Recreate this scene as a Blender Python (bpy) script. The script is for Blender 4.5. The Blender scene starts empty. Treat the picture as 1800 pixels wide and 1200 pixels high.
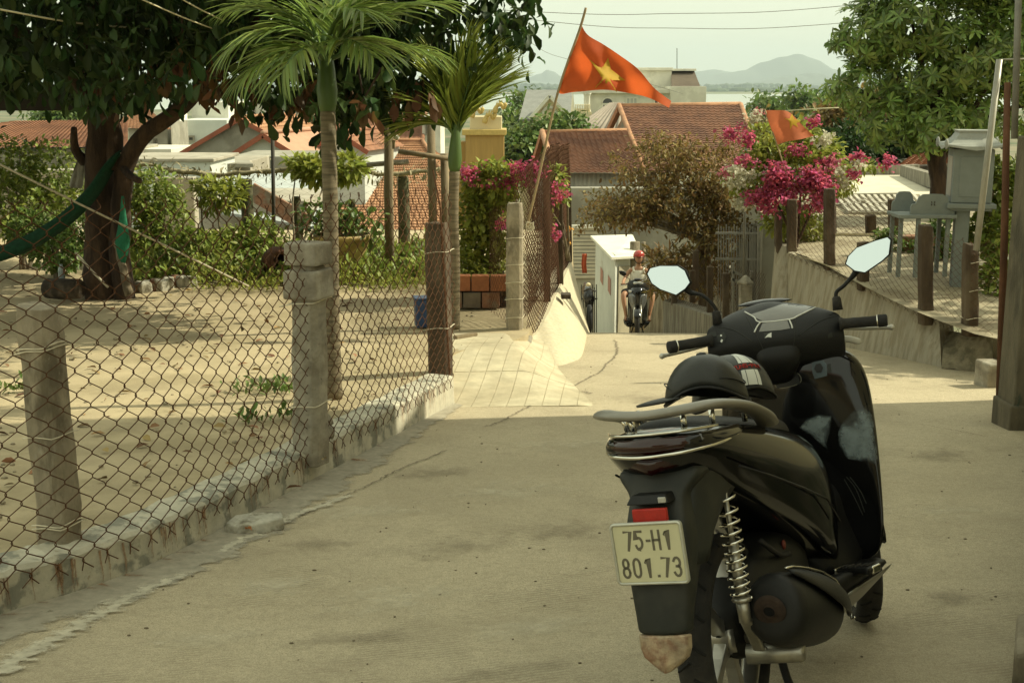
import bpy, math, random
import numpy as np
from mathutils import Vector, Matrix
rnd = random.Random(7)
rng = np.random.default_rng(7)
R = math.radians
S = bpy.context.scene
COL = S.collection
# ------------------------------------------------------------------ camera
FPX = 2250.0; CAM_H = 1.88; PITCH = math.atan(450/FPX)
cam_d = bpy.data.cameras.new('camera'); cam = bpy.data.objects.new('camera', cam_d); COL.objects.link(cam)
cam_d.sensor_width = 36; cam_d.lens = 45.0; cam_d.clip_start = .05; cam_d.clip_end = 30000
cam.location = (0, 0, CAM_H); cam.rotation_euler = (math.pi/2-PITCH, 0, 0)
S.camera = cam
# ------------------------------------------------------------------ light
SUN_EL, SUN_AZ = 40.0, 12.0          # azimuth from +X towards +Y
SUN_STRENGTH, SKY_STRENGTH, EXPOSURE = 3.2, 0.135, 0.90
w = bpy.data.worlds.new('World'); S.world = w; w.use_nodes = True
nt = w.node_tree; nt.nodes.clear()
sky = nt.nodes.new('ShaderNodeTexSky'); sky.sky_type = 'NISHITA'; sky.sun_disc = False
sky.sun_elevation = R(SUN_EL); sky.sun_rotation = R(90-SUN_AZ)
sky.air_density = 1.0; sky.dust_density = 4.0; sky.ozone_density = 1.0; sky.altitude = 10
mx = nt.nodes.new('ShaderNodeMix'); mx.data_type = 'RGBA'; mx.inputs[0].default_value = .86
mx.inputs[7].default_value = (4.30, 4.45, 3.20, 1)      # warm humid overcast haze, even over the whole sky
bg = nt.nodes.new('ShaderNodeBackground'); bg.inputs[1].default_value = SKY_STRENGTH
wo = nt.nodes.new('ShaderNodeOutputWorld')
nt.links.new(sky.outputs[0], mx.inputs[6]); nt.links.new(mx.outputs[2], bg.inputs[0]); nt.links.new(bg.outputs[0], wo.inputs[0])
sun_d = bpy.data.lights.new('sun', 'SUN'); sun_d.energy = SUN_STRENGTH; sun_d.angle = R(.55); sun_d.color = (1.0, .94, .69)
sun = bpy.data.objects.new('sun', sun_d); COL.objects.link(sun)
sdir = Vector((math.cos(R(SUN_EL))*math.cos(R(SUN_AZ)), math.cos(R(SUN_EL))*math.sin(R(SUN_AZ)), math.sin(R(SUN_EL))))
sun.rotation_euler = sdir.to_track_quat('Z', 'Y').to_euler(); sun.location = (20, 5, 25)
vs = S.view_settings; vs.view_transform = 'Standard'; vs.look = 'None'; vs.gamma = 1; vs.exposure = EXPOSURE; vs.use_curve_mapping = False
S.render.engine = 'CYCLES'; S.cycles.max_bounces = 8; S.cycles.transparent_max_bounces = 16
S.cycles.use_denoising = True; S.cycles.volume_bounces = 0; S.cycles.caustics_reflective = False; S.cycles.caustics_refractive = False
# ------------------------------------------------------------------ helpers
_c, _s = math.cos(PITCH), math.sin(PITCH)
def ray(u, v):
    a = 600-v; dy = FPX*_c+a*_s
    return Vector(((u-900)/dy, 1.0, (-FPX*_s+a*_c)/dy))
def at(u, v, y): return Vector((0, 0, CAM_H))+ray(u, v)*y
def smooth(a, b, t):
    t = min(1, max(0, (t-a)/(b-a))); return t*t*(3-2*t)
def zroad(y):
    if y < 4.3: return .15*(4.3-y)
    if y < 13.6: return -.08*(y-4.3)
    return -.744-.2*(min(y, 48)-13.6)
def lerp_tab(tab, t):
    if t <= tab[0][0]: return tab[0][1]
    for (a, b), (c, d) in zip(tab, tab[1:]):
        if t <= c: return b+(d-b)*(t-a)/(c-a)
    return tab[-1][1]
def zyard(y):
    if y < 4.3: return zroad(y)+.14
    return lerp_tab([(4.3, .135), (6.6, -.03), (8.9, -.16), (11.5, -.30), (20, -.33)], y)
def gp(u, v, zf, y0=1.5, y1=60):
    r = ray(u, v); f = lambda y: CAM_H+r.z*y-zf(y)
    y = y0
    while y < y1 and f(y) > 0: y += .05
    lo, hi = y-.05, y
    for _ in range(20):
        m = (lo+hi)/2
        if f(m) > 0: lo = m
        else: hi = m
    return at(u, v, (lo+hi)/2)
OFF = {}
def tag(o, label=None, cat=None, group=None, kind=None):
    if label: o['label'] = label
    if cat: o['category'] = cat
    if group: o['group'] = group
    if kind: o['kind'] = kind
    return o
def thing(name, label, cat, loc=(0, 0, 0), group=None):
    o = bpy.data.objects.new(name, None); COL.objects.link(o); o.location = loc; o.empty_display_size = .1
    OFF[o.name] = Vector(loc); return tag(o, label, cat, group)
class MB:
    def __init__(s): s.v = []; s.f = []; s.mi = []; s.m = 0
    def add(s, vs, fs):
        b = len(s.v); s.v += [tuple(p) for p in vs]; s.f += [tuple(i+b for i in f) for f in fs]; s.mi += [s.m]*len(fs); return s
    def box(s, c, d, rz=0, M=None, taper=1.0):
        x, y, z = d[0]/2, d[1]/2, d[2]/2; t = taper
        P = [(-x, -y, -z), (x, -y, -z), (x, y, -z), (-x, y, -z), (-x*t, -y*t, z), (x*t, -y*t, z), (x*t, y*t, z), (-x*t, y*t, z)]
        if M is None: M = Matrix.Rotation(rz, 3, 'Z')
        c = Vector(c)
        return s.add([c+M@Vector(p) for p in P], [(3, 2, 1, 0), (4, 5, 6, 7), (0, 1, 5, 4), (1, 2, 6, 5), (2, 3, 7, 6), (3, 0, 4, 7)])
    def hexa(s, P):  # 8 corners: 4 bottom (ccw from above), 4 top
        return s.add(P, [(3, 2, 1, 0), (4, 5, 6, 7), (0, 1, 5, 4), (1, 2, 6, 5), (2, 3, 7, 6), (3, 0, 4, 7)])
    def beam(s, a, b, wx, wz, up=(0, 0, 1)):
        a = Vector(a); b = Vector(b); d = (b-a); L = d.length; d.normalize()
        sx = d.cross(Vector(up)); sx = sx.normalized() if sx.length > 1e-5 else Vector((1, 0, 0)); uz = sx.cross(d)
        M = Matrix((sx, d, uz)).transposed(); return s.box((a+b)/2, (wx, L, wz), M=M)
    def tube(s, pts, r, n=8, cap=True, closed=False):
        pts = [Vector(p) for p in pts]; N = len(pts); rs = r if isinstance(r, (list, tuple)) else [r]*N
        V = []; prev = None
        for i, p in enumerate(pts):
            if closed: t = pts[(i+1) % N]-pts[i-1]
            else: t = pts[min(i+1, N-1)]-pts[max(i-1, 0)]
            t.normalize()
            if prev is None:
                a = Vector((0, 0, 1)) if abs(t.z) < .9 else Vector((1, 0, 0)); u = t.cross(a).normalized()
            else: u = (prev-t*prev.dot(t)); u = u.normalized() if u.length > 1e-6 else t.orthogonal().normalized()
            prev = u; w2 = t.cross(u)
            for k in range(n):
                an = 2*math.pi*k/n; V.append(p+(u*math.cos(an)+w2*math.sin(an))*rs[i])
        Fs = []
        for i in range(N if closed else N-1):
            j = (i+1) % N
            for k in range(n): Fs.append((i*n+k, i*n+(k+1) % n, j*n+(k+1) % n, j*n+k))
        if cap and not closed: Fs += [tuple(reversed(range(n))), tuple((N-1)*n+k for k in range(n))]
        return s.add(V, Fs)
    def loft(s, rings, cap=True, closed=True):
        n = len(rings[0]); V = [p for r in rings for p in r]; Fs = []
        for i in range(len(rings)-1):
            for k in range(n if closed else n-1):
                Fs.append((i*n+k, i*n+(k+1) % n, (i+1)*n+(k+1) % n, (i+1)*n+k))
        if cap and closed: Fs += [tuple(reversed(range(n))), tuple((len(rings)-1)*n+k for k in range(n))]
        return s.add(V, Fs)
    def lathe(s, prof, c=(0, 0, 0), M=None, n=24, cap=True):  # prof: (r, h) along local z
        M = M or Matrix.Identity(3); c = Vector(c)
        rings = [[c+M@Vector((r*math.cos(2*math.pi*k/n), r*math.sin(2*math.pi*k/n), h)) for k in range(n)] for r, h in prof]
        return s.loft(rings, cap)
    def ell(s, c, r, n=12, m=8, M=None):
        prof = [(max(1e-4, math.sin(math.pi*i/m)), -math.cos(math.pi*i/m)) for i in range(m+1)]
        M = (M or Matrix.Identity(3))@Matrix.Diagonal(Vector(r)); return s.lathe(prof, c, M, n, cap=False)
    def build(s, name, mat, parent=None, sm=False, bevel=0, mirror=False, sub=0, solid=0, label=None, seg=2, noise=0):
        off = OFF.get(parent.name, Vector((0, 0, 0))) if parent else Vector((0, 0, 0))
        me = bpy.data.meshes.new(name)
        V = [(p[0]-off.x, p[1]-off.y, p[2]-off.z) for p in s.v]
        if noise:
            rr = random.Random(len(V)); V = [(a+rr.uniform(-1, 1)*noise, b+rr.uniform(-1, 1)*noise, c+rr.uniform(-1, 1)*noise) for a, b, c in V]
        me.from_pydata(V, [], s.f)
        mats = mat if isinstance(mat, (list, tuple)) else [mat]
        for m in mats: me.materials.append(m)
        if len(mats) > 1: me.polygons.foreach_set('material_index', s.mi)
        if sm: me.polygons.foreach_set('use_smooth', [True]*len(me.polygons))
        me.update()
        o = bpy.data.objects.new(name, me); COL.objects.link(o)
        if parent: o.parent = parent; OFF[o.name] = off
        if mirror:
            m = o.modifiers.new('mirror', 'MIRROR'); m.use_axis = (True, False, False)
        if sub: m = o.modifiers.new('sub', 'SUBSURF'); m.levels = sub; m.render_levels = sub
        if solid: m = o.modifiers.new('solid', 'SOLIDIFY'); m.thickness = solid; m.offset = 0
        if bevel: m = o.modifiers.new('bevel', 'BEVEL'); m.width = bevel; m.segments = seg; m.limit_method = 'ANGLE'; m.angle_limit = R(35)
        if label: o['label'] = label
        return o
def copy_tree(o, parent=None):
    c = o.copy(); COL.objects.link(c); c.parent = parent
    if parent: OFF[c.name] = OFF.get(parent.name, Vector())
    for ch in list(o.children): copy_tree(ch, c)
    return c
def crom(P, n):  # Catmull-Rom resample of a list of vectors
    P = [Vector(p) for p in P]; out = []
    for i in range(len(P)-1):
        p0 = P[max(i-1, 0)]; p1 = P[i]; p2 = P[i+1]; p3 = P[min(i+2, len(P)-1)]
        for k in range(n):
            t = k/n; out.append(.5*((2*p1)+(p2-p0)*t+(2*p0-5*p1+4*p2-p3)*t*t+(3*p1-p0-3*p2+p3)*t**3))
    out.append(P[-1]); return out
# ------------------------------------------------------------------ materials
MATS = {}
def mat(name, col, rough=.75, var=.12, scale=6, bump=.0, bscale=40, metal=0, spec=.4, col2=None, mixs=3.0, mlo=.45, mhi=.6, col3=None, m3=12, lo3=.58, hi3=.68, coat=0, island=0, trans=0, stretch=None, detail=6, alpha=1):
    if name in MATS: return MATS[name]
    m = bpy.data.materials.new(name); m.use_nodes = True; t = m.node_tree; N = t.nodes; L = t.links
    b = N['Principled BSDF']; b.inputs['Roughness'].default_value = rough; b.inputs['Metallic'].default_value = metal
    b.inputs['Specular IOR Level'].default_value = spec; b.inputs['Coat Weight'].default_value = coat; b.inputs['Coat Roughness'].default_value = .06
    tc = N.new('ShaderNodeTexCoord'); vec = tc.outputs['Object']
    if stretch:
        mp = N.new('ShaderNodeMapping'); mp.inputs['Scale'].default_value = stretch; L.new(vec, mp.inputs[0]); vec = mp.outputs[0]
    def noise(sc, det=detail, ro=.6):
        n = N.new('ShaderNodeTexNoise'); n.inputs['Scale'].default_value = sc; n.inputs['Detail'].default_value = det; n.inputs['Roughness'].default_value = ro
        L.new(vec, n.inputs['Vector']); return n.outputs[0]
    def ramp(x, lo, hi):
        r = N.new('ShaderNodeMapRange'); r.inputs[1].default_value = lo; r.inputs[2].default_value = hi; r.interpolation_type = 'SMOOTHSTEP'; L.new(x, r.inputs[0]); return r.outputs[0]
    def mixc(f, a, bb):
        x = N.new('ShaderNodeMix'); x.data_type = 'RGBA'
        if f is not None: L.new(f, x.inputs[0])
        for i, cc in ((6, a), (7, bb)):
            if isinstance(cc, tuple): x.inputs[i].default_value = (*cc[:3], 1)
            else: L.new(cc, x.inputs[i])
        return x.outputs[2]
    c = tuple(col)
    if col2: c = mixc(ramp(noise(mixs), mlo, mhi), c, tuple(col2))
    if col3: c = mixc(ramp(noise(m3, 8, .7), lo3, hi3), c, tuple(col3))
    if var:
        hv = N.new('ShaderNodeHueSaturation'); r = N.new('ShaderNodeMapRange'); r.inputs[1].default_value = .25; r.inputs[2].default_value = .75
        r.inputs[3].default_value = 1-var*1.6; r.inputs[4].default_value = 1+var*1.6
        L.new(noise(scale, 8, .65), r.inputs[0]); L.new(r.outputs[0], hv.inputs['Value'])
        if isinstance(c, tuple): hv.inputs['Color'].default_value = (*c[:3], 1)
        else: L.new(c, hv.inputs['Color'])
        c = hv.outputs[0]
    if island:
        g = N.new('ShaderNodeNewGeometry'); hv = N.new('ShaderNodeHueSaturation'); r = N.new('ShaderNodeMapRange')
        r.inputs[3].default_value = 1-island; r.inputs[4].default_value = 1+island; L.new(g.outputs['Random Per Island'], r.inputs[0]); L.new(r.outputs[0], hv.inputs['Value'])
        r2 = N.new('ShaderNodeMapRange'); r2.inputs[3].default_value = .5+.05*island; r2.inputs[4].default_value = .5-.05*island
        wn = N.new('ShaderNodeTexWhiteNoise'); wn.noise_dimensions = '1D'; L.new(g.outputs['Random Per Island'], wn.inputs['W']); L.new(wn.outputs[0], r2.inputs[0]); L.new(r2.outputs[0], hv.inputs['Hue'])
        if isinstance(c, tuple): hv.inputs['Color'].default_value = (*c[:3], 1)
        else: L.new(c, hv.inputs['Color'])
        c = hv.outputs[0]
    if isinstance(c, tuple): b.inputs['Base Color'].default_value = (*c[:3], 1)
    else: L.new(c, b.inputs['Base Color'])
    if bump:
        bp = N.new('ShaderNodeBump'); bp.inputs['Strength'].default_value = bump; bp.inputs['Distance'].default_value = .02
        L.new(noise(bscale, 10, .7), bp.inputs['Height']); L.new(bp.outputs[0], b.inputs['Normal'])
    if trans:
        tr = N.new('ShaderNodeBsdfTranslucent'); ad = N.new('ShaderNodeMixShader'); ad.inputs[0].default_value = trans
        if isinstance(c, tuple): tr.inputs[0].default_value = (*c[:3], 1)
        else: L.new(c, tr.inputs[0])
        L.new(b.outputs[0], ad.inputs[1]); L.new(tr.outputs[0], ad.inputs[2]); L.new(ad.outputs[0], N['Material Output'].inputs[0])
    if alpha < 1: b.inputs['Alpha'].default_value = alpha
    MATS[name] = m; return m
def decal_mat(name, col, rough=.9, lo=.35, hi=.6, scale=30, amt=1.0, stretch=None, amp=2.6):
    m = mat(name, col, rough, .2, 20, stretch=stretch); N = m.node_tree.nodes; L = m.node_tree.links; b = N['Principled BSDF']
    a = N.new('ShaderNodeAttribute'); a.attribute_name = 'fade'; n = N.new('ShaderNodeTexNoise'); n.inputs['Scale'].default_value = scale; n.inputs['Detail'].default_value = 8; n.inputs['Roughness'].default_value = .7
    tc = N.new('ShaderNodeTexCoord'); L.new(tc.outputs['Object'], n.inputs['Vector'])
    ma = N.new('ShaderNodeMath'); ma.operation = 'MULTIPLY_ADD'; L.new(n.outputs[0], ma.inputs[0]); ma.inputs[1].default_value = amp; ma.inputs[2].default_value = -amp/2
    ad = N.new('ShaderNodeMath'); ad.operation = 'ADD'; L.new(ma.outputs[0], ad.inputs[0]); L.new(a.outputs['Fac'], ad.inputs[1])
    r = N.new('ShaderNodeMapRange'); r.interpolation_type = 'SMOOTHSTEP'; r.inputs[1].default_value = lo; r.inputs[2].default_value = hi; r.inputs[4].default_value = amt; L.new(ad.outputs[0], r.inputs[0]); L.new(r.outputs[0], b.inputs['Alpha']); return m
def set_fade(o, vals):
    at_ = o.data.attributes.new('fade', 'FLOAT', 'POINT'); at_.data.foreach_set('value', list(vals)); return o
# ------------------------------------------------------------------ foliage
def leaf_mesh(name, P, D, size, mat_, parent=None, width=.45, fold=.25, droop=.2, up=None, st=((0, .0), (.35, .8), (.7, .9), (1, 0)), label=None, rot=True):
    """one mesh of many folded leaves: P bases (N,3), D directions (N,3), size (N,)"""
    P = np.asarray(P, float); D = np.asarray(D, float); D = D/np.linalg.norm(D, axis=1)[:, None]; N = len(P); size = np.broadcast_to(size, (N,))
    A = np.tile(np.array([0, 0, 1.0]), (N, 1)) if up is None else np.asarray(up, float)
    A = A+rng.normal(0, .35, (N, 3)) if rot else A
    X = np.cross(D, A); n_ = np.linalg.norm(X, axis=1)[:, None]; X = X/np.maximum(n_, 1e-6); Z = np.cross(X, D)
    V = []; k = len(st)
    for (t, w_) in st:
        cpt = P+D*(size*t)[:, None]-Z*(droop*size*t*t)[:, None]
        hw = (size*width*.5*w_)[:, None]
        V.append(cpt-X*hw+Z*hw*fold*2); V.append(cpt); V.append(cpt+X*hw+Z*hw*fold*2)
    V = np.stack(V, 1).reshape(-1, 3); per = 3*k
    base = (np.arange(N)*per)[:, None]; fs = []
    for i in range(k-1):
        a = 3*i
        fs.append(base+np.array([[a, a+1, a+4, a+3]])); fs.append(base+np.array([[a+1, a+2, a+5, a+4]]))
    Fq = np.stack(fs, 1).reshape(-1, 4)
    off = OFF.get(parent.name, Vector()) if parent else Vector()
    V = V-np.array(off)
    me = bpy.data.meshes.new(name); me.vertices.add(len(V)); me.vertices.foreach_set('co', V.ravel())
    me.loops.add(Fq.size); me.loops.foreach_set('vertex_index', Fq.ravel().astype(np.int32))
    me.polygons.add(len(Fq)); me.polygons.foreach_set('loop_start', np.arange(0, Fq.size, 4, dtype=np.int32)); 
    me.update(calc_edges=True); me.validate(); me.polygons.foreach_set('use_smooth', [True]*len(me.polygons)); me.materials.append(mat_)
    o = bpy.data.objects.new(name, me); COL.objects.link(o)
    if parent: o.parent = parent; OFF[o.name] = off
    if label: o['label'] = label
    return o
def blob_points(blobs, n, shell=.55):
    """points+outward dirs spread through ellipsoids ((c),(r)); denser near the skin"""
    vol = np.array([b[1][0]*b[1][1]*b[1][2] for b in blobs])**.7; idx = rng.choice(len(blobs), n, p=vol/vol.sum())
    C = np.array([b[0] for b in blobs])[idx]; Rr = np.array([b[1] for b in blobs])[idx]
    d = rng.normal(0, 1, (n, 3)); d /= np.linalg.norm(d, axis=1)[:, None]
    rad = shell+(1.05-shell)*rng.random(n)**.8
    return C+d*Rr*rad[:, None], d
def clumped(blobs, nclump, per, spread, shell=.5):
    C, d = blob_points(blobs, nclump, shell); P = np.repeat(C, per, 0)+rng.normal(0, spread, (nclump*per, 3)); D = np.repeat(d, per, 0)+rng.normal(0, .7, (nclump*per, 3))
    return P, D
# ================================================================== GROUND
def road_material():
    m = bpy.data.materials.new('ribbed_concrete'); m.use_nodes = True; N = m.node_tree.nodes; L = m.node_tree.links; b = N['Principled BSDF']
    tc = N.new('ShaderNodeTexCoord')
    def noise(sc, det=8, ro=.6, st=None):
        n = N.new('ShaderNodeTexNoise'); n.inputs['Scale'].default_value = sc; n.inputs['Detail'].default_value = det; n.inputs['Roughness'].default_value = ro
        v = tc.outputs['Object']
        if st:
            mp = N.new('ShaderNodeMapping'); mp.inputs['Scale'].default_value = st; mp.inputs['Rotation'].default_value = (0, 0, R(24)); L.new(v, mp.inputs[0]); v = mp.outputs[0]
        L.new(v, n.inputs['Vector']); return n.outputs[0]
    def rng_(x, a, b_, c=0, d=1):
        r = N.new('ShaderNodeMapRange'); r.interpolation_type = 'SMOOTHSTEP'
        for i, q in enumerate((a, b_, c, d)): r.inputs[i+1].default_value = q
        L.new(x, r.inputs[0]); return r.outputs[0]
    def mix(f, a, c):
        x = N.new('ShaderNodeMix'); x.data_type = 'RGBA'; L.new(f, x.inputs[0])
        for i, q in ((6, a), (7, c)):
            if isinstance(q, tuple): x.inputs[i].default_value = (*q, 1)
            else: L.new(q, x.inputs[i])
        return x.outputs[2]
    def mul(a, b_):
        x = N.new('ShaderNodeMath'); x.operation = 'MULTIPLY'; L.new(a, x.inputs[0])
        if isinstance(b_, float): x.inputs[1].default_value = b_
        else: L.new(b_, x.inputs[1])
        return x.outputs[0]
    c = mix(rng_(noise(1.1), .38, .66), (.55, .470, .320), (.44, .372, .250))
    c = mix(mul(rng_(noise(3.2, 10, .7, (1, 2.2, 1)), .5, .75), .65), c, (.36, .293, .19))
    c = mix(mul(rng_(noise(5.5, 10, .7, (.7, 2.6, 1)), .6, .78), .6), c, (.62, .56, .41))
    c = mix(mul(rng_(noise(170, 3, .8), .45, .60), .7), c, (.24, .20, .13))
    c = mix(mul(rng_(noise(420, 2, .8), .52, .64), .6), c, (.70, .64, .49))
    c = mix(mul(rng_(noise(34, 5, .75), .40, .72), .5), c, (.30, .25, .17))
    RIB = []
    L.new(c, b.inputs['Base Color']); b.inputs['Roughness'].default_value = .85; b.inputs['Specular IOR Level'].default_value = .25
    wv = N.new('ShaderNodeTexWave'); wv.inputs['Scale'].default_value = 13; wv.inputs['Distortion'].default_value = 1.2; wv.inputs['Detail'].default_value = 2
    mp = N.new('ShaderNodeMapping'); mp.inputs['Rotation'].default_value = (0, 0, R(70)); L.new(tc.outputs['Object'], mp.inputs[0]); L.new(mp.outputs[0], wv.inputs[0])
    wm = mul(wv.outputs[1], rng_(noise(1.7, 4), .46, .62))
    c2 = mix(mul(rng_(wm, .55, .95), .45), c, (.27, .225, .15)); L.new(c2, b.inputs['Base Color'])
    ad = N.new('ShaderNodeMath'); ad.operation = 'ADD'; L.new(mul(wm, .5), ad.inputs[0]); L.new(mul(noise(120, 6, .75), .8), ad.inputs[1])
    bp = N.new('ShaderNodeBump'); bp.inputs['Strength'].default_value = .8; bp.inputs['Distance'].default_value = .010; L.new(ad.outputs[0], bp.inputs['Height']); L.new(bp.outputs[0], b.inputs['Normal'])
    return m
M_ROAD = road_material()
def sheet(name, xs, ys, zf, m, parent=None, kind='structure', sm=True):
    mb = MB(); V = [(x, y, zf(x, y)) for y in ys for x in xs]; n = len(xs)
    mb.add(V, [(j*n+i, j*n+i+1, (j+1)*n+i+1, (j+1)*n+i) for j in range(len(ys)-1) for i in range(n-1)])
    o = mb.build(name, m, parent, sm)
    if kind: o['kind'] = kind
    return o
def frange(a, b, n): return [a+(b-a)*i/(n-1) for i in range(n)]
def zr_bumpy(x, y): return zroad(y)+.006*math.sin(x*2.1+y*.7)*math.sin(y*1.3)-.002
road = sheet('road', frange(-3.2, 5.2, 64), sorted(frange(-8, 1.9, 20)+frange(2, 14.4, 150)+frange(15, 48, 40)), zr_bumpy, M_ROAD)
M_SEAM = decal_mat('seam_cement', (.54, .50, .385), .9, .2, .85, 30, .75); M_CRACK = decal_mat('crack_dark', (.15, .125, .085), .9, .35, .9, 45, .6); M_RUST = decal_mat('rust_stain', (.25, .11, .035), .95, .25, .8, 45, .65, None, 1.1)
M_GUT = decal_mat('gutter_concrete', (.37, .34, .265), .9, .2, .6, 9, .7); M_PATCH = decal_mat('pale_dust', (.62, .565, .42), .95, .1, 1.3, 7, .5); M_STAIN = decal_mat('oil_stain', (.25, .21, .145), .85, .1, 1.3, 6, .40)
def strip(name, px, w, m, parent, lift=.006, jit=.3, zf=zroad):
    P = crom([gp(u, v, zf) for u, v in px], 16); mb = MB(); V = []; fd = []; rr = random.Random(len(P)); n_ = len(P)
    for i, p in enumerate(P):
        t = (P[min(i+1, n_-1)]-P[max(i-1, 0)]); n = Vector((t.y, -t.x, 0)).normalized(); ww = w[0]+(w[1]-w[0])*i/(n_-1); sh = rr.uniform(-1, 1)*(ww*.25 if w[0] > .03 else .009)
        for k, f in ((-1, 0), (0, 1), (1, 0)):
            q = p+n*(ww*k*(.9+rr.uniform(-jit, jit))+sh); V.append((q.x, q.y, zr_bumpy(q.x, q.y)+lift)); fd.append(f*min(1, .3+min(i, n_-1-i)*.2))
    mb.add(V, [(3*i+k, 3*i+k+1, 3*i+k+4, 3*i+k+3) for i in range(n_-1) for k in (0, 1)]); return set_fade(mb.build(name, m, parent), fd)
def patch(name, u, v, rx, ry, m, parent, lift, zf=zroad, rot=0):
    c = gp(u, v, zf); mb = MB(); V = []; fd = []; n = 18; rr = random.Random(int(u+v)); rs = [1+rr.uniform(-.25, .25) for _ in range(n)]
    for k in range(6):
        for i in range(n): a = 2*math.pi*i/n; x = rx*math.cos(a)*k/5*rs[i]; y = ry*math.sin(a)*k/5*rs[i]; x, y = x*math.cos(rot)-y*math.sin(rot), x*math.sin(rot)+y*math.cos(rot); V.append((c.x+x, c.y+y, zr_bumpy(c.x+x, c.y+y)+lift)); fd.append(1-k/5)
    mb.add(V, [(k*n+i, k*n+(i+1) % n, (k+1)*n+(i+1) % n, (k+1)*n+i) for k in range(5) for i in range(n)]); return set_fade(mb.build(name, m, parent), fd)
strip('cement_seam', [(-120, 1240), (0, 1182), (110, 1118), (215, 1060), (335, 1005)], (.10, .06), M_SEAM, road, .009)
strip('cement_seam', [(380, 975), (450, 940), (530, 905), (620, 872)], (.06, .05), M_SEAM, road, .009)
strip('road_crack', [(335, 1003), (390, 970), (450, 942), (505, 921), (560, 892), (640, 858), (700, 826), (790, 790)], (.012, .02), M_CRACK, road, .0065, .3)
strip('road_crack', [(850, 752), (880, 742), (905, 728), (935, 712), (960, 703), (985, 694), (1002, 684), (1040, 662), (1055, 655), (1066, 640), (1080, 628), (1085, 615), (1080, 597)], (.02, .028), M_CRACK, road, .0065, .3)
strip('road_crack', [(1560, 742), (1620, 748), (1690, 760), (1740, 770)], (.006, .008), M_CRACK, road, .0065, .2)
strip('road_crack', [(1010, 690), (1025, 688), (1040, 692)], (.03, .04), M_CRACK, road, .0068, .3)
for u, v, rx_, ry_, m_ in ((470, 1030, .35, .2, M_PATCH), (640, 900, .4, .25, M_PATCH), (900, 860, .5, .3, M_PATCH), (700, 1050, .45, .25, M_PATCH), (350, 1120, .3, .15, M_PATCH), (1000, 780, .6, .25, M_PATCH), (1650, 900, .3, .25, M_PATCH), (950, 1100, .35, .2, M_PATCH), (560, 960, .3, .16, M_STAIN), (800, 960, .45, .22, M_STAIN), (620, 1120, .3, .15, M_STAIN), (1660, 800, .35, .25, M_STAIN), (1000, 930, .4, .2, M_STAIN), (880, 1180, .3, .12, M_STAIN), (1690, 1050, .22, .2, M_STAIN), (760, 830, .35, .2, M_STAIN), (1350, 1160, .35, .22, M_STAIN), (1250, 640, .5, .35, M_PATCH), (1150, 700, .5, .3, M_STAIN)):
    patch('road_stain', u, v, rx_, ry_, m_, road, .0032 if m_ is M_PATCH else .0052, rot=.35)
# ---------------- curb under the left fence
CURB_PX = [(-420, 1290), (-160, 1160), (0, 1087), (130, 1045), (260, 997), (400, 928), (567, 837), (700, 765), (800, 712)]
CF = crom([gp(u, v, zroad) for u, v in CURB_PX], 6)
def curb_h(y): return lerp_tab([(3, .15), (4.3, .16), (6.6, .175), (8.9, .22)], y)
def nrm(i, P):
    t = P[min(i+1, len(P)-1)]-P[max(i-1, 0)]; return Vector((-t.y, t.x, 0)).normalized()
M_CURB = mat('curb_paint', (.47, .44, .345), .9, .16, 12, .3, 50, col2=(.23, .225, .18), mixs=7, mlo=.5, mhi=.6, col3=(.30, .25, .16), m3=20, lo3=.6, hi3=.72)
mb = MB(); rings = []
for i, p in enumerate(CF):
    n = nrm(i, CF); h = curb_h(p.y); q = p+n*.19; zt = zroad(p.y)+h; j = .006*math.sin(i*2.3)
    rings.append([(p.x, p.y, zroad(p.y)-.1), (p.x+n.x*.012, p.y+n.y*.012, zt-.015+j), (p.x+n.x*.03, p.y+n.y*.03, zt+j), (q.x, q.y, zt+.006+j), (q.x, q.y, zt-.3)])
mb.loft(rings)
curb = thing('low_wall', 'low painted concrete curb wall under the near left wire fence', 'wall', tuple(CF[-1]))
mb.build('curb', M_CURB, curb)
rr = random.Random(3)
for k in range(64):
    i = rr.randrange(10, len(CF)-2); t = rr.random(); p = CF[i].lerp(CF[i+1], t); n = nrm(i, CF); tg = Vector((n.y, -n.x, 0))
    h = curb_h(p.y); z0 = zroad(p.y); wd = rr.uniform(.004, .009); top = z0+h-.012-rr.uniform(0, .015); bot = z0+rr.uniform(.0, .05) if rr.random() < .5 else z0+.004
    wd *= 1.7; mb = MB(); V = []; fd = []
    for q in range(5):
        tt = q/4; o_ = (p-n*.0035).lerp(p+n*.006, tt); z_ = bot+(top-bot)*tt; dx = wd*.25*math.sin(q*1.7+k)
        for e, f in ((-1, 0), (0, 1), (1, 0)): V.append((o_.x+tg.x*(wd*e+dx), o_.y+tg.y*(wd*e+dx), z_)); fd.append(f*(.45+.5*tt))
    mb.add(V, [(3*i+e, 3*i+e+1, 3*i+e+4, 3*i+e+3) for i in range(4) for e in (0, 1)]); set_fade(mb.build('rust_streak', M_RUST, curb), fd)
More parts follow.
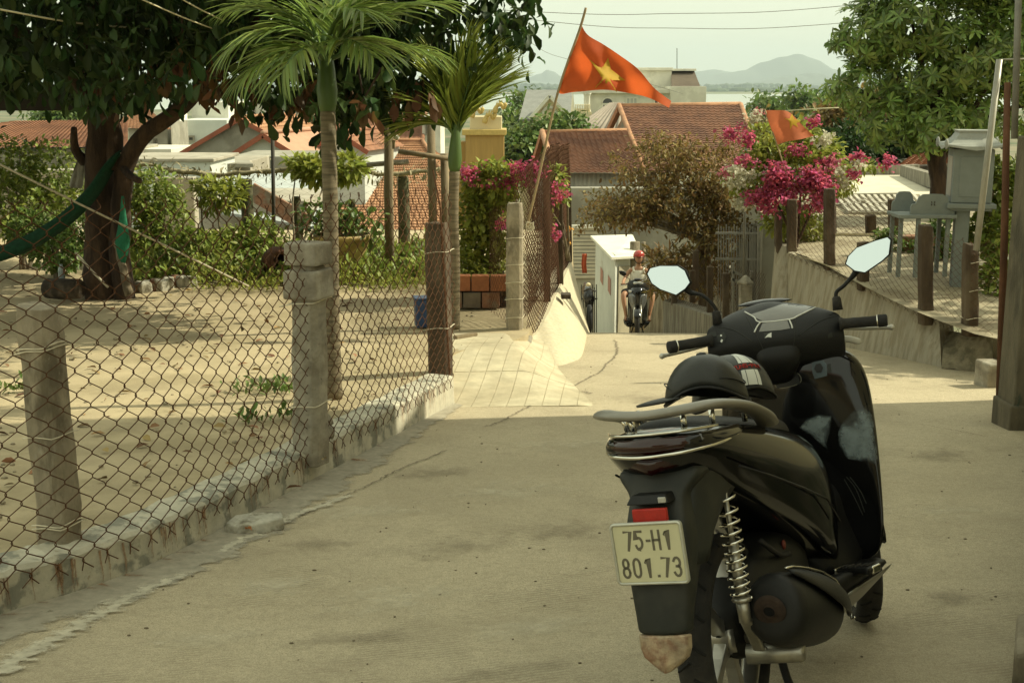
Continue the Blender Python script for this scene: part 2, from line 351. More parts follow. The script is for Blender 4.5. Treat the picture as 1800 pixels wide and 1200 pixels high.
# gutter strip of greyer concrete between curb and seam
mb = MB(); V = []; fd = []
for i, p in enumerate(CF):
    n = nrm(i, CF); ww = .30 if p.y < 6 else .30*max(.25, 1-(p.y-6)/4); ww *= 1+.12*math.sin(i*1.7)
    for k, f in ((0, 1), (.5, .8), (1, 0)): q = p-n*ww*k; V.append((q.x, q.y, zr_bumpy(q.x, q.y)+.013-.0085*k)); fd.append(f)
mb.add(V, [(3*i+k, 3*i+k+1, 3*i+k+4, 3*i+k+3) for i in range(len(CF)-1) for k in (0, 1)]); set_fade(mb.build('gutter_strip', M_GUT, road), fd)
for k in range(16):   # rusty run-off marks on the gutter
    i = rr.randrange(8, len(CF)-8); p = CF[i]; n = nrm(i, CF); tg = Vector((n.y, -n.x, 0)); L_ = rr.uniform(.07, .17); a = p-n*.01; b = a-n*L_+tg*L_*rr.uniform(-.2, .8); wd = rr.uniform(.012, .03); mb = MB(); V = []; fd = []
    for q in range(4):
        c_ = a.lerp(b, q/3)
        for e, f in ((-1, 0), (0, 1), (1, 0)): V.append((c_.x+tg.x*wd*e, c_.y+tg.y*wd*e, zr_bumpy(c_.x, c_.y)+.0165-.004*q/3)); fd.append(f*(.75-.2*q))
    mb.add(V, [(3*i+e, 3*i+e+1, 3*i+e+4, 3*i+e+3) for i in range(3) for e in (0, 1)]); set_fade(mb.build('rust_streak', M_RUST, curb), fd)

M_GRIT = mat('grit', (.16, .13, .085), .95, .3, 90); mb = MB(); rr = random.Random(77)
for k in range(420):
    y = rr.uniform(2.2, 12)**1.0; x = rr.uniform(-.45, .45)*y; r_ = rr.uniform(.0015, .0055); mb.ell((x, y, zr_bumpy(x, y)+r_*.5), (r_*rr.uniform(.8, 2), r_*1.2, r_*.7), 5, 3)
mb.build('road_grit', M_GRIT, road)['kind'] = 'stuff'
# ---------------- left yard
M_SAND = mat('yard_sand', (.43, .352, .22), .95, .14, 2.5, .6, 55, col2=(.35, .285, .17), mixs=1.3, col3=(.29, .245, .16), m3=9, lo3=.6, hi3=.72)
def yard_edge(y):   # x of the curb back face / gate line
    if y <= CF[-1].y:
        for i in range(len(CF)-1):
            if CF[i].y <= y <= CF[i+1].y:
                t = (y-CF[i].y)/(CF[i+1].y-CF[i].y); return CF[i].x+(CF[i+1].x-CF[i].x)*t-.12
        return CF[0].x-.1+(y-CF[0].y)*.4
    return lerp_tab([(CF[-1].y, CF[-1].x-.1), (9.1, -.52), (10.0, -.50), (10.5, -.25), (10.9, .12), (11.9, .2), (16.4, .70), (20, .95)], y)
ys = sorted(frange(-4, 20, 61)+[8.7, 8.85, 8.95, 9.05]); mb = MB(); V = []; nx = 26
for y in ys:
    e = yard_edge(y)
    for i in range(nx):
        t = (i/(nx-1))**1.6; x = e-13*t; V.append((x, y, zyard(y)-.004+(.012*math.sin(x*3.1+y*1.7)*math.sin(y*2.3) if i else 0)))
mb.add(V, [(j*nx+i+1, j*nx+i, (j+1)*nx+i, (j+1)*nx+i+1) for j in range(len(ys)-1) for i in range(nx-1)])
E0 = [V[j*nx] for j in range(len(ys))]; mb.add(E0+[(x+.02, y, z-.6) for x, y, z in E0], [(j, j+1, len(ys)+j+1, len(ys)+j) for j in range(len(ys)-1)])
yard = mb.build('yard_ground', M_SAND, None, True); yard['kind'] = 'structure'
M_LIT = mat('leaf_litter', (.20, .12, .055), .9, 0, island=.6)
n_ = 420; P = np.column_stack([rng.uniform(-7, -.9, n_), rng.uniform(5.6, 15, n_), np.zeros(n_)]); P[:, 2] = [zyard(y)+.012 for y in P[:, 1]]; D = rng.normal(0, 1, (n_, 3)); D[:, 2] = np.abs(D[:, 2])*.12
leaf_mesh('leaf_litter', P, D, rng.uniform(.03, .10, n_), M_LIT, yard, .5)['kind'] = 'stuff'
mb = MB(); rr = random.Random(71)
for k in range(700):
    y = rr.uniform(5, 15); x = rr.uniform(-6.5, -.2)+(y-8)*.1; r_ = rr.uniform(.004, .016)
    if x < yard_edge(y)-.1: mb.ell((x, y, zyard(y)+r_*.3), (r_*rr.uniform(.8, 1.8), r_*1.2, r_*.7), 5, 3)
mb.build('pebbles', mat('pebble', (.27, .23, .155), .95, .3, 30), yard)['kind'] = 'stuff'
# ---------------- grooved ramp at the gate: slabs
M_RAMP = mat('ramp_concrete', (.50, .445, .31), .9, .14, 7, .35, 70, col2=(.43, .375, .255), mixs=2)
M_RAMPJ = mat('ramp_joint', (.43, .375, .255), .95, .2, 20)
r00 = gp(796, 716, zroad); r10 = gp(1045, 712, zroad); r01 = Vector((-.62, 11.35, zyard(11.35))); r11 = gp(985, 655, zroad)
def ramp_pt(s_, t_):
    a = r00.lerp(r10, s_); b = r01.lerp(Vector((.30, 11.5, -.43)), s_)
    p = a.lerp(b, t_); z0 = zroad(p.y)+.012; z1 = (zyard(p.y)+.006-.02*smooth(.85, 1, t_))
    h = smooth(0, .62, t_); p.z = z0-.010*(1-smooth(0, .12, t_))-.010*smooth(.88, 1, s_)+(max(z1, z0)-z0)*h*(1-smooth(.55, 1.0, s_)*.95*(1-.6*smooth(.6, 1, t_))); return p
ramp = sheet('ramp', frange(0, 1, 15), frange(0, 1, 13), lambda x, y: 0, M_RAMPJ)
for v, (s_, t_) in zip(ramp.data.vertices, [(a, b) for b in frange(0, 1, 13) for a in frange(0, 1, 15)]):
    p = ramp_pt(s_, t_); v.co = (p.x, p.y, p.z-.004)
NS, NT = 8, 3; SK = .5
for i in range(-5, NS):
    for j in range(NT):
        g = .0025; t0, t1 = j/NT+g*.8, (j+1)/NT-g*.8; a0, a1 = i/NS+g, (i+1)/NS-g
        cl = lambda q: min(1, max(0, q))
        K = 4; top = []
        for b in range(K+1):
            tt = t0+(t1-t0)*b/K; top.append([ramp_pt(cl(a0+(a1-a0)*a/K+SK*tt), tt) for a in range(K+1)])
        if max((row[-1]-row[0]).length for row in top) < .03: continue
        mb = MB(); V = [p for row in top for p in row]; V2 = [(p.x, p.y, p.z-.014) for p in V]; n = K+1
        mb.add(V, [(b*n+a, b*n+a+1, (b+1)*n+a+1, (b+1)*n+a) for b in range(K) for a in range(K)])
        rim = [a for a in range(n)]+[b*n+K for b in range(1, n)]+[K*n+a for a in range(K-1, -1, -1)]+[b*n for b in range(K-1, 0, -1)]
        W = [V[q] for q in rim]+[V2[q] for q in rim]; m_ = len(rim)
        mb.add(W, [(q, (q+1) % m_, m_+(q+1) % m_, m_+q) for q in range(m_)])
        mb.build('panel', M_RAMP, ramp, True)
sheet('ground_uphill', frange(-60, 60, 9), [-80, -40, -8, -7.9, -4, 2.0], lambda x, y: 1.75+max(0, -8-y)*.05 if y < -7.95 else (zroad(y)-.05 if abs(x) < 12 else 1.0), M_SAND)
# ---------------- far terrain, river, far shore, hills
M_LAND = mat('village_land', (.17, .15, .085), .95, .2, .05, col2=(.07, .095, .035), mixs=.03, mlo=.4, mhi=.6)
def zland(x, y): return lerp_tab([(17, -3.3), (45, -6.6), (100, -10), (300, -16), (1150, -19.7), (1290, -20.6)], y)-(1.6 if abs(x-2.5) < 2.6 and y < 50 else 0)
land = sheet('ground', [-5000, -2000, -900, -400, -200, -100, -50, -25, -12, -6, -2, -.2, .2, 4.8, 5.2, 8, 14, 25, 50, 100, 200, 400, 900, 2000, 5000], [20.4, 25, 32, 45, 60, 80, 100, 150, 200, 300, 500, 800, 1150, 1290], zland, M_LAND)
M_WATER = mat('river_water', (.30, .33, .27), .28, .05, .01, .12, .15, spec=.5)
sheet('water', frange(-9000, 9000, 9), frange(1100, 3700, 7), lambda x, y: -20, M_WATER)
M_SHORE = mat('far_shore_land', (.20, .19, .10), .95, .25, .008, col2=(.10, .12, .05), mixs=.004)
sheet('terrain', frange(-9000, 9000, 41), [3150, 3400, 3800, 5000, 7000, 9000, 12500], lambda x, y: -20.5+(3 if y > 3300 else 0)+3*math.sin(x*.004+y), M_SHORE)
M_WOOD = mat('far_wood', (.05, .075, .03), .95, .3, .01)
mb = MB(); rr = random.Random(5)
for k in range(900):      # far-off tree belts
    y = rr.choice([rr.uniform(3500, 4300), rr.uniform(5200, 6500)]); x = rr.uniform(-.45, .45)*y; h = rr.uniform(4, 10)*(1 if y < 5000 else 2.2)
    mb.ell((x, y, -17+h*.4), (rr.uniform(10, 45), rr.uniform(8, 20), h), 7, 4)
tag(mb.build('distant_woods', M_WOOD), 'dark belts of far-off trees on the other shore', 'woods', kind='stuff')
M_HILL = mat('hill_forest', (.085, .10, .07), .95, .2, .002)
def hill(u, vtop, y, halfw, depth, seed, name='hill'):
    c = at(u, vtop, y); top = c.z; mb = MB(); rr = random.Random(seed); nx_, ny_ = 60, 14; V = []
    ph = [rr.uniform(0, 6) for _ in range(8)]
    for j in range(ny_):
        for i in range(nx_):
            a = -1+2*i/(nx_-1); b = -1+2*j/(ny_-1)
            prof = max(0, 1-abs(a)**1.25)*(1-.0*a); prof = prof**1.15
            rough_ = 1+.10*math.sin(a*7+ph[0])+.05*math.sin(a*17+ph[1]+b*2)+.025*math.sin(a*37+ph[2])
            V.append((c.x+a*halfw, y+b*depth, -25+(top+25)*prof*rough_*math.cos(b*math.pi/2)**.8 if abs(b) < 1 else -25))
    mb.add(V, [(j*nx_+i, j*nx_+i+1, (j+1)*nx_+i+1, (j+1)*nx_+i) for j in range(ny_-1) for i in range(nx_-1)])
    o = mb.build(name, M_HILL, None, True); o['kind'] = 'structure'; return o
hill(1385, 99, 10500, 900, 700, 1); hill(1412, 128, 8200, 480, 500, 2); hill(1260, 126, 11500, 1500, 700, 3)
hill(962, 127, 10000, 420, 500, 4); hill(880, 138, 9500, 900, 500, 5); hill(1620, 120, 11000, 1500, 600, 6); hill(300, 128, 11000, 2500, 600, 7)
# ================================================================== NEAR LEFT FENCE
M_WIRE = mat('rusty_wire', (.10, .045, .02), .8, .25, 30, metal=.3, spec=.3)
M_POST = mat('weathered_post_concrete', (.33, .285, .205), .95, .25, 9, .8, 45, col2=(.165, .14, .095), mixs=5, col3=(.36, .33, .26), m3=14, lo3=.58, hi3=.7, stretch=(1, 1, .5))
M_POSTG = mat('grey_post_concrete', (.36, .33, .26), .95, .22, 9, .8, 50, col2=(.25, .22, .165), mixs=4, col3=(.15, .125, .09), m3=11, lo3=.6, hi3=.7)
M_POSTB = mat('brown_stained_post', (.072, .050, .031), .95, .25, 9, .6, 50, col2=(.115, .088, .056), mixs=4, stretch=(1, 1, .35))
M_TIE = mat('white_tie_string', (.62, .56, .42), .8, .1, 20)
def path_at(P, d):
    for i in range(len(P)-1):
        L = (P[i+1]-P[i]).length
        if d <= L: return P[i].lerp(P[i+1], d/L), (P[i+1]-P[i]).normalized()
        d -= L
    return P[-1], (P[-1]-P[-2]).normalized()
def chain_link(name, base, h, cell, wr, m, parent, barbs=True, sides=4, ragged=.02, wave=.012, bend=.0, vs=1.0):
    """real woven wires: each wire is one zig-zag running up the mesh. base = polyline of bottom points"""
    L = sum((base[i+1]-base[i]).length for i in range(len(base)-1)); n = int(L/cell); mb = MB(); rr = random.Random(n)
    step = cell*.5*vs; rows = int(h/step)
    for i in range(n):
        d0 = (i+.5)*cell; pts = []; hh = rows+rr.choice([0, 0, 0, -1])
        sag = lambda z: .010*math.sin(d0*2.3+z*2.1)+.006*math.sin(d0*7+z*5)
        if barbs:
            p, t = path_at(base, d0); pts.append(p+Vector((0, 0, -step*.8))+t*rr.uniform(-.4, .4)*cell*.5)
        for k in range(hh+1):
            sgn = 1 if ((k+i) % 2) else -1
            z = k*step; p, t = path_at(base, d0+sgn*cell*.53*(1+rr.uniform(-.05, .05))+(sag(z) if sides >= 4 else 0))
            nn = Vector((t.y, -t.x, 0)); wv = wave*math.sin(d0*3.1+z*5)+bend*z
            if sides >= 4:   # the hooked knuckle where two wires lock together
                pts.append(p+Vector((0, 0, z-step*.16))+nn*(wv+sgn*wr*.9)-t*sgn*cell*.045)
                pts.append(p+Vector((0, 0, z))+nn*(wv))
                pts.append(p+Vector((0, 0, z+step*.16))+nn*(wv-sgn*wr*.9)-t*sgn*cell*.045)
            else: pts.append(p+Vector((0, 0, z))+nn*(wv+sgn*wr*.8))
        if barbs:
            p, t = path_at(base, d0); pts.append(pts[-1]*.4+(p+Vector((0, 0, hh*step+step*.8)))*.6+t*rr.uniform(-.3, .3)*cell)
        mb.tube(pts, wr, 4 if sides >= 4 else 3, cap=False)
    return mb.build(name, m, parent, True)
def rough_post(name, base, top, w, d, m, parent, rz=0, seed=1, chip=.012, cap=.0):
    base = Vector(base); top = Vector(top); rr = random.Random(seed); rings = []; n = 9
    for i in range(n+1):
        t = i/n; c = base.lerp(top, t); k = 1 if i < n else 1-.10; ww = w*k*(1+rr.uniform(-.03, .03)); dd = d*k*(1+rr.uniform(-.03, .03)); b = .16
        sh = [(-.5, -.5+b), (-.5+b, -.5), (.5-b, -.5), (.5, -.5+b), (.5, .5-b), (.5-b, .5), (-.5+b, .5), (-.5, .5-b)]
        ring = []
        for (x, y) in sh:
            x = x*ww+rr.uniform(-chip, chip)*.35; y = y*dd+rr.uniform(-chip, chip)*.35
            ring.append(c+Vector((x*math.cos(rz)-y*math.sin(rz), x*math.sin(rz)+y*math.cos(rz), rr.uniform(-chip, chip) if i == n else 0)))
        rings.append(ring)
    mb = MB(); mb.loft(rings); return mb.build(name, m, parent, bevel=.006)
def tie_ring(par, c, w, d, rz, z, tilt, r=.0028, turns=2):
    for q in range(turns):
        pts = []; mb = MB()
        for k in range(16):
            a = 2*math.pi*k/16; x = max(-1, min(1, 1.35*math.cos(a)))*w*.5+.004*math.copysign(1, math.cos(a)); y = max(-1, min(1, 1.35*math.sin(a)))*d*.5+.004*math.copysign(1, math.sin(a))
            pts.append((c[0]+x*math.cos(rz)-y*math.sin(rz), c[1]+x*math.sin(rz)+y*math.cos(rz), z+tilt*math.cos(a)+q*.012+.004*math.sin(3*a+q)))
        mb.tube(pts, r, 5, closed=True); mb.build('tie_string', M_TIE, par, True)
fence = thing('wire_fence', 'rusty chain link fence on leaning concrete posts along the near curb', 'fence', tuple(CF[20]))
FB = []
for i, p in enumerate(CF):
    n = nrm(i, CF); h = curb_h(p.y); q = p-n*.012; FB.append(Vector((q.x, q.y, zroad(p.y)+h-.035)))
FB = [p for p in FB if p.y > 3.2]
chain_link('wire_mesh', FB, 1.38, .062, .0024, M_WIRE, fence, vs=1.5)
c1 = gp(110, 960, zyard); b1 = Vector((c1.x+.0, c1.y, zyard(c1.y)-.05)); t1 = at(66, 536, c1.y+.0)
p1 = rough_post('post', b1, t1, .15, .13, M_POST, fence, R(-28), 2, .02)
tie_ring(p1, b1.lerp(t1, .83), .155, .135, R(-28), b1.lerp(t1, .83).z, .02); tie_ring(p1, b1.lerp(t1, .14), .155, .135, R(-28), b1.lerp(t1, .14).z, .015); tie_ring(p1, b1.lerp(t1, .5), .155, .135, R(-28), b1.lerp(t1, .5).z, .012, .002, 1);
c2 = gp(546, 795, zyard); b2 = Vector((c2.x, c2.y, zyard(c2.y)-.06)); t2 = at(541, 416, c2.y)
p2 = rough_post('post', b2, b2.lerp(t2, .88), .155, .15, M_POSTG, fence, R(-22), 3, .02)
mb = MB(); mb.box(b2.lerp(t2, .93), (.185, .18, .115), R(-22)); mb.box(b2.lerp(t2, .80), (.195, .19, .15), R(-22)); o = mb.build('post_cap', M_POSTG, p2, bevel=.012, noise=.004)
tie_ring(p2, b2, .175, .17, R(-22), b2.lerp(t2, .27).z, .015, .003, 1); tie_ring(p2, b2, .2, .195, R(-22), b2.lerp(t2, .72).z, .02, .003, 1);
mb = MB(); p = gp(572, 822, zroad); rr = random.Random(8)   # mortar lump below the second post
for k in range(5): mb.ell((p.x+rr.uniform(-.02, .02), p.y+rr.uniform(-.02, .02), p.z+.03+k*.06), (.045, .04, .05), 7, 5)
mb.build('mortar_lump', M_POSTG, fence, noise=.008)
c3 = gp(775, 655, lambda y: zroad(y)+.215); b3 = Vector((c3.x, c3.y, c3.z-.03)); t3 = at(768, 392, c3.y)
p3 = rough_post('post', b3, t3, .155, .15, M_POSTB, fence, R(-15), 4, .012, )
mb = MB(); mb.tube([b3+Vector((.07, -.09, .0)), t3+Vector((.03, -.085, .12)), t3+Vector((-.02, -.06, .38))], [.008, .007, .005], 6); mb.build('rebar', M_WIRE, p3)
tie_ring(p3, b3, .165, .16, R(-15), b3.lerp(t3, .33).z, .012, .003, 1); tie_ring(p3, b3, .165, .16, R(-15), b3.lerp(t3, .82).z, .012, .003, 1);
# stone slab lying against the curb, with a dead leaf
M_STONE = mat('broken_slab', (.42, .40, .33), .95, .25, 14, .6, 40, col2=(.2, .18, .13), mixs=9)
c = gp(447, 932, zroad); mb = MB(); V = []
sh = [(-.135, -.02), (-.10, -.07), (.03, -.085), (.13, -.05), (.14, .03), (.05, .06), (-.08, .05)]
ca, sa = math.cos(R(18)), math.sin(R(18))
ring0 = [(c.x+x*ca-y*sa, c.y+x*sa+y*ca, c.z+.006) for x, y in sh]; ring1 = [(c.x+x*.93*ca-y*.9*sa, c.y+x*.93*sa+y*.9*ca, c.z+.062+.07*(x+.1)*.5+y*.12) for x, y in sh]
mb.loft([ring0, ring1]); o = mb.build('stone_slab', M_STONE, None, bevel=.008, noise=.004); tag(o, 'flat broken concrete slab lying on the road beside the curb', 'stone')
M_DEAD = mat('dead_leaf', (.30, .12, .035), .8, .3, 30, trans=.2)
th_ = thing('dead_leaf', 'curled orange brown dead leaf at the left end of the flat slab', 'leaf', tuple(gp(415, 938, zroad)))
P = [gp(405+k*9, 936+(k % 2)*5, zroad)+Vector((0, 0, .012+.006*k)) for k in range(4)]
leaf_mesh('leaf_blade', P, [(rng.normal(), rng.normal(), .5) for _ in P], np.array([.055, .06, .05, .045]), M_DEAD, th_, .6, .5, .5)

# ================================================================== LEFT YARD THINGS
M_BARK = mat('tree_bark', (.066, .040, .023), .95, .3, 14, 1.0, 30, col2=(.032, .020, .013), mixs=8, stretch=(1, 1, .25))
M_BARK2 = mat('grey_bark', (.20, .165, .11), .95, .25, 14, .8, 30, col2=(.12, .095, .06), mixs=8, stretch=(1, 1, .4))
M_LEAFD = mat('dark_leaf', (.030, .056, .014), .55, 0, island=.6, trans=.3, spec=.25)
M_LEAFB = mat('bush_leaf', (.21, .26, .05), .5, 0, island=.5, trans=.35)
M_LEAFY = mat('yellow_green_leaf', (.27, .30, .055), .5, 0, island=.4, trans=.4)
M_LEAFR = mat('russet_leaf', (.12, .062, .026), .6, 0, island=.5, trans=.3)
M_LEAFM = mat('mid_leaf', (.12, .18, .04), .45, 0, island=.5, trans=.3)
M_OLIVE = mat('dry_olive_leaf', (.21, .145, .047), .6, 0, island=.55, trans=.35)
M_PALM = mat('palm_leaf', (.18, .25, .055), .4, 0, island=.4, trans=.45, spec=.5)
M_PALM2 = mat('young_palm_leaf', (.30, .36, .07), .4, 0, island=.35, trans=.5, spec=.5)
M_PALMG = mat('palm_crownshaft', (.07, .12, .03), .45, .15, 10, stretch=(1, 1, .2))
M_PTRUNK = mat('palm_trunk', (.185, .15, .095), .9, .2, 20, .4, 40, col2=(.11, .09, .055), mixs=14, stretch=(.2, .2, 2.5))
def limb(mb, pts, r0, r1, n=9, k=5, wob=.02, seed=0):
    rr = random.Random(seed); P = crom(pts, k); m_ = len(P)
    P = [p+Vector((rr.uniform(-wob, wob), rr.uniform(-wob, wob), 0))*(0 < i < m_-1) for i, p in enumerate(P)]
    mb.tube(P, [r0+(r1-r0)*i/(m_-1) for i in range(m_)], n); return P
# --- big almond tree
tb = gp(188, 522, zyard); TY = tb.y
tree = thing('almond_tree', 'big dark broad-leaved tree with two brown trunks in the left yard', 'tree', tuple(tb))
mb = MB()
limb(mb, [at(180, 530, TY), at(176, 470, TY), at(178, 400, TY), at(176, 300, TY), at(178, 200, TY), at(160, 90, TY+.1), at(150, -60, TY+.3)], .185, .12, 11, 5, .012, 1)
limb(mb, [at(222, 532, TY-.05), at(210, 450, TY-.1), at(214, 360, TY-.12), at(222, 290, TY-.1), at(250, 240, TY-.2), at(320, 188, TY-.3), at(380, 120, TY-.4), at(470, 20, TY-.5), at(560, -60, TY-.5)], .115, .06, 10, 5, .012, 2)
limb(mb, [at(206, 300, TY-.1), at(200, 240, TY-.05), at(185, 160, TY), at(200, 80, TY+.1), at(240, 0, TY+.2)], .10, .05, 9, 5, .01, 3)
limb(mb, [at(174, 200, TY), at(120, 120, TY-.3), at(40, 60, TY-.6), at(-60, 20, TY-.8)], .10, .05, 8, 5, .01, 4)
limb(mb, [at(380, 120, TY-.4), at(480, 110, TY-.9), at(600, 60, TY-1.2), at(740, 30, TY-1.4)], .05, .02, 7, 5, .01, 5)
limb(mb, [at(212, 290, TY-.1), at(230, 310, TY-.35), at(246, 318, TY-.5)], .045, .03, 6, 3, .0, 6)
limb(mb, [at(150, 285, TY), at(132, 262, TY-.1), at(130, 225, TY-.2)], .06, .03, 6, 3, .0, 7)
mb.build('trunk', M_BARK, tree, True)
def crown_pts(n, box, yr, keep):
    out = []
    while len(out) < n:
        u = rng.uniform(box[0], box[1]); v = rng.uniform(box[2], box[3])
        if keep(u, v) > rng.random(): out.append(at(u, v, rng.uniform(*yr)))
    return np.array(out)
def low_edge(u):   # ragged bottom outline of the crown, in picture terms
    e = lerp_tab([(-400, 150), (0, 165), (140, 175), (215, 215), (300, 150), (360, 175), (400, 195), (430, 215), (470, 205), (520, 175), (600, 225), (640, 215), (690, 205), (760, 190), (830, 110), (880, 110), (925, 120), (940, 0)], u)
    return e+14*math.sin(u*.11)+8*math.sin(u*.31+1)
def keep_(u, v):
    if v > low_edge(u)-18: return .0
    d = low_edge(u)-v
    k = 1.0 if u < 640 else (.55 if u < 800 else .38)
    if u > 800 and v > 60+(900-u)*.55: k *= .8
    if 330 < u < 560 and 90 < v < 200: k *= .6
    return k
C = np.concatenate([crown_pts(2300, (-420, 700, -330, 220), (TY-2.6, TY+1.8), keep_), crown_pts(300, (560, 925, -120, 225), (TY-1.9, TY-.4), keep_)])
C = np.concatenate([C, np.array([at(rng.uniform(200, 900), rng.uniform(-420, -60), rng.uniform(9.6, 13)) for _ in range(330)])])  # extra leaf clumps added above the frame to dapple the yard
per = 10; P = np.repeat(C, per, 0)+rng.normal(0, .10, (len(C)*per, 3)); D = rng.normal(0, .55, (len(P), 3)); D[:, 2] -= .55
leaf_mesh('crown', P, D, rng.uniform(.07, .20, len(P)), M_LEAFD, tree, .5, .3, .4, st=((0, .05), (.3, .5), (.7, 1.0), (.92, .6), (1, .1)))
C = crown_pts(48, (150, 760, 60, 225), (TY-2.4, TY-.6), lambda u, v: 1.0 if low_edge(u)-70 < v < low_edge(u)-15 else (.15 if v < low_edge(u)-15 else 0))
P = np.repeat(C, 6, 0)+rng.normal(0, .05, (len(C)*6, 3)); D = rng.normal(0, .35, (len(P), 3)); D[:, 2] -= 1
leaf_mesh('old_leaf', P, D, rng.uniform(.12, .19, len(P)), M_LEAFR, tree, .55, .15, .25, label='russet old leaves hanging low in the crown')['kind'] = 'stuff'
mb = MB()
for c_ in C[::3]: mb.tube([c_+np.array([0, 0, .05]), c_+np.array([rng.normal()*.1, .05, .35])], [.006, .012], 5)
mb.build('twigs', M_BARK, tree)['kind'] = 'stuff'

# --- palms
def palm(name, label, base, crown, lean_pts, tr, shaft, fronds, seed, leaflet=.34, nleaf=34, trunk_mat=M_PTRUNK, leafm=None):
    t = thing(name, label, 'palm tree', tuple(base)); P = crom([base]+lean_pts+[crown], 8); rs = []
    mb = MB(); n = len(P)
    mb.tube(P, [tr*(1.35-.35*min(1, i/6))*(1+.045*(i % 2)) for i in range(n)], 12); tk = mb.build('trunk', trunk_mat, t, True)
    rr = random.Random(seed); d = (P[-1]-P[-2]).normalized(); mb = MB()
    sh = [crown+d*shaft*k for k in (-.02, .1, .3, .6, 1, 1.25)]; mb.tube(sh, [tr*1.0, tr*1.25, tr*1.4, tr*1.15, tr*.7, tr*.3], 12); mb.build('crownshaft', M_PALMG, t, True)
    top = crown+d*shaft
    for (az, el, L, dr) in fronds:
        az = R(az); el = R(el); h = Vector((math.cos(az), math.sin(az), 0)); p0 = top-d*shaft*rr.uniform(0, .45); cur = p0; dirv = (h*math.cos(el)+Vector((0, 0, math.sin(el)))); pts = [p0]
        ns = 12
        for k in range(ns):
            dirv = (dirv+Vector((0, 0, -dr/ns))+h*.02).normalized(); cur = cur+dirv*L/ns; pts.append(cur)
        mb = MB(); mb.tube(pts, [.016*(1-.85*k/ns)+.002 for k in range(ns+1)], 6); fr = mb.build('frond', M_PALMG, t, True)
        Pl, Dl, Sz, Up = [], [], [], []
        for k in range(nleaf):
            tt = .16+.84*(k/(nleaf-1)); x = tt*ns; i = min(ns-1, int(x)); pp = pts[i].lerp(pts[i+1], x-i); tg = (pts[i+1]-pts[i]).normalized()
            sd = tg.cross(Vector((0, 0, 1))); sd = sd.normalized() if sd.length > .05 else Vector((-h.y, h.x, 0)); upv = sd.cross(tg)
            for s_ in (-1, 1):
                a = R(52-30*tt+rr.uniform(-6, 6)); dd = tg*math.cos(a)+sd*s_*math.sin(a)+upv*rr.uniform(.05, .35)
                Pl.append(pp); Dl.append(dd); Sz.append(leaflet*(.55+.9*math.sin(math.pi*min(1, .25+.68*tt)))*rr.uniform(.85, 1.1)); Up.append(upv)
        leaf_mesh('leaflet_row', Pl, Dl, np.array(Sz), leafm or M_PALM, fr, .068, .3, .3 if leafm else .5, up=Up, st=((0, .5), (.25, 1), (.6, .9), (.85, .55), (1, .05)), rot=False)
    return t
pb = gp(585, 700, zyard); cr = at(576, 195, pb.y+.05)
palm('areca_palm', 'slender palm with brown trunk just behind the second fence post', pb, cr, [at(583, 500, pb.y), at(580, 330, pb.y)], .047, .42,
     [(205, 45, .66, 1.6), (170, 60, .7, 1.3), (8, 48, .82, .8), (-20, 66, .75, .8), (250, 40, .6, 1.6), (300, 55, .65, 1.3), (80, 68, .75, 1.0), (130, 45, .65, 1.6), (-55, 35, .62, 1.2), (30, 78, .85, .4), (190, 76, .8, .5), (-5, 30, .68, .8), (215, 20, .6, 1.2)], 3, .27, 22)
pb2 = gp(797, 577, zyard); cr2 = at(799, 300, pb2.y)
palm('areca_palm', 'short young palm with green stem beside the gate gap', pb2, cr2, [at(800, 480, pb2.y), at(797, 380, pb2.y)], .045, .38,
     [(5, 74, .78, .05), (60, 84, .80, .05), (-35, 78, .76, .08), (178, 74, .70, .15), (-8, 62, .74, .1), (10, 50, .62, .15), (165, 82, .76, .05), (-20, 87, .84, .03), (200, 58, .5, .7), (170, 35, .45, 1.1), (20, 68, .76, .05)], 5, .36, 20, leafm=M_PALM2)
# ================================================================== REST OF THE LEFT YARD
def leaves_in(name, blobs, n, size, m, parent, width=.5, outward=.7, dn=0, shell=.5, fold=.2, droop=.2, st=((0, .1), (.4, 1), (.75, .8), (1, .05)), label=None, clump=None):
    if clump: P, D = clumped(blobs, n//clump, clump, size[1]*.7, shell); D = D*1.0
    else:
        P, D = blob_points(blobs, n, shell)
    D = D*outward+rng.normal(0, .6, D.shape); D[:, 2] -= dn
    return leaf_mesh(name, P, D, rng.uniform(size[0], size[1], len(P)), m, parent, width, fold, droop, st=st, label=label)
def shrub(name, label, cat, base, blobs, n, size, m, stems=5, bark=None, extra=None, width=.5, group=None, dn=.1, clump=None, shell=.45):
    t = thing(name, label, cat, tuple(base), group); mb = MB(); rr = random.Random(n); base = Vector(base)
    for k in range(stems):
        c, r_ = blobs[k % len(blobs)]; tip = Vector(c)+Vector((rr.uniform(-.6, .6)*r_[0], rr.uniform(-.6, .6)*r_[1], rr.uniform(-.1, .6)*r_[2])); mid = base.lerp(tip, .5)+Vector((rr.uniform(-.1, .1), rr.uniform(-.1, .1), .05))
        limb(mb, [base+Vector((rr.uniform(-.05, .05), rr.uniform(-.05, .05), -.05)), mid, tip], .016+.02*r_[2], .005, 6, 4, .01, k)
    mb.build('stem', bark or M_BARK2, t, True)
    leaves_in('foliage', blobs, n, size, m, t, width, dn=dn, clump=clump, shell=shell)
    for (nm, bl, nn, sz, mm, wd) in (extra or []): leaves_in(nm, bl, nn, sz, mm, t, wd)
    return t
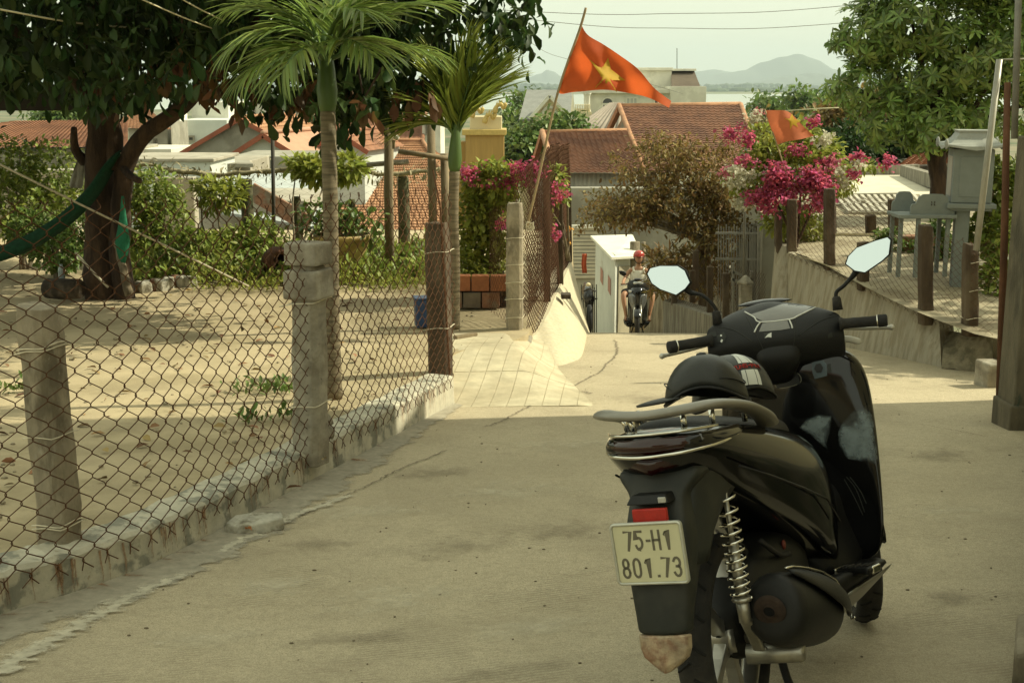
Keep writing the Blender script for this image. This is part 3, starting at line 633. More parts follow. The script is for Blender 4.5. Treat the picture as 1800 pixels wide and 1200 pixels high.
def bracts(name, bl, n, size, m, parent, width=.8):
    Ps = []
    for c_, r_ in bl:
        k = max(2, n//16)
        for q in range(k):
            o = rng.normal(0, .55, 3)*np.array(r_); m_ = max(4, n//len(bl)//k); Ps.append(np.array(c_)+o+rng.normal(0, .028, (m_, 3))*np.array([1.3, 1, 1]))
    P = np.concatenate(Ps); D = rng.normal(0, 1, (len(P), 3)); o = leaf_mesh(name, P, D, rng.uniform(size[0]*.7, size[1], len(P)), m, parent, width, .35, .2); o['kind'] = 'stuff'; return o
def B(u, v, y, ru, rv, ry=None):   # ellipsoid from picture size at distance y
    k = y/FPX; return (tuple(at(u, v, y)), (ru*k, ry or ru*k, rv*k))
BY = 17.3
shrub('citrus_bush', 'dense yellow green bush at the far left edge behind the hammock', 'bush', at(40, 470, 15.5), [B(20, 290, 16, 60, 50), B(90, 300, 16.2, 65, 55), B(60, 370, 15.8, 80, 50), B(10, 350, 15.4, 50, 70), B(115, 345, 16.2, 40, 40)], 3600, (.05, .10), M_LEAFB, 9)
shrub('citrus_bush', 'leafy green bush right of the tree trunks', 'bush', at(270, 470, 15.8), [B(265, 340, 16, 50, 45), B(290, 390, 16, 48, 60), B(245, 400, 15.8, 40, 60), B(225, 330, 16.1, 30, 40)], 2700, (.05, .10), M_LEAFB, 7)
shrub('citrus_bush', 'low dark green bush below the hammock beside the log', 'bush', at(105, 485, 14.6), [B(100, 440, 14.6, 45, 38), B(60, 410, 15, 45, 40), B(140, 420, 14.9, 30, 40)], 2200, (.05, .09), M_LEAFM, 5)
shrub('sapling', 'thin sapling with pale leaves standing in front of grey wall', 'sapling', at(388, 470, 15.3), [B(385, 345, 15.3, 38, 28), B(360, 330, 15.3, 22, 18), B(410, 335, 15.4, 22, 22)], 620, (.07, .13), M_LEAFY, 2, width=.4)
shrub('green_shrub', 'leafy shrub hiding the foot of the dark thin pole', 'bush', at(520, 450, 16), [B(560, 300, 17, 42, 22), B(610, 295, 17, 36, 22), B(530, 290, 17, 25, 15)], 900, (.09, .17), M_LEAFY, 3, width=.42)
# ground cover
def cover(name, label, u0, u1, v0, v1, yr, n, size, m):
    P = np.array([at(rng.uniform(u0, u1), rng.uniform(v0, v1), rng.uniform(*yr)) for _ in range(n)]); P[:, 2] = zyard(14)+np.abs(rng.normal(0, .18, n))*(.4+.6*np.sin(P[:, 0]*2.3)**2)
    D = rng.normal(0, .6, (n, 3)); D[:, 2] = np.abs(D[:, 2])+.4
    return tag(leaf_mesh(name, P, D, rng.uniform(size[0], size[1], n), m, None, .4), label, 'plants', kind='stuff')
cover('ground_cover', 'green ground cover plants along the back of the yard', 200, 760, 440, 470, (14.2, 16.8), 7500, (.06, .16), M_LEAFB)
cover('ground_cover', 'pale grassy patch at the back of the yard', 330, 760, 440, 470, (13.6, 14.6), 2600, (.03, .08), M_LEAFY)
shrub('green_shrub', 'bushy green plants between sapling and rusty urn', 'bush', at(350, 480, 15), [B(350, 440, 15, 60, 35), B(420, 440, 15.2, 50, 38), B(460, 420, 15.4, 35, 40)], 2600, (.05, .11), M_LEAFB, 5)
for k, (u, v, n, w) in enumerate([(480, 688, 110, .13), (440, 742, 40, .06), (500, 735, 25, .05), (20, 690, 60, .12)]):
    c = gp(u, v, zyard); P = np.array(c)+np.column_stack([rng.normal(0, w, n), rng.normal(0, w*.7, n), np.abs(rng.normal(0, .03, n))]); D = rng.normal(0, .6, (n, 3)); D[:, 2] = np.abs(D[:, 2])+.35
    t = thing('weed', ['low green weed growing beside the second fence post', 'small weed sprig on the sand between the first two posts', 'tiny weed close to the second post foot', 'weed at the left edge next to the first post'][k], 'weed', tuple(c)); leaf_mesh('foliage', P, D, rng.uniform(.03, .08, n), M_LEAFM, t, .4)
# hammock, net bag, log, shelter, cords
M_NET = mat('green_net', (.007, .055, .024), .8, .3, 30, .5, 120, trans=.2); M_NETL = mat('light_green_net', (.03, .22, .12), .8, .2, 30, trans=.35)
t = thing('hammock', 'dark green net hammock slung from the trunks to the left', 'hammock', tuple(at(60, 440, TY-.5)))
HP = crom([at(212, 268, TY-.15), at(192, 292, TY-.2), at(150, 350, TY-.4), at(85, 405, TY-.6), at(0, 445, TY-.8), at(-120, 470, TY-.8), at(-260, 430, TY-.8)], 6); mb = MB()
rings = []
for i, p in enumerate(HP):
    k = min(1, i/8); rings.append([p+Vector((.02*math.cos(a)*k, (.04+.07*k)*math.cos(a), (.025+.055*k)*math.sin(a)-.05*k*math.cos(a)**2)) for a in [2*math.pi*q/10 for q in range(10)]])
mb.loft(rings); mb.build('netting', M_NET, t, True); mb = MB(); mb.tube([HP[0], HP[2]], .012, 6); mb.build('rope', M_TIE, t)
t = thing('net_bag', 'light green net bag hanging on the right trunk', 'bag', tuple(at(218, 460, TY-.35))); mb = MB()
rings = [[at(216, v, TY-.35)+Vector((r_*math.cos(a), r_*.6*math.sin(a), 0)) for a in [2*math.pi*q/8 for q in range(8)]] for v, r_ in [(345, .012), (370, .03), (400, .055), (425, .075), (445, .06), (462, .02)]]
mb.loft(rings); mb.build('net', M_NETL, t, True, noise=.006)
M_LOG = mat('charred_log', (.045, .035, .025), .95, .3, 15, .8, 40, col2=(.09, .07, .05), mixs=8)
t = thing('log', 'short thick dark log lying beside the tree base', 'log', tuple(gp(112, 528, zyard))); c = t.location
mb = MB(); a, b = at(82, 507, c.y), at(140, 508, c.y-.1); mb.tube([a, a.lerp(b, .1), a.lerp(b, .5), b], [.10, .105, .11, .105], 12); mb.build('log_body', M_LOG, t, True, noise=.004)
t = thing('water_bottle', 'pale blue plastic bottle standing on the dark log', 'bottle', tuple(at(109, 493, TY-.1))); mb = MB(); mb.lathe([(.032, 0), (.034, .02), (.034, .1), (.03, .13), (.014, .15), (.014, .17)], t.location, n=12); mb.build('bottle_body', mat('pale_plastic', (.30, .36, .38), .3, .05), t, True)
M_PLAS = mat('grey_plastic_bag', (.38, .37, .31), .6, .2, 12, trans=.3); t = thing('plastic_bag', 'grey plastic sheet hung on the bush left of the trunks', 'bag', tuple(at(136, 330, TY+.6))); mb = MB()
mb.loft([[at(u+du, v, TY+.6+.02*math.sin(du)) for du in np.linspace(-w_, w_, 7)] for u, v, w_ in [(143, 275, 3), (140, 290, 8), (137, 310, 11), (134, 325, 12), (133, 331, 9)]], cap=False, closed=False); mb.build('sheet', M_PLAS, t, True, solid=.003, noise=.006)
t = thing('branch_prop', 'short leaning wooden prop against the right trunk', 'wood', tuple(gp(225, 515, zyard))); mb = MB(); limb(mb, [at(228, 518, TY-.45), at(215, 470, TY-.35), at(202, 425, TY-.2)], .05, .03, 8, 3); mb.build('stick', M_BARK2, t, True)
for k, (a, b, r_) in enumerate([(at(-200, 190, 11), at(437, 503, 13.2), .011), (at(133, 444, TY-.6), at(190, 505, TY-.7), .012)]):
    mb = MB(); mb.tube([a, a.lerp(b, .5)+Vector((0, 0, -.01)), b], r_, 6); o = mb.build('bamboo_rod', mat('pale_bamboo', (.42, .38, .28), .6, .15, 20), None, True); tag(o, ['long thin pale rod slanting down across the left yard', 'short pale stick leaning at the tree foot'][k], 'rod')
M_CORD = mat('cord', (.50, .46, .30), .7, .1)
for k, (pts, r_) in enumerate([([at(-250, -30, 10), at(0, 17, 10.5), at(130, 40, 11), at(262, 51, 11.5)], .008), ([at(120, -60, 9), at(300, 22, 10), at(388, 56, 11)], .006), ([at(230, -60, 9.5), at(330, 5, 10), at(400, 40, 11)], .006)]):
    mb = MB(); mb.tube(crom(pts, 6), r_, 5); tag(mb.build('clothes_line', M_CORD, None, True), ['thick pale line crossing the dark crown at top left', 'thin cord slanting through the crown beside the palm fronds', 'thin cord slanting through the crown nearest the palm'][k], 'cord')
M_DARKROOF = mat('dark_roof', (.035, .030, .024), .9, .2, 6)
t = thing('shelter', 'dark roofed open shelter at the left edge behind the tree', 'shelter', tuple(at(-200, 500, 15)))
mb = MB(); a = at(-500, 172, 14.2); b = at(146, 172, 14.2); mb.box(((a.x+b.x)/2, 15.3, (at(0, 194, 14.2).z+at(0, 150, 14.2).z)/2+.0), (b.x-a.x, 2.2, .28)); mb.build('roof', M_DARKROOF, t, bevel=.01)
mb = MB(); mb.beam(at(-330, 560, 15), at(-330, 185, 15), .1, .1, (0, 1, 0)); mb.build('post', M_BARK, t)
# stones/bricks round the tree foot
M_BRICK = mat('worn_brick', (.24, .12, .07), .95, .3, 12, .5, 50, col2=(.16, .13, .09), mixs=6)
rr = random.Random(12); N_STONE = 0
for k in range(9):
    u = 245+k*11+rr.uniform(-3, 3); v = 512-k*1.2+rr.uniform(-4, 4); c = gp(u, v, zyard); mb = MB(); mb.box(c+Vector((0, 0, .05)), (rr.uniform(.10, .16), rr.uniform(.1, .15), rr.uniform(.1, .15)), rr.uniform(0, 1))
    o = mb.build('edging_stone', M_STONE if k % 3 else M_BRICK, None, bevel=.02, noise=.012); tag(o, ['first', 'second', 'third', 'fourth', 'fifth', 'sixth', 'seventh', 'eighth', 'ninth'][k]+' rough edging stone counted from the big tree trunk', 'stone', 'stones edging the tree bed')
# urn, planter
M_URN = mat('rusty_clay', (.13, .055, .03), .9, .3, 9, .6, 30, col2=(.075, .04, .025), mixs=5)
c = gp(490, 492, zyard); t = thing('clay_urn', 'rust brown round clay jar lying behind the second post', 'urn', tuple(c)); mb = MB()
mb.lathe([(.02, -.20), (.13, -.19), (.185, -.10), (.2, 0), (.18, .1), (.12, .18), (.10, .2), (.13, .23), (.11, .235), (.08, .2)], c+Vector((0, 0, .19)), Matrix.Rotation(R(75), 3, 'X')@Matrix.Rotation(R(20), 3, 'Y'), 18, cap=False); mb.build('jar', M_URN, t, True, noise=.003)
M_POT = mat('yellow_glaze', (.42, .31, .12), .5, .2, 8, .2, 20, col2=(.30, .20, .08), mixs=5)
c = gp(605, 492, zyard); t = thing('planter', 'wide yellow glazed planter on a foot behind the slender palm', 'planter', tuple(c)); mb = MB()
mb.lathe([(.20, 0), (.21, .08), (.14, .12), (.13, .16), (.16, .2), (.26, .34), (.31, .47), (.34, .49), (.34, .53), (.29, .53), (.27, .46), (.05, .44)], c, n=28, cap=False); mb.build('bowl', M_POT, t, True, bevel=0)
mb = MB(); mb.lathe([(.27, .455), (.15, .47), (.01, .475)], c, n=20, cap=False); mb.build('soil', M_LOG, t)
t = shrub('potted_plant', 'dark leafy plant growing in the yellow planter', 'plant', c+Vector((0, 0, .47)), [((c.x-.2, c.y, c.z+.72), (.35, .3, .2)), ((c.x+.25, c.y, c.z+.6), (.25, .25, .2)), ((c.x-.05, c.y, c.z+.6), (.3, .3, .2))], 420, (.07, .15), M_LEAFM, 6, width=.5)
# back fence: posts, mesh, dry vine rope
M_MOSS = mat('mossy_post', (.10, .09, .05), .95, .3, 10, .8, 40, col2=(.05, .06, .025), mixs=6)
M_DRY = mat('dry_vine', (.30, .26, .16), .95, .3, 20)
t = thing('back_fence', 'old wire fence on mossy posts at the back of the yard', 'fence', tuple(at(430, 470, BY)))
for (u, v0, v1, r_) in [(432, 314, 440, .085), (708, 310, 450, .08), (250, 330, 470, .07), (60, 340, 470, .07), (520, 345, 460, .06), (618, 350, 450, .05)]:
    mb = MB(); a = at(u, v0, BY); mb.tube([Vector((a.x, BY, -.5)), Vector((a.x+.01, BY, (a.z-.5)/2)), Vector((a.x, BY, a.z-.03)), a], [r_*1.05, r_, r_, r_*.8], 10); mb.build('post', M_MOSS, t, True, noise=.006)
bs = [at(u, 450, BY+.1) for u in (-150, 150, 450, 800)]; bs = [Vector((p.x, p.y, -.35)) for p in bs]; chain_link('wire_mesh', bs, 1.05, .10, .0022, M_WIRE, t, sides=3)
mb = MB(); rr = random.Random(2); vp = [at(u, 300+8*math.sin(u*.02)-(u-230)*.004+rr.uniform(-4, 4), BY-.05) for u in range(215, 790, 18)]; mb.tube(vp, [.02+rr.uniform(0, .02) for _ in vp], 6)
mb.build('dry_vine', M_DRY, t, True, noise=.006)
P = np.array([np.array(vp[rr.randrange(len(vp))])+rng.normal(0, .07, 3) for _ in range(500)]); leaf_mesh('vine_leaves', P, rng.normal(0, .6, (500, 3))+np.array([0, 0, -.5]), rng.uniform(.04, .12, 500), M_DRY, t, .3)['kind'] = 'stuff'
M_POLE = mat('dark_pole', (.045, .04, .03), .8, .2)
def pole(name, label, cat, pts, r_, m, n=8, group=None):
    mb = MB(); mb.tube(pts, r_, n); o = mb.build(name, m, None, True); return tag(o, label, cat, group)
pole('thin_pole', 'thin dark upright pole in front of the gabled houses', 'pole', [Vector((at(482, 460, 16).x, 16, -.4)), at(479, 240, 16)], .024, M_POLE)
M_WOODP = mat('weathered_wood', (.21, .165, .10), .9, .2, 12, .5, 40, stretch=(1, 1, .2))
pole('wood_pole', 'tall weathered wooden pole right of the yellow planter', 'pole', [Vector((at(685, 455, 15).x, 15, -.4)), at(683, 330, 15), at(684, 205, 15)], .055, M_WOODP)
t = thing('trellis', 'rough wooden trellis frame of two uprights and a crossbar behind the gate', 'trellis', tuple(at(760, 480, 15.5)))
for u, v0 in ((757, 205), (781, 270)):
    mb = MB(); a = at(u, v0, 15.5); mb.tube([Vector((a.x+.02, 15.5, -.4)), a], .05, 8); mb.build('upright', M_WOODP, t, True)
for (u0, v0, u1, v1, r_) in ((700, 266, 790, 279, .03), (645, 290, 718, 284, .03)):
    mb = MB(); mb.tube([at(u0, v0, 15.4), at(u1, v1, 15.4)], r_, 8); mb.build('crossbar', M_WOODP if u0 == 700 else M_POSTG, t, True)
# a white skull-like lamp on the wooden pole
t = thing('yard_lamp', 'small white lamp bracket fixed on the tall wooden pole', 'lamp', tuple(at(697, 244, 14.9))); mb = MB(); mb.ell(at(697, 242, 14.9), (.035, .035, .03), 10, 6); mb.build('bulb', mat('lamp_white', (.6, .57, .5), .4, .1), t, True); mb = MB(); mb.box(at(692, 254, 14.92), (.03, .06, .1)); mb.build('bracket', M_WOODP, t)
# blue bucket
M_BLUE = mat('blue_plastic', (.02, .05, .13), .45, .15, 8); c = gp(741, 577, zyard); t = thing('blue_container', 'square blue plastic container behind the third fence post', 'container', tuple(c)); mb = MB(); mb.box(c+Vector((.02, .1, .13)), (.17, .17, .26), R(10), taper=1.04); mb.build('tub', M_BLUE, t, bevel=.015); mb = MB(); mb.box(c+Vector((.02, .1, .268)), (.19, .19, .018), R(10)); mb.build('rim', M_BLUE, t, bevel=.004)
# plank on the ground in the gate
mb = MB(); a, b = gp(800, 597, zyard), gp(836, 591, zyard); mb.beam(a+Vector((0, 0, .02)), b+Vector((0, 0, .02)), .05, .03); tag(mb.build('plank', M_WOODP, None, bevel=.004), 'short thin plank lying on the sand in the gate gap', 'plank')
# brick planter box with bush and bougainvillea
M_BLOCK = mat('terracotta_block', (.30, .115, .05), .9, .2, 8, .3, 40); M_BLOCKG = mat('grey_brown_block', (.15, .12, .085), .95, .2, 8, .4, 40)
PY = 12.6; zb = zyard(PY); t = thing('brick_planter', 'low planter of terracotta and grey blocks inside the gate', 'planter', tuple(at(845, 560, PY)))
x0, x1 = at(806, 545, PY).x, at(885, 545, PY).x
proto = {}
for row in range(2):
    for k in range(3):
        wv = (x1-x0)/2.4; xa = x0-.06+k*wv+(.0 if row else -wv*.45); mb = MB(); mb.box((xa+wv*.5, PY+.0, zb+.09+row*.17), (wv-.012, .12, .155)); mb.build('brick', M_BLOCK if row else (M_BLOCKG if k % 2 else M_BRICK), t, bevel=.008)
for row in range(2):
    for k in range(3):
        mb = MB(); mb.box((x1+.09, PY+.26+k*.36, zb+.09+row*.17), (.12, .345, .155)); mb.build('brick', M_BLOCKG, t, bevel=.008)
mb = MB(); mb.box(((x0+x1)/2, PY+.6, zb+.14), (x1-x0, 1.0, .24)); mb.build('soil', M_LOG, t)
M_PINK = mat('magenta_bract', (.52, .11, .20), .6, 0, island=.5, trans=.5); M_PINKL = mat('pink_bract', (.56, .18, .24), .6, 0, island=.3, trans=.4); M_WHITEB = mat('white_bract', (.62, .60, .46), .6, 0, island=.15, trans=.4); M_YEL = mat('yellow_flower', (.6, .28, .02), .6, 0, island=.2)
t = shrub('bougainvillea', 'tall green bougainvillea with pink bracts inside the gate', 'shrub', Vector(((x0+x1)/2, PY+.6, zb+.2)), [B(845, 440, 13.2, 40, 60), B(855, 330, 13.2, 45, 45), B(880, 320, 13, 40, 35), B(830, 480, 13.0, 30, 45), B(862, 500, 13.0, 28, 32), B(840, 385, 13.1, 34, 45), B(880, 390, 13.1, 25, 70)], 4200, (.05, .10), M_LEAFY, 9)
for bl, n_ in (([B(826, 298, 12.9, 14, 10), B(824, 312, 12.9, 8, 8)], 130), ([B(905, 300, 12.8, 14, 9), B(930, 298, 12.8, 14, 9), B(918, 315, 12.8, 16, 10), B(945, 300, 12.8, 10, 8)], 320), ([B(888, 322, 12.8, 18, 6)], 90), ([B(884, 392, 12.7, 5, 6)], 30)):
    bracts('bracts', bl, n_, (.035, .06), M_PINK, t, .75)
# ---------------- gate post, white flared wall and second fence
M_WHITEW = mat('whitewashed_wall', (.50, .45, .325), .9, .12, 10, .15, 40, col2=(.50, .44, .30), mixs=9, stretch=(3, 3, .35), col3=(.33, .27, .17), m3=16, lo3=.62, hi3=.72)
t = thing('retaining_wall', 'whitewashed flared retaining wall left of the lane crest', 'wall', tuple(gp(985, 650, zroad)))
Bs = [gp(938, 643, zroad), gp(962, 645, zroad), gp(985, 643, zroad), gp(1006, 636, zroad), gp(1023, 624, zroad)]+[Vector((.80, 13.4, zroad(13.4))), Vector((.93, 15, zroad(15))), Vector((1.03, 16.6, zroad(16.6)))]
Ts = [at(936, 592, 11.6), at(946, 582, 11.9), at(958, 560, 12.3), at(966, 545, 12.7), at(974, 525, 13.2), at(984, 505, 13.9), at(994, 482, 14.9), at(1004, 458, 16.5)]
BC, TCC = crom(Bs, 5), crom(Ts, 5); mb = MB(); mb.loft([[Vector((b_.x, b_.y, b_.z-.3)), b_, b_.lerp(t_, .35), b_.lerp(t_, .7), t_] for b_, t_ in zip(BC, TCC)], cap=False, closed=False); mb.build('wall_face', M_WHITEW, t, True)
mb = MB(); mb.loft([[Vector((b_.x, b_.y, b_.z-.3)), t_, Vector((t_.x-.22, t_.y+.08, t_.z)), Vector((t_.x-.22, t_.y+.08, b_.z-.3))] for b_, t_ in zip(BC, TCC)]); mb.v = [(x-.004, y+.004, z-.003) for x, y, z in mb.v]; mb.build('wall_core', M_WHITEW, t)
mb = MB(); c = at(989, 517, 13.4); mb.box(c+Vector((.03, -.1, 0)), (.10, .16, .045)); mb.build('drain_slot', M_LOG, t)
mb = MB(); a0 = gp(898, 618, lambda y: -.36); mb.hexa([gp(893, 622, lambda y: -.42), gp(938, 652, zroad)+Vector((0, 0, -.05)), gp(940, 640, zroad)+Vector((.02, .4, -.05)), gp(893, 622, lambda y: -.42)+Vector((0, .5, 0)), at(905, 587, 11.3), at(934, 590, 11.25), at(936, 588, 11.9), at(905, 584, 11.9)]); mb.build('plinth', M_POSTG, t, bevel=.015)
t = thing('gate_fence', 'tall rusty mesh fence running along the top of the white wall', 'fence', tuple(at(905, 590, 11.4)))
gb = at(905, 590, 11.45); gt = at(905, 357, 11.45); gpst = rough_post('post', gb+Vector((0, 0, -.05)), gt, .145, .15, M_POST, t, R(-8), 9, .012)
for z_ in (.18, .35, .5, .66, .9): tie_ring(gpst, gb, .155, .16, R(-8), gb.z+z_, .008, .003, 1)
for (u, vb, vt, y_) in ((962, 540, 300, 13.1), (985, 500, 345, 14.2), (1001, 460, 330, 16.3)):
    mb = MB(); mb.beam(at(u, vb, y_), at(u-2, vt, y_), .07, .07, (0, 1, 0)); mb.build('post', M_POSTB, t, bevel=.006)
fb = [at(908, 588, 11.4)+Vector((.09, .05, 0))]+[p+Vector((-.03, .0, .01)) for p in Ts[1:]]
o_ = chain_link('wire_mesh', fb, 1.5, .055, .0034, M_WIRE, t, sides=3)
chain_link('wire_mesh', [p+Vector((-.12, .1, 0)) for p in fb], 1.5, .055, .0034, M_WIRE, t, sides=3)
gm = [at(893, 598, 11.6), at(872, 590, 12.2), at(858, 585, 12.7)]; chain_link('gate_mesh', gm, 1.25, .065, .002, M_WIRE, t, sides=3)
t2_ = shrub('bougainvillea', 'thin bougainvillea trailing pink bracts on the wall fence', 'shrub', at(1000, 450, 15.5), [B(975, 310, 13.5, 20, 20), B(985, 340, 13.8, 14, 22), B(968, 380, 13.4, 6, 26)], 260, (.05, .09), M_LEAFY, 4)
for u, v in ((985, 325), (981, 345), (974, 352), (968, 410), (972, 418), (995, 342), (969, 332), (970, 400)): bracts('bracts', [B(u, v, 13.2, 4.5, 5)], 26, (.03, .05), M_PINK, t2_, .75)
for u, v in ((1000, 402), (996, 424)): leaves_in('yellow_flower', [B(u, v, 15.5, 4, 4)], 22, (.03, .05), M_YEL, t2_, .75)
t = thing('string_tangle', 'tangle of pale string tied where the flagpole meets the mesh', 'string', tuple(at(931, 400, 11.2))); mb = MB(); rr = random.Random(4)
mb.tube(crom([at(931+rr.uniform(-8, 9), 398+rr.uniform(-10, 9), 11.2) for _ in range(16)], 4), .0035, 5); mb.build('string', M_TIE, t, True)
# ================================================================== VILLAGE HOUSES
def tilemat(name, c, c2, isl=.0): return mat(name, c, .85, .18, 3, .25, 12, col2=c2, mixs=.8, col3=tuple(q*.55 for q in c2), m3=2.2, lo3=.58, hi3=.72)
T_OR = tilemat('orange_tiles', (.38, .20, .105), (.31, .155, .08)); T_RED = tilemat('red_tiles', (.28, .13, .07), (.21, .095, .052)); T_BRN = tilemat('brown_tiles', (.22, .105, .06), (.15, .07, .042))
T_SAL = mat('salmon_sheet', (.42, .235, .15), .7, .1, 2); T_GREY = mat('grey_slate', (.20, .205, .19), .8, .12, 1.5); M_TRIM = mat('red_verge', (.27, .085, .045), .8, .15, 4)
W_WHITE = mat('white_render', (.66, .64, .54), .9, .08, .6, col2=(.55, .53, .44), mixs=.5); W_BLUE = mat('pale_blue_render', (.52, .55, .50), .9, .07, .8); W_GREY = mat('grey_render', (.30, .285, .23), .9, .15, .8, col2=(.22, .205, .16), mixs=.7)
W_CREAM = mat('cream_render', (.60, .52, .33), .9, .08, .7); W_BEIGE = mat('beige_wall', (.36, .33, .265), .95, .15, 1.2, col2=(.27, .245, .19), mixs=1); M_GLASS = mat('dark_glass', (.04, .045, .045), .12, 0, spec=.6); M_CORR = mat('corrugated_metal', (.44, .44, .38), .6, .1, 2, metal=.0)
def tiles(name, e0, e1, r1, r0, m, parent, tw=.24, th=.30, hgt=.045, kind=True):
    """tile courses: eave e0-e1, ridge r0-r1; every course overlaps the one below, every tile is an arch"""
    e0, e1, r0, r1 = map(Vector, (e0, e1, r0, r1)); nc = max(4, int((e1-e0).length/tw)); nr = max(3, int(((r0+r1)/2-(e0+e1)/2).length/th)); N_ = (e1-e0).cross(r0-e0).normalized()
    if N_.z < 0: N_ = -N_
    prof = [0, .7, 1, .7]; mb = MB(); W = nc*4+1; V = []
    for j in range(nr):
        for (t, lift) in ((j/nr, hgt*.8), ((j+1.06)/nr, 0)):
            t = min(1.0, t)
            a = e0.lerp(r0, t); b = e1.lerp(r1, t)
            for i in range(W): V.append(a.lerp(b, i/(W-1))+N_*(lift+hgt*.6*prof[i % 4]))
    fs = []
    for j in range(nr):
        o = j*2*W
        for i in range(W-1): fs.append((o+i, o+i+1, o+W+i+1, o+W+i))
        if j:
            q = (j-1)*2*W+W
            for i in range(W-1): fs.append((q+i, q+i+1, o+i+1, o+i))
    mb.add(V, fs); o = mb.build(name, m, parent); o['kind'] = 'stuff' if 0 else 'stuff'; del o['kind']; return o
def ridge(parent, a, b, r_, m, name='ridge_cap'): mb = MB(); mb.tube([a, b], r_, 8); return mb.build(name, m, parent, True)
def slab(name, pts, th, m, parent, back=None):   # thin prism from a polygon
    pts = [Vector(p) for p in pts]; n = (pts[1]-pts[0]).cross(pts[2]-pts[0]).normalized(); k = len(pts); mb = MB()
    mb.add(pts+[p-n*th for p in pts], [tuple(range(k)), tuple(reversed(range(k, 2*k)))]+[(i, k+i, k+(i+1) % k, (i+1) % k) for i in range(k)]); return mb.build(name, m, parent)
def blockwall(name, u0, v0, u1, v1, y, depth, m, parent, zbot=None):
    a = at(u0, v0, y); b = at(u1, v1, y); z0 = zbot if zbot is not None else b.z; mb = MB(); mb.box(((a.x+b.x)/2, y+depth/2, (a.z+z0)/2), (b.x-a.x, depth, a.z-z0)); return mb.build(name, m, parent, bevel=.02)
def window(parent, u0, v0, u1, v1, y, frame_m, glass_m=None, mull=1, fr=.06):
    a = at(u0, v0, y); b = at(u1, v1, y); x0, x1, z1, z0 = a.x, b.x, a.z, b.z; mb = MB()
    for (c, d) in ((((x0+x1)/2, y-.03, z0), (x1-x0+fr, .08, fr)), (((x0+x1)/2, y-.03, z1), (x1-x0+fr, .08, fr)), ((x0, y-.03, (z0+z1)/2), (fr, .08, z1-z0-fr)), ((x1, y-.03, (z0+z1)/2), (fr, .08, z1-z0-fr))): mb.box(c, d)
    for k in range(mull): mb.box((x0+(x1-x0)*(k+1)/(mull+1), y-.03, (z0+z1)/2), (fr*.7, .07, z1-z0-fr))
    f = mb.build('window', frame_m, parent); mb = MB(); mb.box(((x0+x1)/2, y+.01, (z0+z1)/2), (x1-x0-fr*.5, .03, z1-z0-fr*.5)); mb.build('pane', glass_m or M_GLASS, f); return f
def gable(name, label, apex, lft, rgt, y, back, wall_m, roof_m, tile=True, tw=.24, zbot=-9, trim=True, group=None, over=.35):
    A, Lq, Rq = at(*apex, y), at(*lft, y), at(*rgt, y); bk = Vector(back); t = thing(name, label, 'house', (A.x, y, zbot), group)
    mb = MB(); P = [Vector((Lq.x, y, zbot)), Vector((Rq.x, y, zbot)), Rq, A, Lq]; Q = [p+bk for p in P]; mb.add(P+Q, [(0, 1, 2, 3, 4), (9, 8, 7, 6, 5), (1, 6, 7, 2), (0, 4, 9, 5), (4, 3, 8, 9), (3, 2, 7, 8)]); mb.build('wall', wall_m, t)
    up = Vector((0, 0, .08)); f = bk.normalized()*-over; dl = (Lq-A).normalized()*over; dr = (Rq-A).normalized()*over
    if tile:
        tiles('roof', Rq+dr+f+up, Rq+dr+bk+up, A+bk+up, A+f+up, roof_m, t, tw, tw*1.25, tw*.18); tiles('roof', Lq+dl+bk+up, Lq+dl+f+up, A+f+up, A+bk+up, roof_m, t, tw, tw*1.25, tw*.18)
    else:
        slab('roof', [Rq+dr+f+up, Rq+dr+bk+up, A+bk+up, A+f+up], .06, roof_m, t); slab('roof', [Lq+dl+bk+up, Lq+dl+f+up, A+f+up, A+bk+up], .06, roof_m, t)
    if trim:
        for e in (Lq+dl, Rq+dr): mb = MB(); mb.beam(A+f*1.02+up*.4, e+f*1.02+up*.4, .08, .22); mb.build('verge_board', M_TRIM, t)
    ridge(t, A+f+up*2, A+bk+up*2, .1, roof_m); return t
# long red roof at the far left
t = thing('house', 'low house with long red tiled roof at far left', 'house', tuple(at(80, 262, 70))); tiles('roof', at(-80, 262, 66), at(225, 259, 66), at(225, 211, 74), at(33, 213, 74), T_RED, t, .26, .3); tiles('roof', at(-330, 262, 72), at(-80, 262, 66), at(33, 213, 74), at(30, 213, 74.1), T_RED, t, .26, .3)
blockwall('wall', -70, 262, 225, 300, 66.8, 6, W_GREY, t, -9)
t = thing('house', 'white house with bright orange roof seen between trunk and branch', 'house', tuple(at(270, 275, 78))); tiles('roof', at(205, 226, 78), at(303, 229, 76), at(262, 192, 84), at(225, 190, 86), T_OR, t, .3, .34); blockwall('wall', 225, 226, 297, 285, 78.2, 5, W_WHITE, t, -9)
window(t, 271, 245, 276, 260, 78.1, W_GREY, None, 0, .1); blockwall('terrace', 235, 262, 302, 285, 70, 5, W_WHITE, t, -8); blockwall('side_wall', 298, 215, 303, 270, 77.5, 4, W_GREY, t, -9)
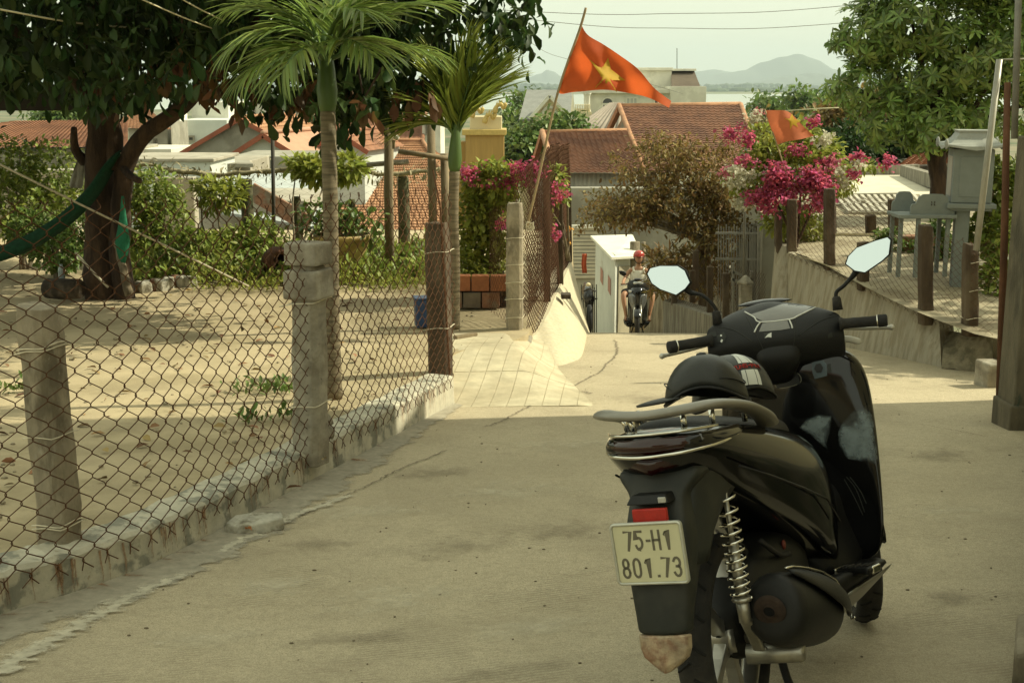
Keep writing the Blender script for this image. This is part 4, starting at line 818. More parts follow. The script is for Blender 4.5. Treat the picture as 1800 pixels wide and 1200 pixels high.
# grey-white blocks
t = thing('apartment_block', 'plain pale grey block with one tiny window behind the hanging leaves', 'building', tuple(at(355, 270, 85))); blockwall('wall', 314, 211, 401, 268, 85, 8, W_BLUE, t, -9); window(t, 331, 240, 341, 248, 84.9, W_GREY, None, 0, .12); blockwall('corner_pillar', 305, 196, 319, 268, 84, 2, W_WHITE, t, -9); blockwall('upper_wall', 336, 180, 402, 211, 90, 6, W_WHITE, t)
window(t, 303, 214, 306, 240, 83.8, W_GREY, None, 0, .1)
t = thing('apartment_block', 'long white apartment building with flat roofs above the gables', 'building', tuple(at(490, 230, 115))); blockwall('wall', 395, 183, 560, 240, 116, 8, W_WHITE, t, -10); blockwall('lower_wall', 504, 212, 550, 224, 112, 4, W_CREAM, t, -9); blockwall('roof_terrace', 470, 206, 512, 222, 110, 5, mat('brown_roof', (.25, .14, .09), .9, .1), t, -9)
for u in (420, 440, 520, 540): window(t, u, 190, u+8, 202, 115.9, W_GREY, None, 1, .15)
blockwall('railing', 505, 186, 560, 190, 113, .2, W_GREY, t)
gable('house', 'house with large unpainted grey gable and tiled roof', (425, 211), (330, 267), (535, 268), 66, (1.5, 7, 0), W_GREY, T_OR, True, .26)
gable('house', 'small white gabled house with salmon sheet roof', (468, 239), (403, 281), (529, 277), 57, (1.7, 6, 0), W_BLUE, T_SAL, False, .26)
gable('house', 'white gabled house with red verge behind the slender palm trunk', (600, 236), (523, 277), (640, 262), 60, (1.2, 5, 0), W_BLUE, T_RED, True, .26)
# dark tile roof at the back, bright hip roof in front
t = thing('house', 'house with wide brown red tiled roof under the hanging old leaves', 'house', tuple(at(660, 250, 84))); tiles('roof', at(575, 252, 78), at(742, 250, 78), at(748, 198, 88), at(588, 198, 88), T_RED, t, .27, .32); blockwall('wall', 580, 250, 740, 300, 79, 6, W_WHITE, t, -10); blockwall('side_wall', 742, 205, 775, 300, 80, 5, W_WHITE, t, -10); ridge(t, at(748, 198, 88), at(742, 250, 78), .14, T_RED); window(t, 748, 214, 760, 236, 79.9, W_GREY, None, 1, .1)
t = thing('house', 'near house with broad bright orange tiled hip roof behind the yard', 'house', tuple(at(680, 450, 58)))
r0, r1 = at(627, 249, 66), at(742, 249, 66); e0, e1 = at(470, 470, 55), at(880, 470, 55)
tiles('roof', e0, e1, r1, r0, T_OR, t, .205, .26, .05); tiles('roof', e1, Vector((e1.x+1.2, 74, e1.z)), r1+Vector((.02, .1, 0)), r1, T_OR, t, .22, .26, .05); tiles('roof', Vector((e0.x-1.2, 74, e0.z)), e0, r0, r0+Vector((-.02, .1, 0)), T_OR, t, .22, .26, .05)
for a, b in ((r0, r1), (r0, e0), (r1, e1)): ridge(t, a+Vector((0, 0, .08)), b+Vector((0, 0, .08)), .1, T_OR)
mb = MB(); mb.box(((e0.x+e1.x)/2, 64, e0.z-1.6), (e1.x-e0.x-1, 16, 3)); mb.build('wall', W_WHITE, t)
# low roofs and walls just beyond the yard
t = thing('outbuilding', 'low grey flat roofed outbuilding below the gabled houses', 'building', tuple(at(370, 300, 40))); blockwall('wall', 405, 275, 548, 330, 42, 4, W_GREY, t, -6); blockwall('lean_to', 300, 283, 442, 330, 38, 3, W_BEIGE, t, -6); slab('roof', [at(295, 288, 36), at(445, 288, 36), at(420, 270, 44), at(330, 270, 44)], .1, W_GREY, t)
window(t, 383, 289, 404, 300, 37.9, W_GREY, None, 0, .06); window(t, 412, 283, 440, 297, 41.9, W_GREY, None, 1, .06)
t = thing('outbuilding', 'pale concrete shed with whitish top right of the tree trunks', 'building', tuple(at(250, 300, 34))); blockwall('wall', 200, 283, 372, 330, 34, 3, W_BLUE, t, -6); blockwall('parapet', 196, 279, 376, 285, 33.9, 3.2, W_BEIGE, t)
t = thing('garden_wall', 'plain beige rendered wall behind the bushes at the left', 'wall', tuple(at(150, 470, 19))); blockwall('wall', -250, 298, 140, 480, 19, .25, W_BEIGE, t, -3.5); blockwall('wall_return', 268, 312, 348, 480, 19.3, .25, W_BEIGE, t, -3.5)
t = thing('lean_to_roof', 'grey blue sheet lean-to roof behind the mossy post', 'roof', tuple(at(450, 360, 24))); slab('sheet', [at(390, 372, 23), at(560, 400, 23), at(575, 308, 30), at(405, 300, 30)], .05, mat('blue_grey_sheet', (.36, .39, .38), .6, .15, 1.5), t); mb = MB(); mb.beam(at(440, 335, 22.8), at(545, 395, 22.8), .12, .3); mb.build('fascia', M_BRICK, t); mb = MB(); mb.box(at(470, 440, 25), (2.0, 3, 2.2)); mb.build('wall', W_BEIGE, t)
# yellow shrine tower with gilded dragons
M_OCHRE = mat('ochre_paint', (.34, .215, .065), .85, .12, 2, stretch=(6, 6, .5)); M_GOLD = mat('gilded_yellow', (.46, .33, .10), .5, .15, 10)
t = thing('shrine_tower', 'ochre yellow shrine tower with golden ornaments behind the young palm', 'tower', tuple(at(850, 300, 40))); blockwall('wall', 818, 236, 886, 300, 40, 1.4, M_OCHRE, t, -6); blockwall('cornice', 812, 228, 890, 238, 39.9, 1.6, M_GOLD, t); blockwall('side_panel', 796, 250, 820, 300, 40.5, 1, M_OCHRE, t, -6)
blockwall('upper_wall', 826, 205, 882, 229, 40.2, 1.1, W_CREAM, t)
for k, (u, v) in enumerate(((836, 190), (876, 182), (858, 200))):
    mb = MB(); p = at(u, v+14, 40); q = crom([p+Vector((-.12, 0, -.05)), p+Vector((-.05, 0, .15)), p+Vector((.08, -.05, .22)), p+Vector((.16, 0, .10)), p+Vector((.24, 0, .26))], 5); mb.tube(q, [.07, .08, .09, .08, .07]+[.06]*(len(q)-6)+[.015], 7)
    for i in range(2, len(q)-2, 3): mb.add([q[i]+Vector((-.03, 0, .06)), q[i]+Vector((.03, 0, .06)), q[i]+Vector((.02, 0, .17))], [(0, 1, 2)])
    mb.build('golden_ornament', M_GOLD, t, True)
# slate roofed house with cream gable
t = thing('house', 'house with blue grey slate roof and cream arched gable', 'house', tuple(at(960, 235, 110))); slab('roof', [at(912, 210, 106), at(1010, 206, 106), at(1004, 158, 114), at(926, 158, 114)], .2, T_GREY, t); blockwall('wall', 915, 205, 1012, 260, 107, 6, W_CREAM, t, -12)
A, Lq, Rq = at(966, 172, 103), at(938, 204, 103), at(997, 206, 103); mb = MB(); P = [Vector((Lq.x, 103, -10)), Vector((Rq.x, 103, -10)), Rq, A, Lq]; Q = [p+Vector((0, 5, 0)) for p in P]; mb.add(P+Q, [(0, 1, 2, 3, 4), (9, 8, 7, 6, 5), (1, 6, 7, 2), (0, 4, 9, 5), (4, 3, 8, 9), (3, 2, 7, 8)]); gw = mb.build('gable', W_CREAM, t)
for e in (Lq, Rq): mb = MB(); mb.beam(A+Vector((0, -.3, .15)), e+(e-A).normalized()*.5+Vector((0, -.3, .15)), .5, .25); mb.build('verge_board', W_WHITE, t)
mb = MB(); mb.tube([at(966+13*math.cos(a), 204-15*math.sin(a), 102.9) for a in np.linspace(0, math.pi, 11)], .14, 6); mb.build('arch_moulding', W_WHITE, t, True); slab('spire_panel', [at(1003, 205, 105), at(1012, 205, 105), at(1007, 160, 105)], .3, W_WHITE, t)
# white villa
t = thing('villa', 'white villa with roof terrace, columns and arched window behind the flag', 'building', tuple(at(1130, 190, 130))); YV = 130
blockwall('wall', 1037, 160, 1240, 215, YV, 10, W_WHITE, t, -13); blockwall('upper_wall', 1123, 121, 1180, 160, YV+4, 6, W_WHITE, t); blockwall('cornice', 1030, 157, 1240, 164, YV-.6, 11, W_WHITE, t); blockwall('upper_cornice', 1119, 119, 1183, 124, YV+3.6, 7, W_WHITE, t)
slab('mansard', [at(1180, 152, YV+1), at(1231, 152, YV+1), at(1220, 124, YV+5), at(1180, 124, YV+5)], .3, mat('dark_shingle', (.11, .085, .06), .9, .15, 1), t); blockwall('mansard_cornice', 1178, 121, 1224, 125, YV+4, 5, W_WHITE, t)
blockwall('side_wing', 1180, 152, 1240, 215, YV-1.5, 8, W_WHITE, t, -13)
window(t, 1101, 172, 1120, 186, YV-.05, W_WHITE, mat('pale_shutter', (.42, .42, .38), .6, .05), 2, .15); window(t, 1150, 172, 1164, 184, YV-.05, W_WHITE, None, 1, .15)
f = window(t, 1059, 183, 1077, 205, YV-.05, W_WHITE, mat('old_pane', (.16, .11, .09), .3, .1), 3, .16)
mb = MB(); c = at(1068, 182, YV-.1); ring = [c+Vector((.56*math.cos(a), 0, .56*math.sin(a))) for a in np.linspace(0, math.pi, 11)]; mb.add([c]+ring, [tuple(range(12))]); mb.build('fanlight', M_GLASS, f); mb = MB(); mb.tube(ring, .08, 6); mb.build('arch_frame', W_WHITE, f, True)
for u in (1029, 1034):
    a = at(u, 164, YV-1.5); b = at(u, 196, YV-1.5); mb = MB(); mb.lathe([(.30, 0), (.22, .12), (.17, .3), (.16, a.z-b.z-.3), (.22, a.z-b.z-.12), (.3, a.z-b.z)], b, n=12); mb.build('column', W_WHITE, t, True)
for k in range(9): mb = MB(); a = at(1012+k*3, 198, YV-2); mb.lathe([(.05, 0), (.09, .25), (.05, .5), (.07, .8)], a, n=6); mb.build('baluster', W_CREAM, t, True)
blockwall('balcony', 1008, 197, 1040, 206, YV-2.4, 3, W_CREAM, t); mb = MB(); mb.beam(at(1190, 122, YV+5), at(1190, 85, YV+5), .06, .06, (0, 1, 0)); mb.build('antenna', M_POLE, t)
# corrugated grey roof
def corrugated(name, e0, e1, r1, r0, m, parent, pitch, amp):
    e0, e1, r0, r1 = map(Vector, (e0, e1, r0, r1)); n = int((e1-e0).length/pitch)*4; N_ = (e1-e0).cross(r0-e0).normalized(); mb = MB(); V = []
    for (a, b) in ((e0, e1), (r0, r1)):
        for i in range(n+1): V.append(a.lerp(b, i/n)+N_*amp*math.sin(i*math.pi/2))
    mb.add(V, [(i, i+1, n+1+i+1, n+1+i) for i in range(n)]); return mb.build(name, m, parent, True, solid=.01)
t = thing('house', 'house with grey ribbed metal roof between villa and brown roofs', 'house', tuple(at(1040, 240, 75))); corrugated('roof', at(985, 240, 70), at(1105, 240, 70), at(1098, 180, 80), at(1072, 182, 80), mat('grey_ribbed_roof', (.24, .205, .165), .8, .12, 1), t, .35, .07); blockwall('wall', 1000, 236, 1100, 280, 72, 5, W_GREY, t, -10)
# centre: two brown tiled roofs
t = thing('house', 'large house with brown tiled gable roof right of the flagpole', 'house', tuple(at(1200, 300, 58)))
e0, e1, r0, r1 = at(1132, 305, 50), at(1345, 305, 50), at(1088, 187, 60), at(1302, 184, 60); tiles('roof', e0, e1, r1, r0, T_BRN, t, .215, .27, .05); ridge(t, r0, r1, .13, T_OR); ridge(t, r0+Vector((0, -.05, .05)), e0+Vector((0, -.05, .05)), .12, T_OR, 'verge_tiles'); ridge(t, r1, e1, .12, T_OR, 'verge_tiles')
mb = MB(); bk = at(1060, 250, 66); P = [r0+Vector((.4, -.2, -.25)), e0+Vector((.5, .2, -.25)), Vector((e0.x+.5, e0.y+.2, -8)), Vector((bk.x+.4, 66, -8)), bk+Vector((.4, 0, 0))]; mb.add(P, [(0, 1, 2, 3, 4)]); mb.build('gable_wall', W_GREY, t, solid=.2); mb = MB(); mb.beam(r0+Vector((0, -.2, -.12)), bk, .2, .3); mb.build('verge_board', mat('terracotta_board', (.33, .14, .06), .85, .15, 3), t)
mb = MB(); mb.box(((e0.x+e1.x)/2, 51.5, -4.5), (e1.x-e0.x-.6, .3, 5)); mb.build('wall', W_WHITE, t)
t = thing('house', 'smaller house with low brown tiled roof and ribbed metal wall', 'house', tuple(at(1030, 300, 50)))
e0, e1, r0, r1 = at(975, 306, 46), at(1130, 306, 46), at(953, 233, 54), at(1102, 230, 54); tiles('roof', e0, e1, r1, r0, T_BRN, t, .2, .25, .05); ridge(t, r0, r1, .11, T_OR); ridge(t, r0+Vector((0, -.05, .05)), e0+Vector((0, -.05, .05)), .12, T_OR, 'verge_tiles')
bk = at(937, 292, 58); mb = MB(); mb.beam(r0+Vector((0, -.2, -.12)), bk, .2, .3); mb.build('verge_board', MATS['terracotta_board'], t); mb = MB(); P = [r0+Vector((.3, -.2, -.3)), e0+Vector((.4, .2, -.3)), Vector((e0.x+.4, e0.y+.2, -8)), Vector((bk.x+.3, 58, -8)), bk+Vector((.3, 0, 0))]; mb.add(P, [(0, 1, 2, 3, 4)]); mb.build('gable_wall', W_GREY, t, solid=.15)
a, b = at(995, 305, 46.6), at(1120, 305, 46.6); corrugated('metal_wall', Vector((a.x, 46.6, -5.4)), Vector((b.x, 46.6, -5.4)), b, a, M_CORR, t, .16, .02)
# slatted siding below, orange cloth, dark gate
t = thing('slat_shed', 'shed front of pale horizontal boards below the ribbed metal wall', 'shed', tuple(at(1027, 480, 30))); M_SLAT = mat('pale_board', (.47, .44, .35), .85, .12, 3)
for k in range(14):
    mb = MB(); v = 403+k*6.4; a = at(1000, v, 34); b = at(1052, v, 34); mb.box(((a.x+b.x)/2, 34, a.z), (b.x-a.x, .03, .075), M=Matrix.Rotation(R(12), 3, 'X')); mb.build('plank', M_SLAT, t)
mb = MB(); a = at(1000, 400, 34.1); b = at(1052, 590, 34.1); mb.box(((a.x+b.x)/2, 34.1, (a.z+b.z)/2-1), (b.x-a.x, .08, a.z-b.z+2)); mb.build('back_panel', W_GREY, t); mb = MB(); mb.box(at(1028, 398, 33.9), (.95, .12, .07)); mb.build('rail', W_WHITE, t)
M_ORCL = mat('orange_cloth', (.45, .09, .035), .9, .15, 10); t = thing('hanging_cloth', 'narrow orange red cloth hanging before the pale boards', 'cloth', tuple(at(1028, 480, 29.5))); mb = MB(); mb.loft([[at(1023+w_*8+.6*math.sin(v*.2), v, 29.5+.03*math.sin(w_*9)) for w_ in np.linspace(0, 1, 7)] for v in np.linspace(446, 480, 8)], cap=False, closed=False); mb.build('cloth', M_ORCL, t, True, solid=.01)
t = thing('parked_bike', 'dark motorbike parked end on beside the pale shed', 'motorbike', tuple(at(1037, 582, 26))); YB = 26
mb = MB(); mb.lathe([(.24, -.05), (.29, -.035), (.30, 0), (.29, .035), (.24, .05)], at(1036, 560, YB), Matrix.Rotation(R(90), 3, 'Y'), 20, cap=False); mb.build('wheel', MATS.setdefault('tyre_far', mat('tyre_far', (.012, .012, .012), .8, .1)), t, True)
mb = MB(); mb.loft([[at(1036+dx, 532+dv, YB+.2)+Vector((0, dy, 0)) for dx, dv in ((-6, 8), (6, 8), (9, -8), (4, -22), (-4, -22), (-9, -8))] for dy in (0, .5, 1.1)]); mb.build('body', mat('bike_black', (.012, .012, .013), .25, 0, spec=.6), t, True); mb = MB(); mb.tube([at(1026, 512, YB), at(1036, 507, YB), at(1047, 512, YB)], .02, 6); mb.build('handlebar', M_POLE, t, True); mb = MB(); mb.ell(at(1034, 500, YB), (.05, .06, .04), 8, 6); mb.build('headlamp', W_CREAM, t, True)
t = thing('iron_railing', 'dark iron bar railing left of the pale shed', 'railing', tuple(at(1040, 560, 27)))
for k in range(9): mb = MB(); u = 1022+k*3.3; mb.beam(at(u, 590, 27.5), at(u, 500+(k % 2)*5, 27.5), .02, .02, (0, 1, 0)); mb.build('bar', M_POLE, t)
mb = MB(); mb.beam(at(1020, 525, 27.45), at(1050, 525, 27.45), .03, .03); mb.build('rail', M_POLE, t)
# small pale shed
W_SHED = mat('shed_paint', (.56, .57, .50), .85, .08, 2, col2=(.42, .40, .32), mixs=1.5, mlo=.55, mhi=.75); t = thing('shed', 'small pale blue white shed with sloping sheet roof behind the rider', 'shed', tuple(at(1075, 580, 25)))
a, b, c_ = at(1047, 425, 30.5), at(1082, 448, 27.3), at(1108, 446, 28.0); z0 = -5.2
mb = MB(); P = [a, b, c_, a+(c_-b)]; mb.add([Vector((p.x, p.y, z0)) for p in P]+P, [(0, 1, 5, 4), (1, 2, 6, 5), (2, 3, 7, 6), (3, 0, 4, 7), (4, 5, 6, 7)]); mb.build('wall', W_SHED, t)
slab('roof', [b+Vector((-.1, -.25, -.02)), c_+Vector((.25, -.2, -.02)), at(1112, 412, 31.2), at(1038, 414, 31.2)], .05, mat('white_sheet_roof', (.68, .66, .55), .6, .08, 2), t)
slab('door', [b+(c_-b)*.18+Vector((0, -.03, -.25)), b+(c_-b)*.95+Vector((0, -.03, -.25)), Vector(((b+(c_-b)*.95).x, (b+(c_-b)*.95).y-.03, z0)), Vector(((b+(c_-b)*.18).x, (b+(c_-b)*.18).y-.03, z0))], .02, mat('olive_door', (.30, .27, .19), .85, .15, 3), t)
M_NOTE = mat('red_notice', (.38, .20, .15), .8, .25, 30)
for (u0, v0, u1, v1, k) in ((1056, 468, 1060, 493, .3), (1070, 482, 1074, 510, .68)):
    p = a.lerp(b, k); q = a.lerp(b, k+.14); n_ = Vector(((b-a).y, -(b-a).x, 0)).normalized()*-.01; n_ = -n_ if n_.y > 0 else n_; zt, zb_ = at(u0, v0, p.y).z, at(u0, v1, p.y).z; mb = MB(); mb.add([Vector((p.x, p.y, zb_))+n_, Vector((q.x, q.y, zb_-.05))+n_, Vector((q.x, q.y, zt-.05))+n_, Vector((p.x, p.y, zt))+n_], [(0, 1, 2, 3)]); mb.build('notice', M_NOTE, t)
# trees between the houses
def tree_at(label, blobs, base, n, size, m, seed=1, width=.5, bark=None, r0=.2, clump=6, nm='round_tree', dn=.1, fork=None):
    base = Vector(base); base.z = zland(base.x, base.y)-.2; t = thing(nm, label, 'tree', tuple(base)); mb = MB()
    if fork: fork = Vector(fork); limb(mb, [base, base.lerp(fork, .5)+Vector((.05, 0, 0)), fork], r0, r0*.8, 8, 5, .02, seed); base = fork; r0 *= .7
    for k, (c_, r_) in enumerate(blobs[:7]): c_ = Vector(c_); limb(mb, [base, base.lerp(c_, .45)+Vector((0, 0, .15*(c_.z-base.z))), c_], r0 if k == 0 else r0*.6, r0*.15, 7, 5, .03, seed+k)
    mb.build('trunk', bark or M_BARK, t, True); leaves_in('crown', blobs, n, size, m, t, width, clump=clump, shell=.55, dn=dn); return t
tree_at('dark round tree before the slate roofed house', [B(975, 240, 70, 32, 22), B(935, 255, 70, 30, 25), B(915, 270, 69, 28, 25), B(1005, 225, 71, 22, 15), B(950, 280, 69, 35, 22)], at(950, 330, 70), 5200, (.22, .5), M_LEAFM)
tree_at('small tree at the river bank beside the orange flag', [B(1405, 180, 140, 12, 9), B(1400, 172, 140, 5, 8)], at(1405, 195, 140), 500, (.4, .9), M_LEAFM)
tree_at('low dark green thicket tree above the concrete parapet', [B(1470, 265, 34, 60, 30), B(1540, 260, 35, 60, 35), B(1600, 255, 35, 50, 45)], at(1540, 340, 34), 5200, (.10, .24), M_LEAFD)
tree_at('russet leaved tree behind the small orange flag', [B(1490, 205, 40, 42, 28), B(1450, 225, 40, 30, 25), B(1540, 195, 40, 40, 30), B(1345, 235, 38, 26, 26)], at(1500, 320, 40), 3600, (.12, .26), M_OLIVE)
tree_at('dark trees behind the left red roof', [B(70, 208, 110, 18, 8), B(120, 206, 108, 30, 14), B(95, 204, 108, 16, 14)], at(110, 250, 108), 1600, (.3, .7), M_LEAFM)
tree_at('grey green tree behind the white flat roofed block', [B(565, 225, 95, 22, 18)], at(565, 250, 95), 800, (.3, .6), M_OLIVE)
tree_at('wide low bank tree right of the river view', [B(1440, 182, 160, 40, 6), B(1360, 190, 150, 40, 5)], at(1440, 200, 160), 1200, (.5, 1.1), M_LEAFM)
tree_at('hillside tree between shrine and slate roof', [B(905, 215, 120, 20, 12), B(925, 180, 160, 25, 10)], at(905, 240, 120), 900, (.4, .9), M_LEAFM)
# ================================================================== RIGHT SIDE
M_STREAK = mat('streaked_wall', (.36, .33, .255), .95, .12, 6, .4, 30, col2=(.27, .235, .165), mixs=7, mlo=.42, mhi=.62, col3=(.19, .16, .105), m3=11, lo3=.6, hi3=.72, stretch=(2.5, 2.5, .22))
M_STREAKD = mat('grey_streaked_wall', (.26, .24, .19), .95, .15, 6, .4, 30, col2=(.15, .135, .10), mixs=7, mlo=.42, mhi=.6, stretch=(2.5, 2.5, .22))
M_EARTH = mat('right_yard_earth', (.36, .315, .215), .95, .18, 3, .6, 45, col2=(.24, .20, .13), mixs=2)
def zright(y): return lerp_tab([(10.2, -.17), (10.9, -.10), (13.4, .12), (16, .10), (22, .05)], y)
WB = [gp(1655, 645, zroad), gp(1590, 631, zroad), gp(1526, 618, zroad), gp(1455, 603, zroad), gp(1387, 589, zroad)]
WT = [at(1651, 562, 11.15), at(1590, 536, 11.6), at(1526, 506, 12.2), at(1455, 474, 12.9), at(1384, 444, 13.65)]
def right_edge(y): return lerp_tab([(9.9, 4.3), (10.4, 3.85), (11.0, 3.62), (13.65, WT[-1].x+.05), (14.5, 3.15), (24, 4.2)], y)
mb = MB(); V = []; nx = 14; ys = frange(10.0, 22, 30)
for y in ys:
    e = right_edge(y)
    for i in range(nx): x = e+14*(i/(nx-1))**1.5; V.append((x, y, zright(y)+.012*math.sin(x*4+y*3)))
mb.add(V, [(j*nx+i, j*nx+i+1, (j+1)*nx+i+1, (j+1)*nx+i) for j in range(len(ys)-1) for i in range(nx-1)]); mb.build('yard_terrace', M_EARTH, None, True)['kind'] = 'structure'
t = thing('retaining_wall', 'streaked beige retaining wall along the right side of the lane', 'wall', tuple(WB[0])); mb = MB(); rings = []
for b_, t_ in zip(WB, WT): rings.append([Vector((b_.x, b_.y, b_.z-.4)), b_, t_+Vector((0, 0, -.012)), t_+Vector((.015, .01, .004)), t_+Vector((.16, .12, .004)), Vector((t_.x+.3, t_.y+.2, b_.z-.4))])
mb.loft(rings); mb.build('wall_face', M_STREAK, t)
mb = MB(); a, b = WB[-1], WT[-1]; mb.hexa([Vector((a.x-.10, a.y+.02, a.z-.4)), Vector((a.x+.1, a.y+.0, a.z-.4)), Vector((a.x+.1, a.y+.5, a.z-.4)), Vector((a.x-.14, a.y+.5, a.z-.4)), at(1362, 431, 13.9), at(1391, 433, 13.8), at(1395, 428, 14.4), at(1366, 428, 14.5)]); mb.build('end_pier', M_STREAK, t, bevel=.01)
# earth bank and block at the driveway
mb = MB(); V = []; n = 9
for j in range(n):
    for i in range(n):
        s_, q = i/(n-1), j/(n-1); p = gp(1655+90*s_, 648+8*s_, zroad).lerp(at(1660+85*s_, 585-6*s_, 11.3-.7*s_), q); p.z += .05*math.sin(q*3.14)*(1-.6*s_)+.015*math.sin(s_*9+q*7); V.append(p)
mb.add(V, [(j*n+i, j*n+i+1, (j+1)*n+i+1, (j+1)*n+i) for j in range(n-1) for i in range(n-1)]); mb.build('earth_bank', mat('rough_earth', (.25, .215, .14), .95, .25, 12, .9, 30, col2=(.15, .13, .08), mixs=8), None, True)['kind'] = 'structure'
mb = MB(); p = gp(1745, 682, zroad); mb.box(p+Vector((.02, .12, .07)), (.16, .2, .24), R(12)); tag(mb.build('concrete_block', M_POSTG, None, bevel=.015, noise=.004), 'small concrete block at the foot of the rusty pole', 'block')
# right fence
t = thing('wire_fence', 'chain link fence with stained posts on the right retaining wall', 'fence', tuple(WT[0]))
posts = [(1705, 428, 586, 10.75), (1627, 396, 566, 11.25), (1517, 425, 506, 12.3), (1458, 332, 470, 12.95)]
for k, (u, v0, v1, y_) in enumerate(posts):
    p = rough_post('post', at(u, v1+4, y_), at(u, v0, y_), .115 if k < 2 else .10, .115, M_POSTB, t, R(10), 20+k, .012)
    if k == 0:
        for z_ in (.14, .38, .62): tie_ring(p, at(u, v1, y_), .125, .125, R(10), at(u, v1, y_).z+z_, .006, .003, 1)
fbr = [at(1745, 588, 10.4), at(1705, 587, 10.65), at(1655, 570, 11.1), at(1590, 540, 11.55), at(1526, 510, 12.15), at(1455, 478, 12.85), at(1386, 447, 13.6)]; chain_link('wire_mesh', fbr, .8, .06, .0022, M_WIRE, t, sides=3)
mb = MB(); rr = random.Random(9); mb.tube(crom([p+Vector((0, 0, .04+rr.uniform(-.03, .03))) for p in fbr[2:]], 4), .006, 5); mb.build('vine_stem', M_DRY, t, True)
t = thing('vine_support', 'pair of dark brown posts holding up the bougainvillea', 'posts', tuple(at(1385, 445, 13.75)))
for u, v0, y_ in ((1368, 372, 13.9), (1392, 350, 13.75)): rough_post('post', at(u, 446, y_), at(u, v0, y_), .10 if u > 1380 else .07, .1, M_POSTB, t, .1, u, .01)
# yard back fence (dense brown mesh)
t = thing('back_fence', 'dense brown mesh fence across the right yard', 'fence', tuple(at(1500, 445, 15.5)))
for u, v0 in ((1382, 344), (1412, 360), (1530, 378), (1570, 350), (1460, 362)):
    mb = MB(); a = at(u, 452, 15.5); mb.beam(Vector((a.x, 15.5, .0)), at(u, v0, 15.5), .13 if u < 1420 else .11, .12, (0, 1, 0)); mb.build('post', M_POSTB, t, bevel=.01)
for k in range(3): chain_link('wire_mesh', [Vector((at(1370, 445, 15.4).x, 15.4+.06*k, .05)), Vector((at(1585, 445, 15.4).x, 15.4+.06*k, .05))], .5, .05, .0022, M_WIRE, t, sides=3)
for v in (412, 426): mb = MB(); mb.beam(at(1440, v, 15.35), at(1600, v, 15.35), .02, .025); mb.build('rail', M_WHITEW if v == 412 else M_DRY, t)
t = thing('planter_trough', 'low brown brick trough in the right yard', 'planter', tuple(at(1600, 470, 13.8))); mb = MB(); a = at(1585, 462, 13.8); b = at(1760, 475, 13.8); mb.box(((a.x+b.x)/2, 13.9, .12+.08), (b.x-a.x, .2, .16)); mb.build('trough_wall', M_BRICK, t, bevel=.01)
# roof terrace below
t = thing('roof_terrace', 'flat roofed house with whitish roof and brown parapet beyond the right yard', 'house', tuple(at(1560, 330, 25))); slab('roof', [at(1470, 342, 22.8), at(1660, 342, 22.8), at(1665, 307, 27.8), at(1490, 307, 27.8)], .2, mat('pale_roof_deck', (.56, .52, .40), .9, .12, 1.5), t); mb = MB(); a, b = at(1470, 345, 22.9), at(1660, 345, 22.9); mb.box(((a.x+b.x)/2, 25.5, -2.6), (b.x-a.x, 5, 4.8)); mb.build('wall', W_BEIGE, t)
for (p, q) in ((at(1492, 302, 27.8), at(1614, 298, 27.8)), (at(1590, 300, 27.4), at(1650, 318, 23.5))):
    mb = MB(); mb.beam(p+Vector((0, 0, -.02)), q+Vector((0, 0, -.02)), .18, .26); mb.build('parapet', M_STREAKD, t)
mb = MB(); mb.box(at(1625, 297, 28.4), (.5, .3, .16)); mb.build('vent_box', M_LOG, t)
t = thing('house', 'house corner with orange tiled roof under the big right tree', 'house', tuple(at(1620, 290, 34))); tiles('roof', at(1575, 295, 32), at(1690, 290, 32), at(1680, 255, 36), at(1625, 258, 36), T_RED, t, .2, .25); mb = MB(); mb.box(at(1640, 330, 34), (1.6, 2, 1.5)); mb.build('wall', W_BEIGE, t)
t = thing('pergola', 'slatted whitish pergola below the pale flat roof', 'pergola', tuple(at(1530, 375, 19))); M_PERG = mat('old_white_wood', (.44, .41, .33), .85, .15, 6)
for k in range(15): mb = MB(); u = 1468+k*11.5; mb.beam(at(u, 346, 21.4), at(u+26, 376, 18.2), .05, .09); mb.build('slat', M_PERG, t)
for (u0, v0, u1, v1, y_) in ((1470, 344, 1600, 342, 21.4), (1468, 362, 1592, 358, 19.6), (1490, 377, 1600, 376, 18.2)): mb = MB(); mb.beam(at(u0, v0, y_), at(u1, v1, y_), .06, .07); mb.build('beam', M_PERG, t)
for u in (1517, 1577): mb = MB(); mb.beam(at(u, 352, 19.5), Vector((at(u, 352, 19.5).x, 19.5, -1)), .06, .06, (0, 1, 0)); mb.build('post', M_PERG, t)
# shrine on a column, altar table
M_SHR = mat('blue_grey_paint', (.19, .215, .205), .8, .1, 5, .15, 40); M_SHRR = mat('pale_shrine_roof', (.30, .315, .29), .75, .12, 8)
c = gp(1685, 505, zright); t = thing('spirit_house', 'blue grey spirit house with curved roof on a column', 'shrine', tuple(c)); YS = c.y; rz = R(-10)
def zat(v): return at(1685, v, YS).z
cx = at(1712, 300, YS).x; ctr = lambda z: Vector((cx, YS+.1, z))
mb = MB(); mb.box(Vector((c.x, YS+.05, (zat(368)+c.z)/2)), (.13, .13, zat(368)-c.z), rz); mb.build('column', M_SHR, t, bevel=.008)
mb = MB(); mb.box(ctr(zat(361)), (.44, .44, .045), rz); mb.box(ctr(zat(367)), (.38, .38, .03), rz); mb.build('base_slab', M_SHR, t, bevel=.006)
mb = MB(); mb.box(ctr((zat(262)+zat(356))/2), (.36, .36, zat(262)-zat(356)), rz); mb.build('body', M_SHR, t, bevel=.006)
mb = MB(); rings = []
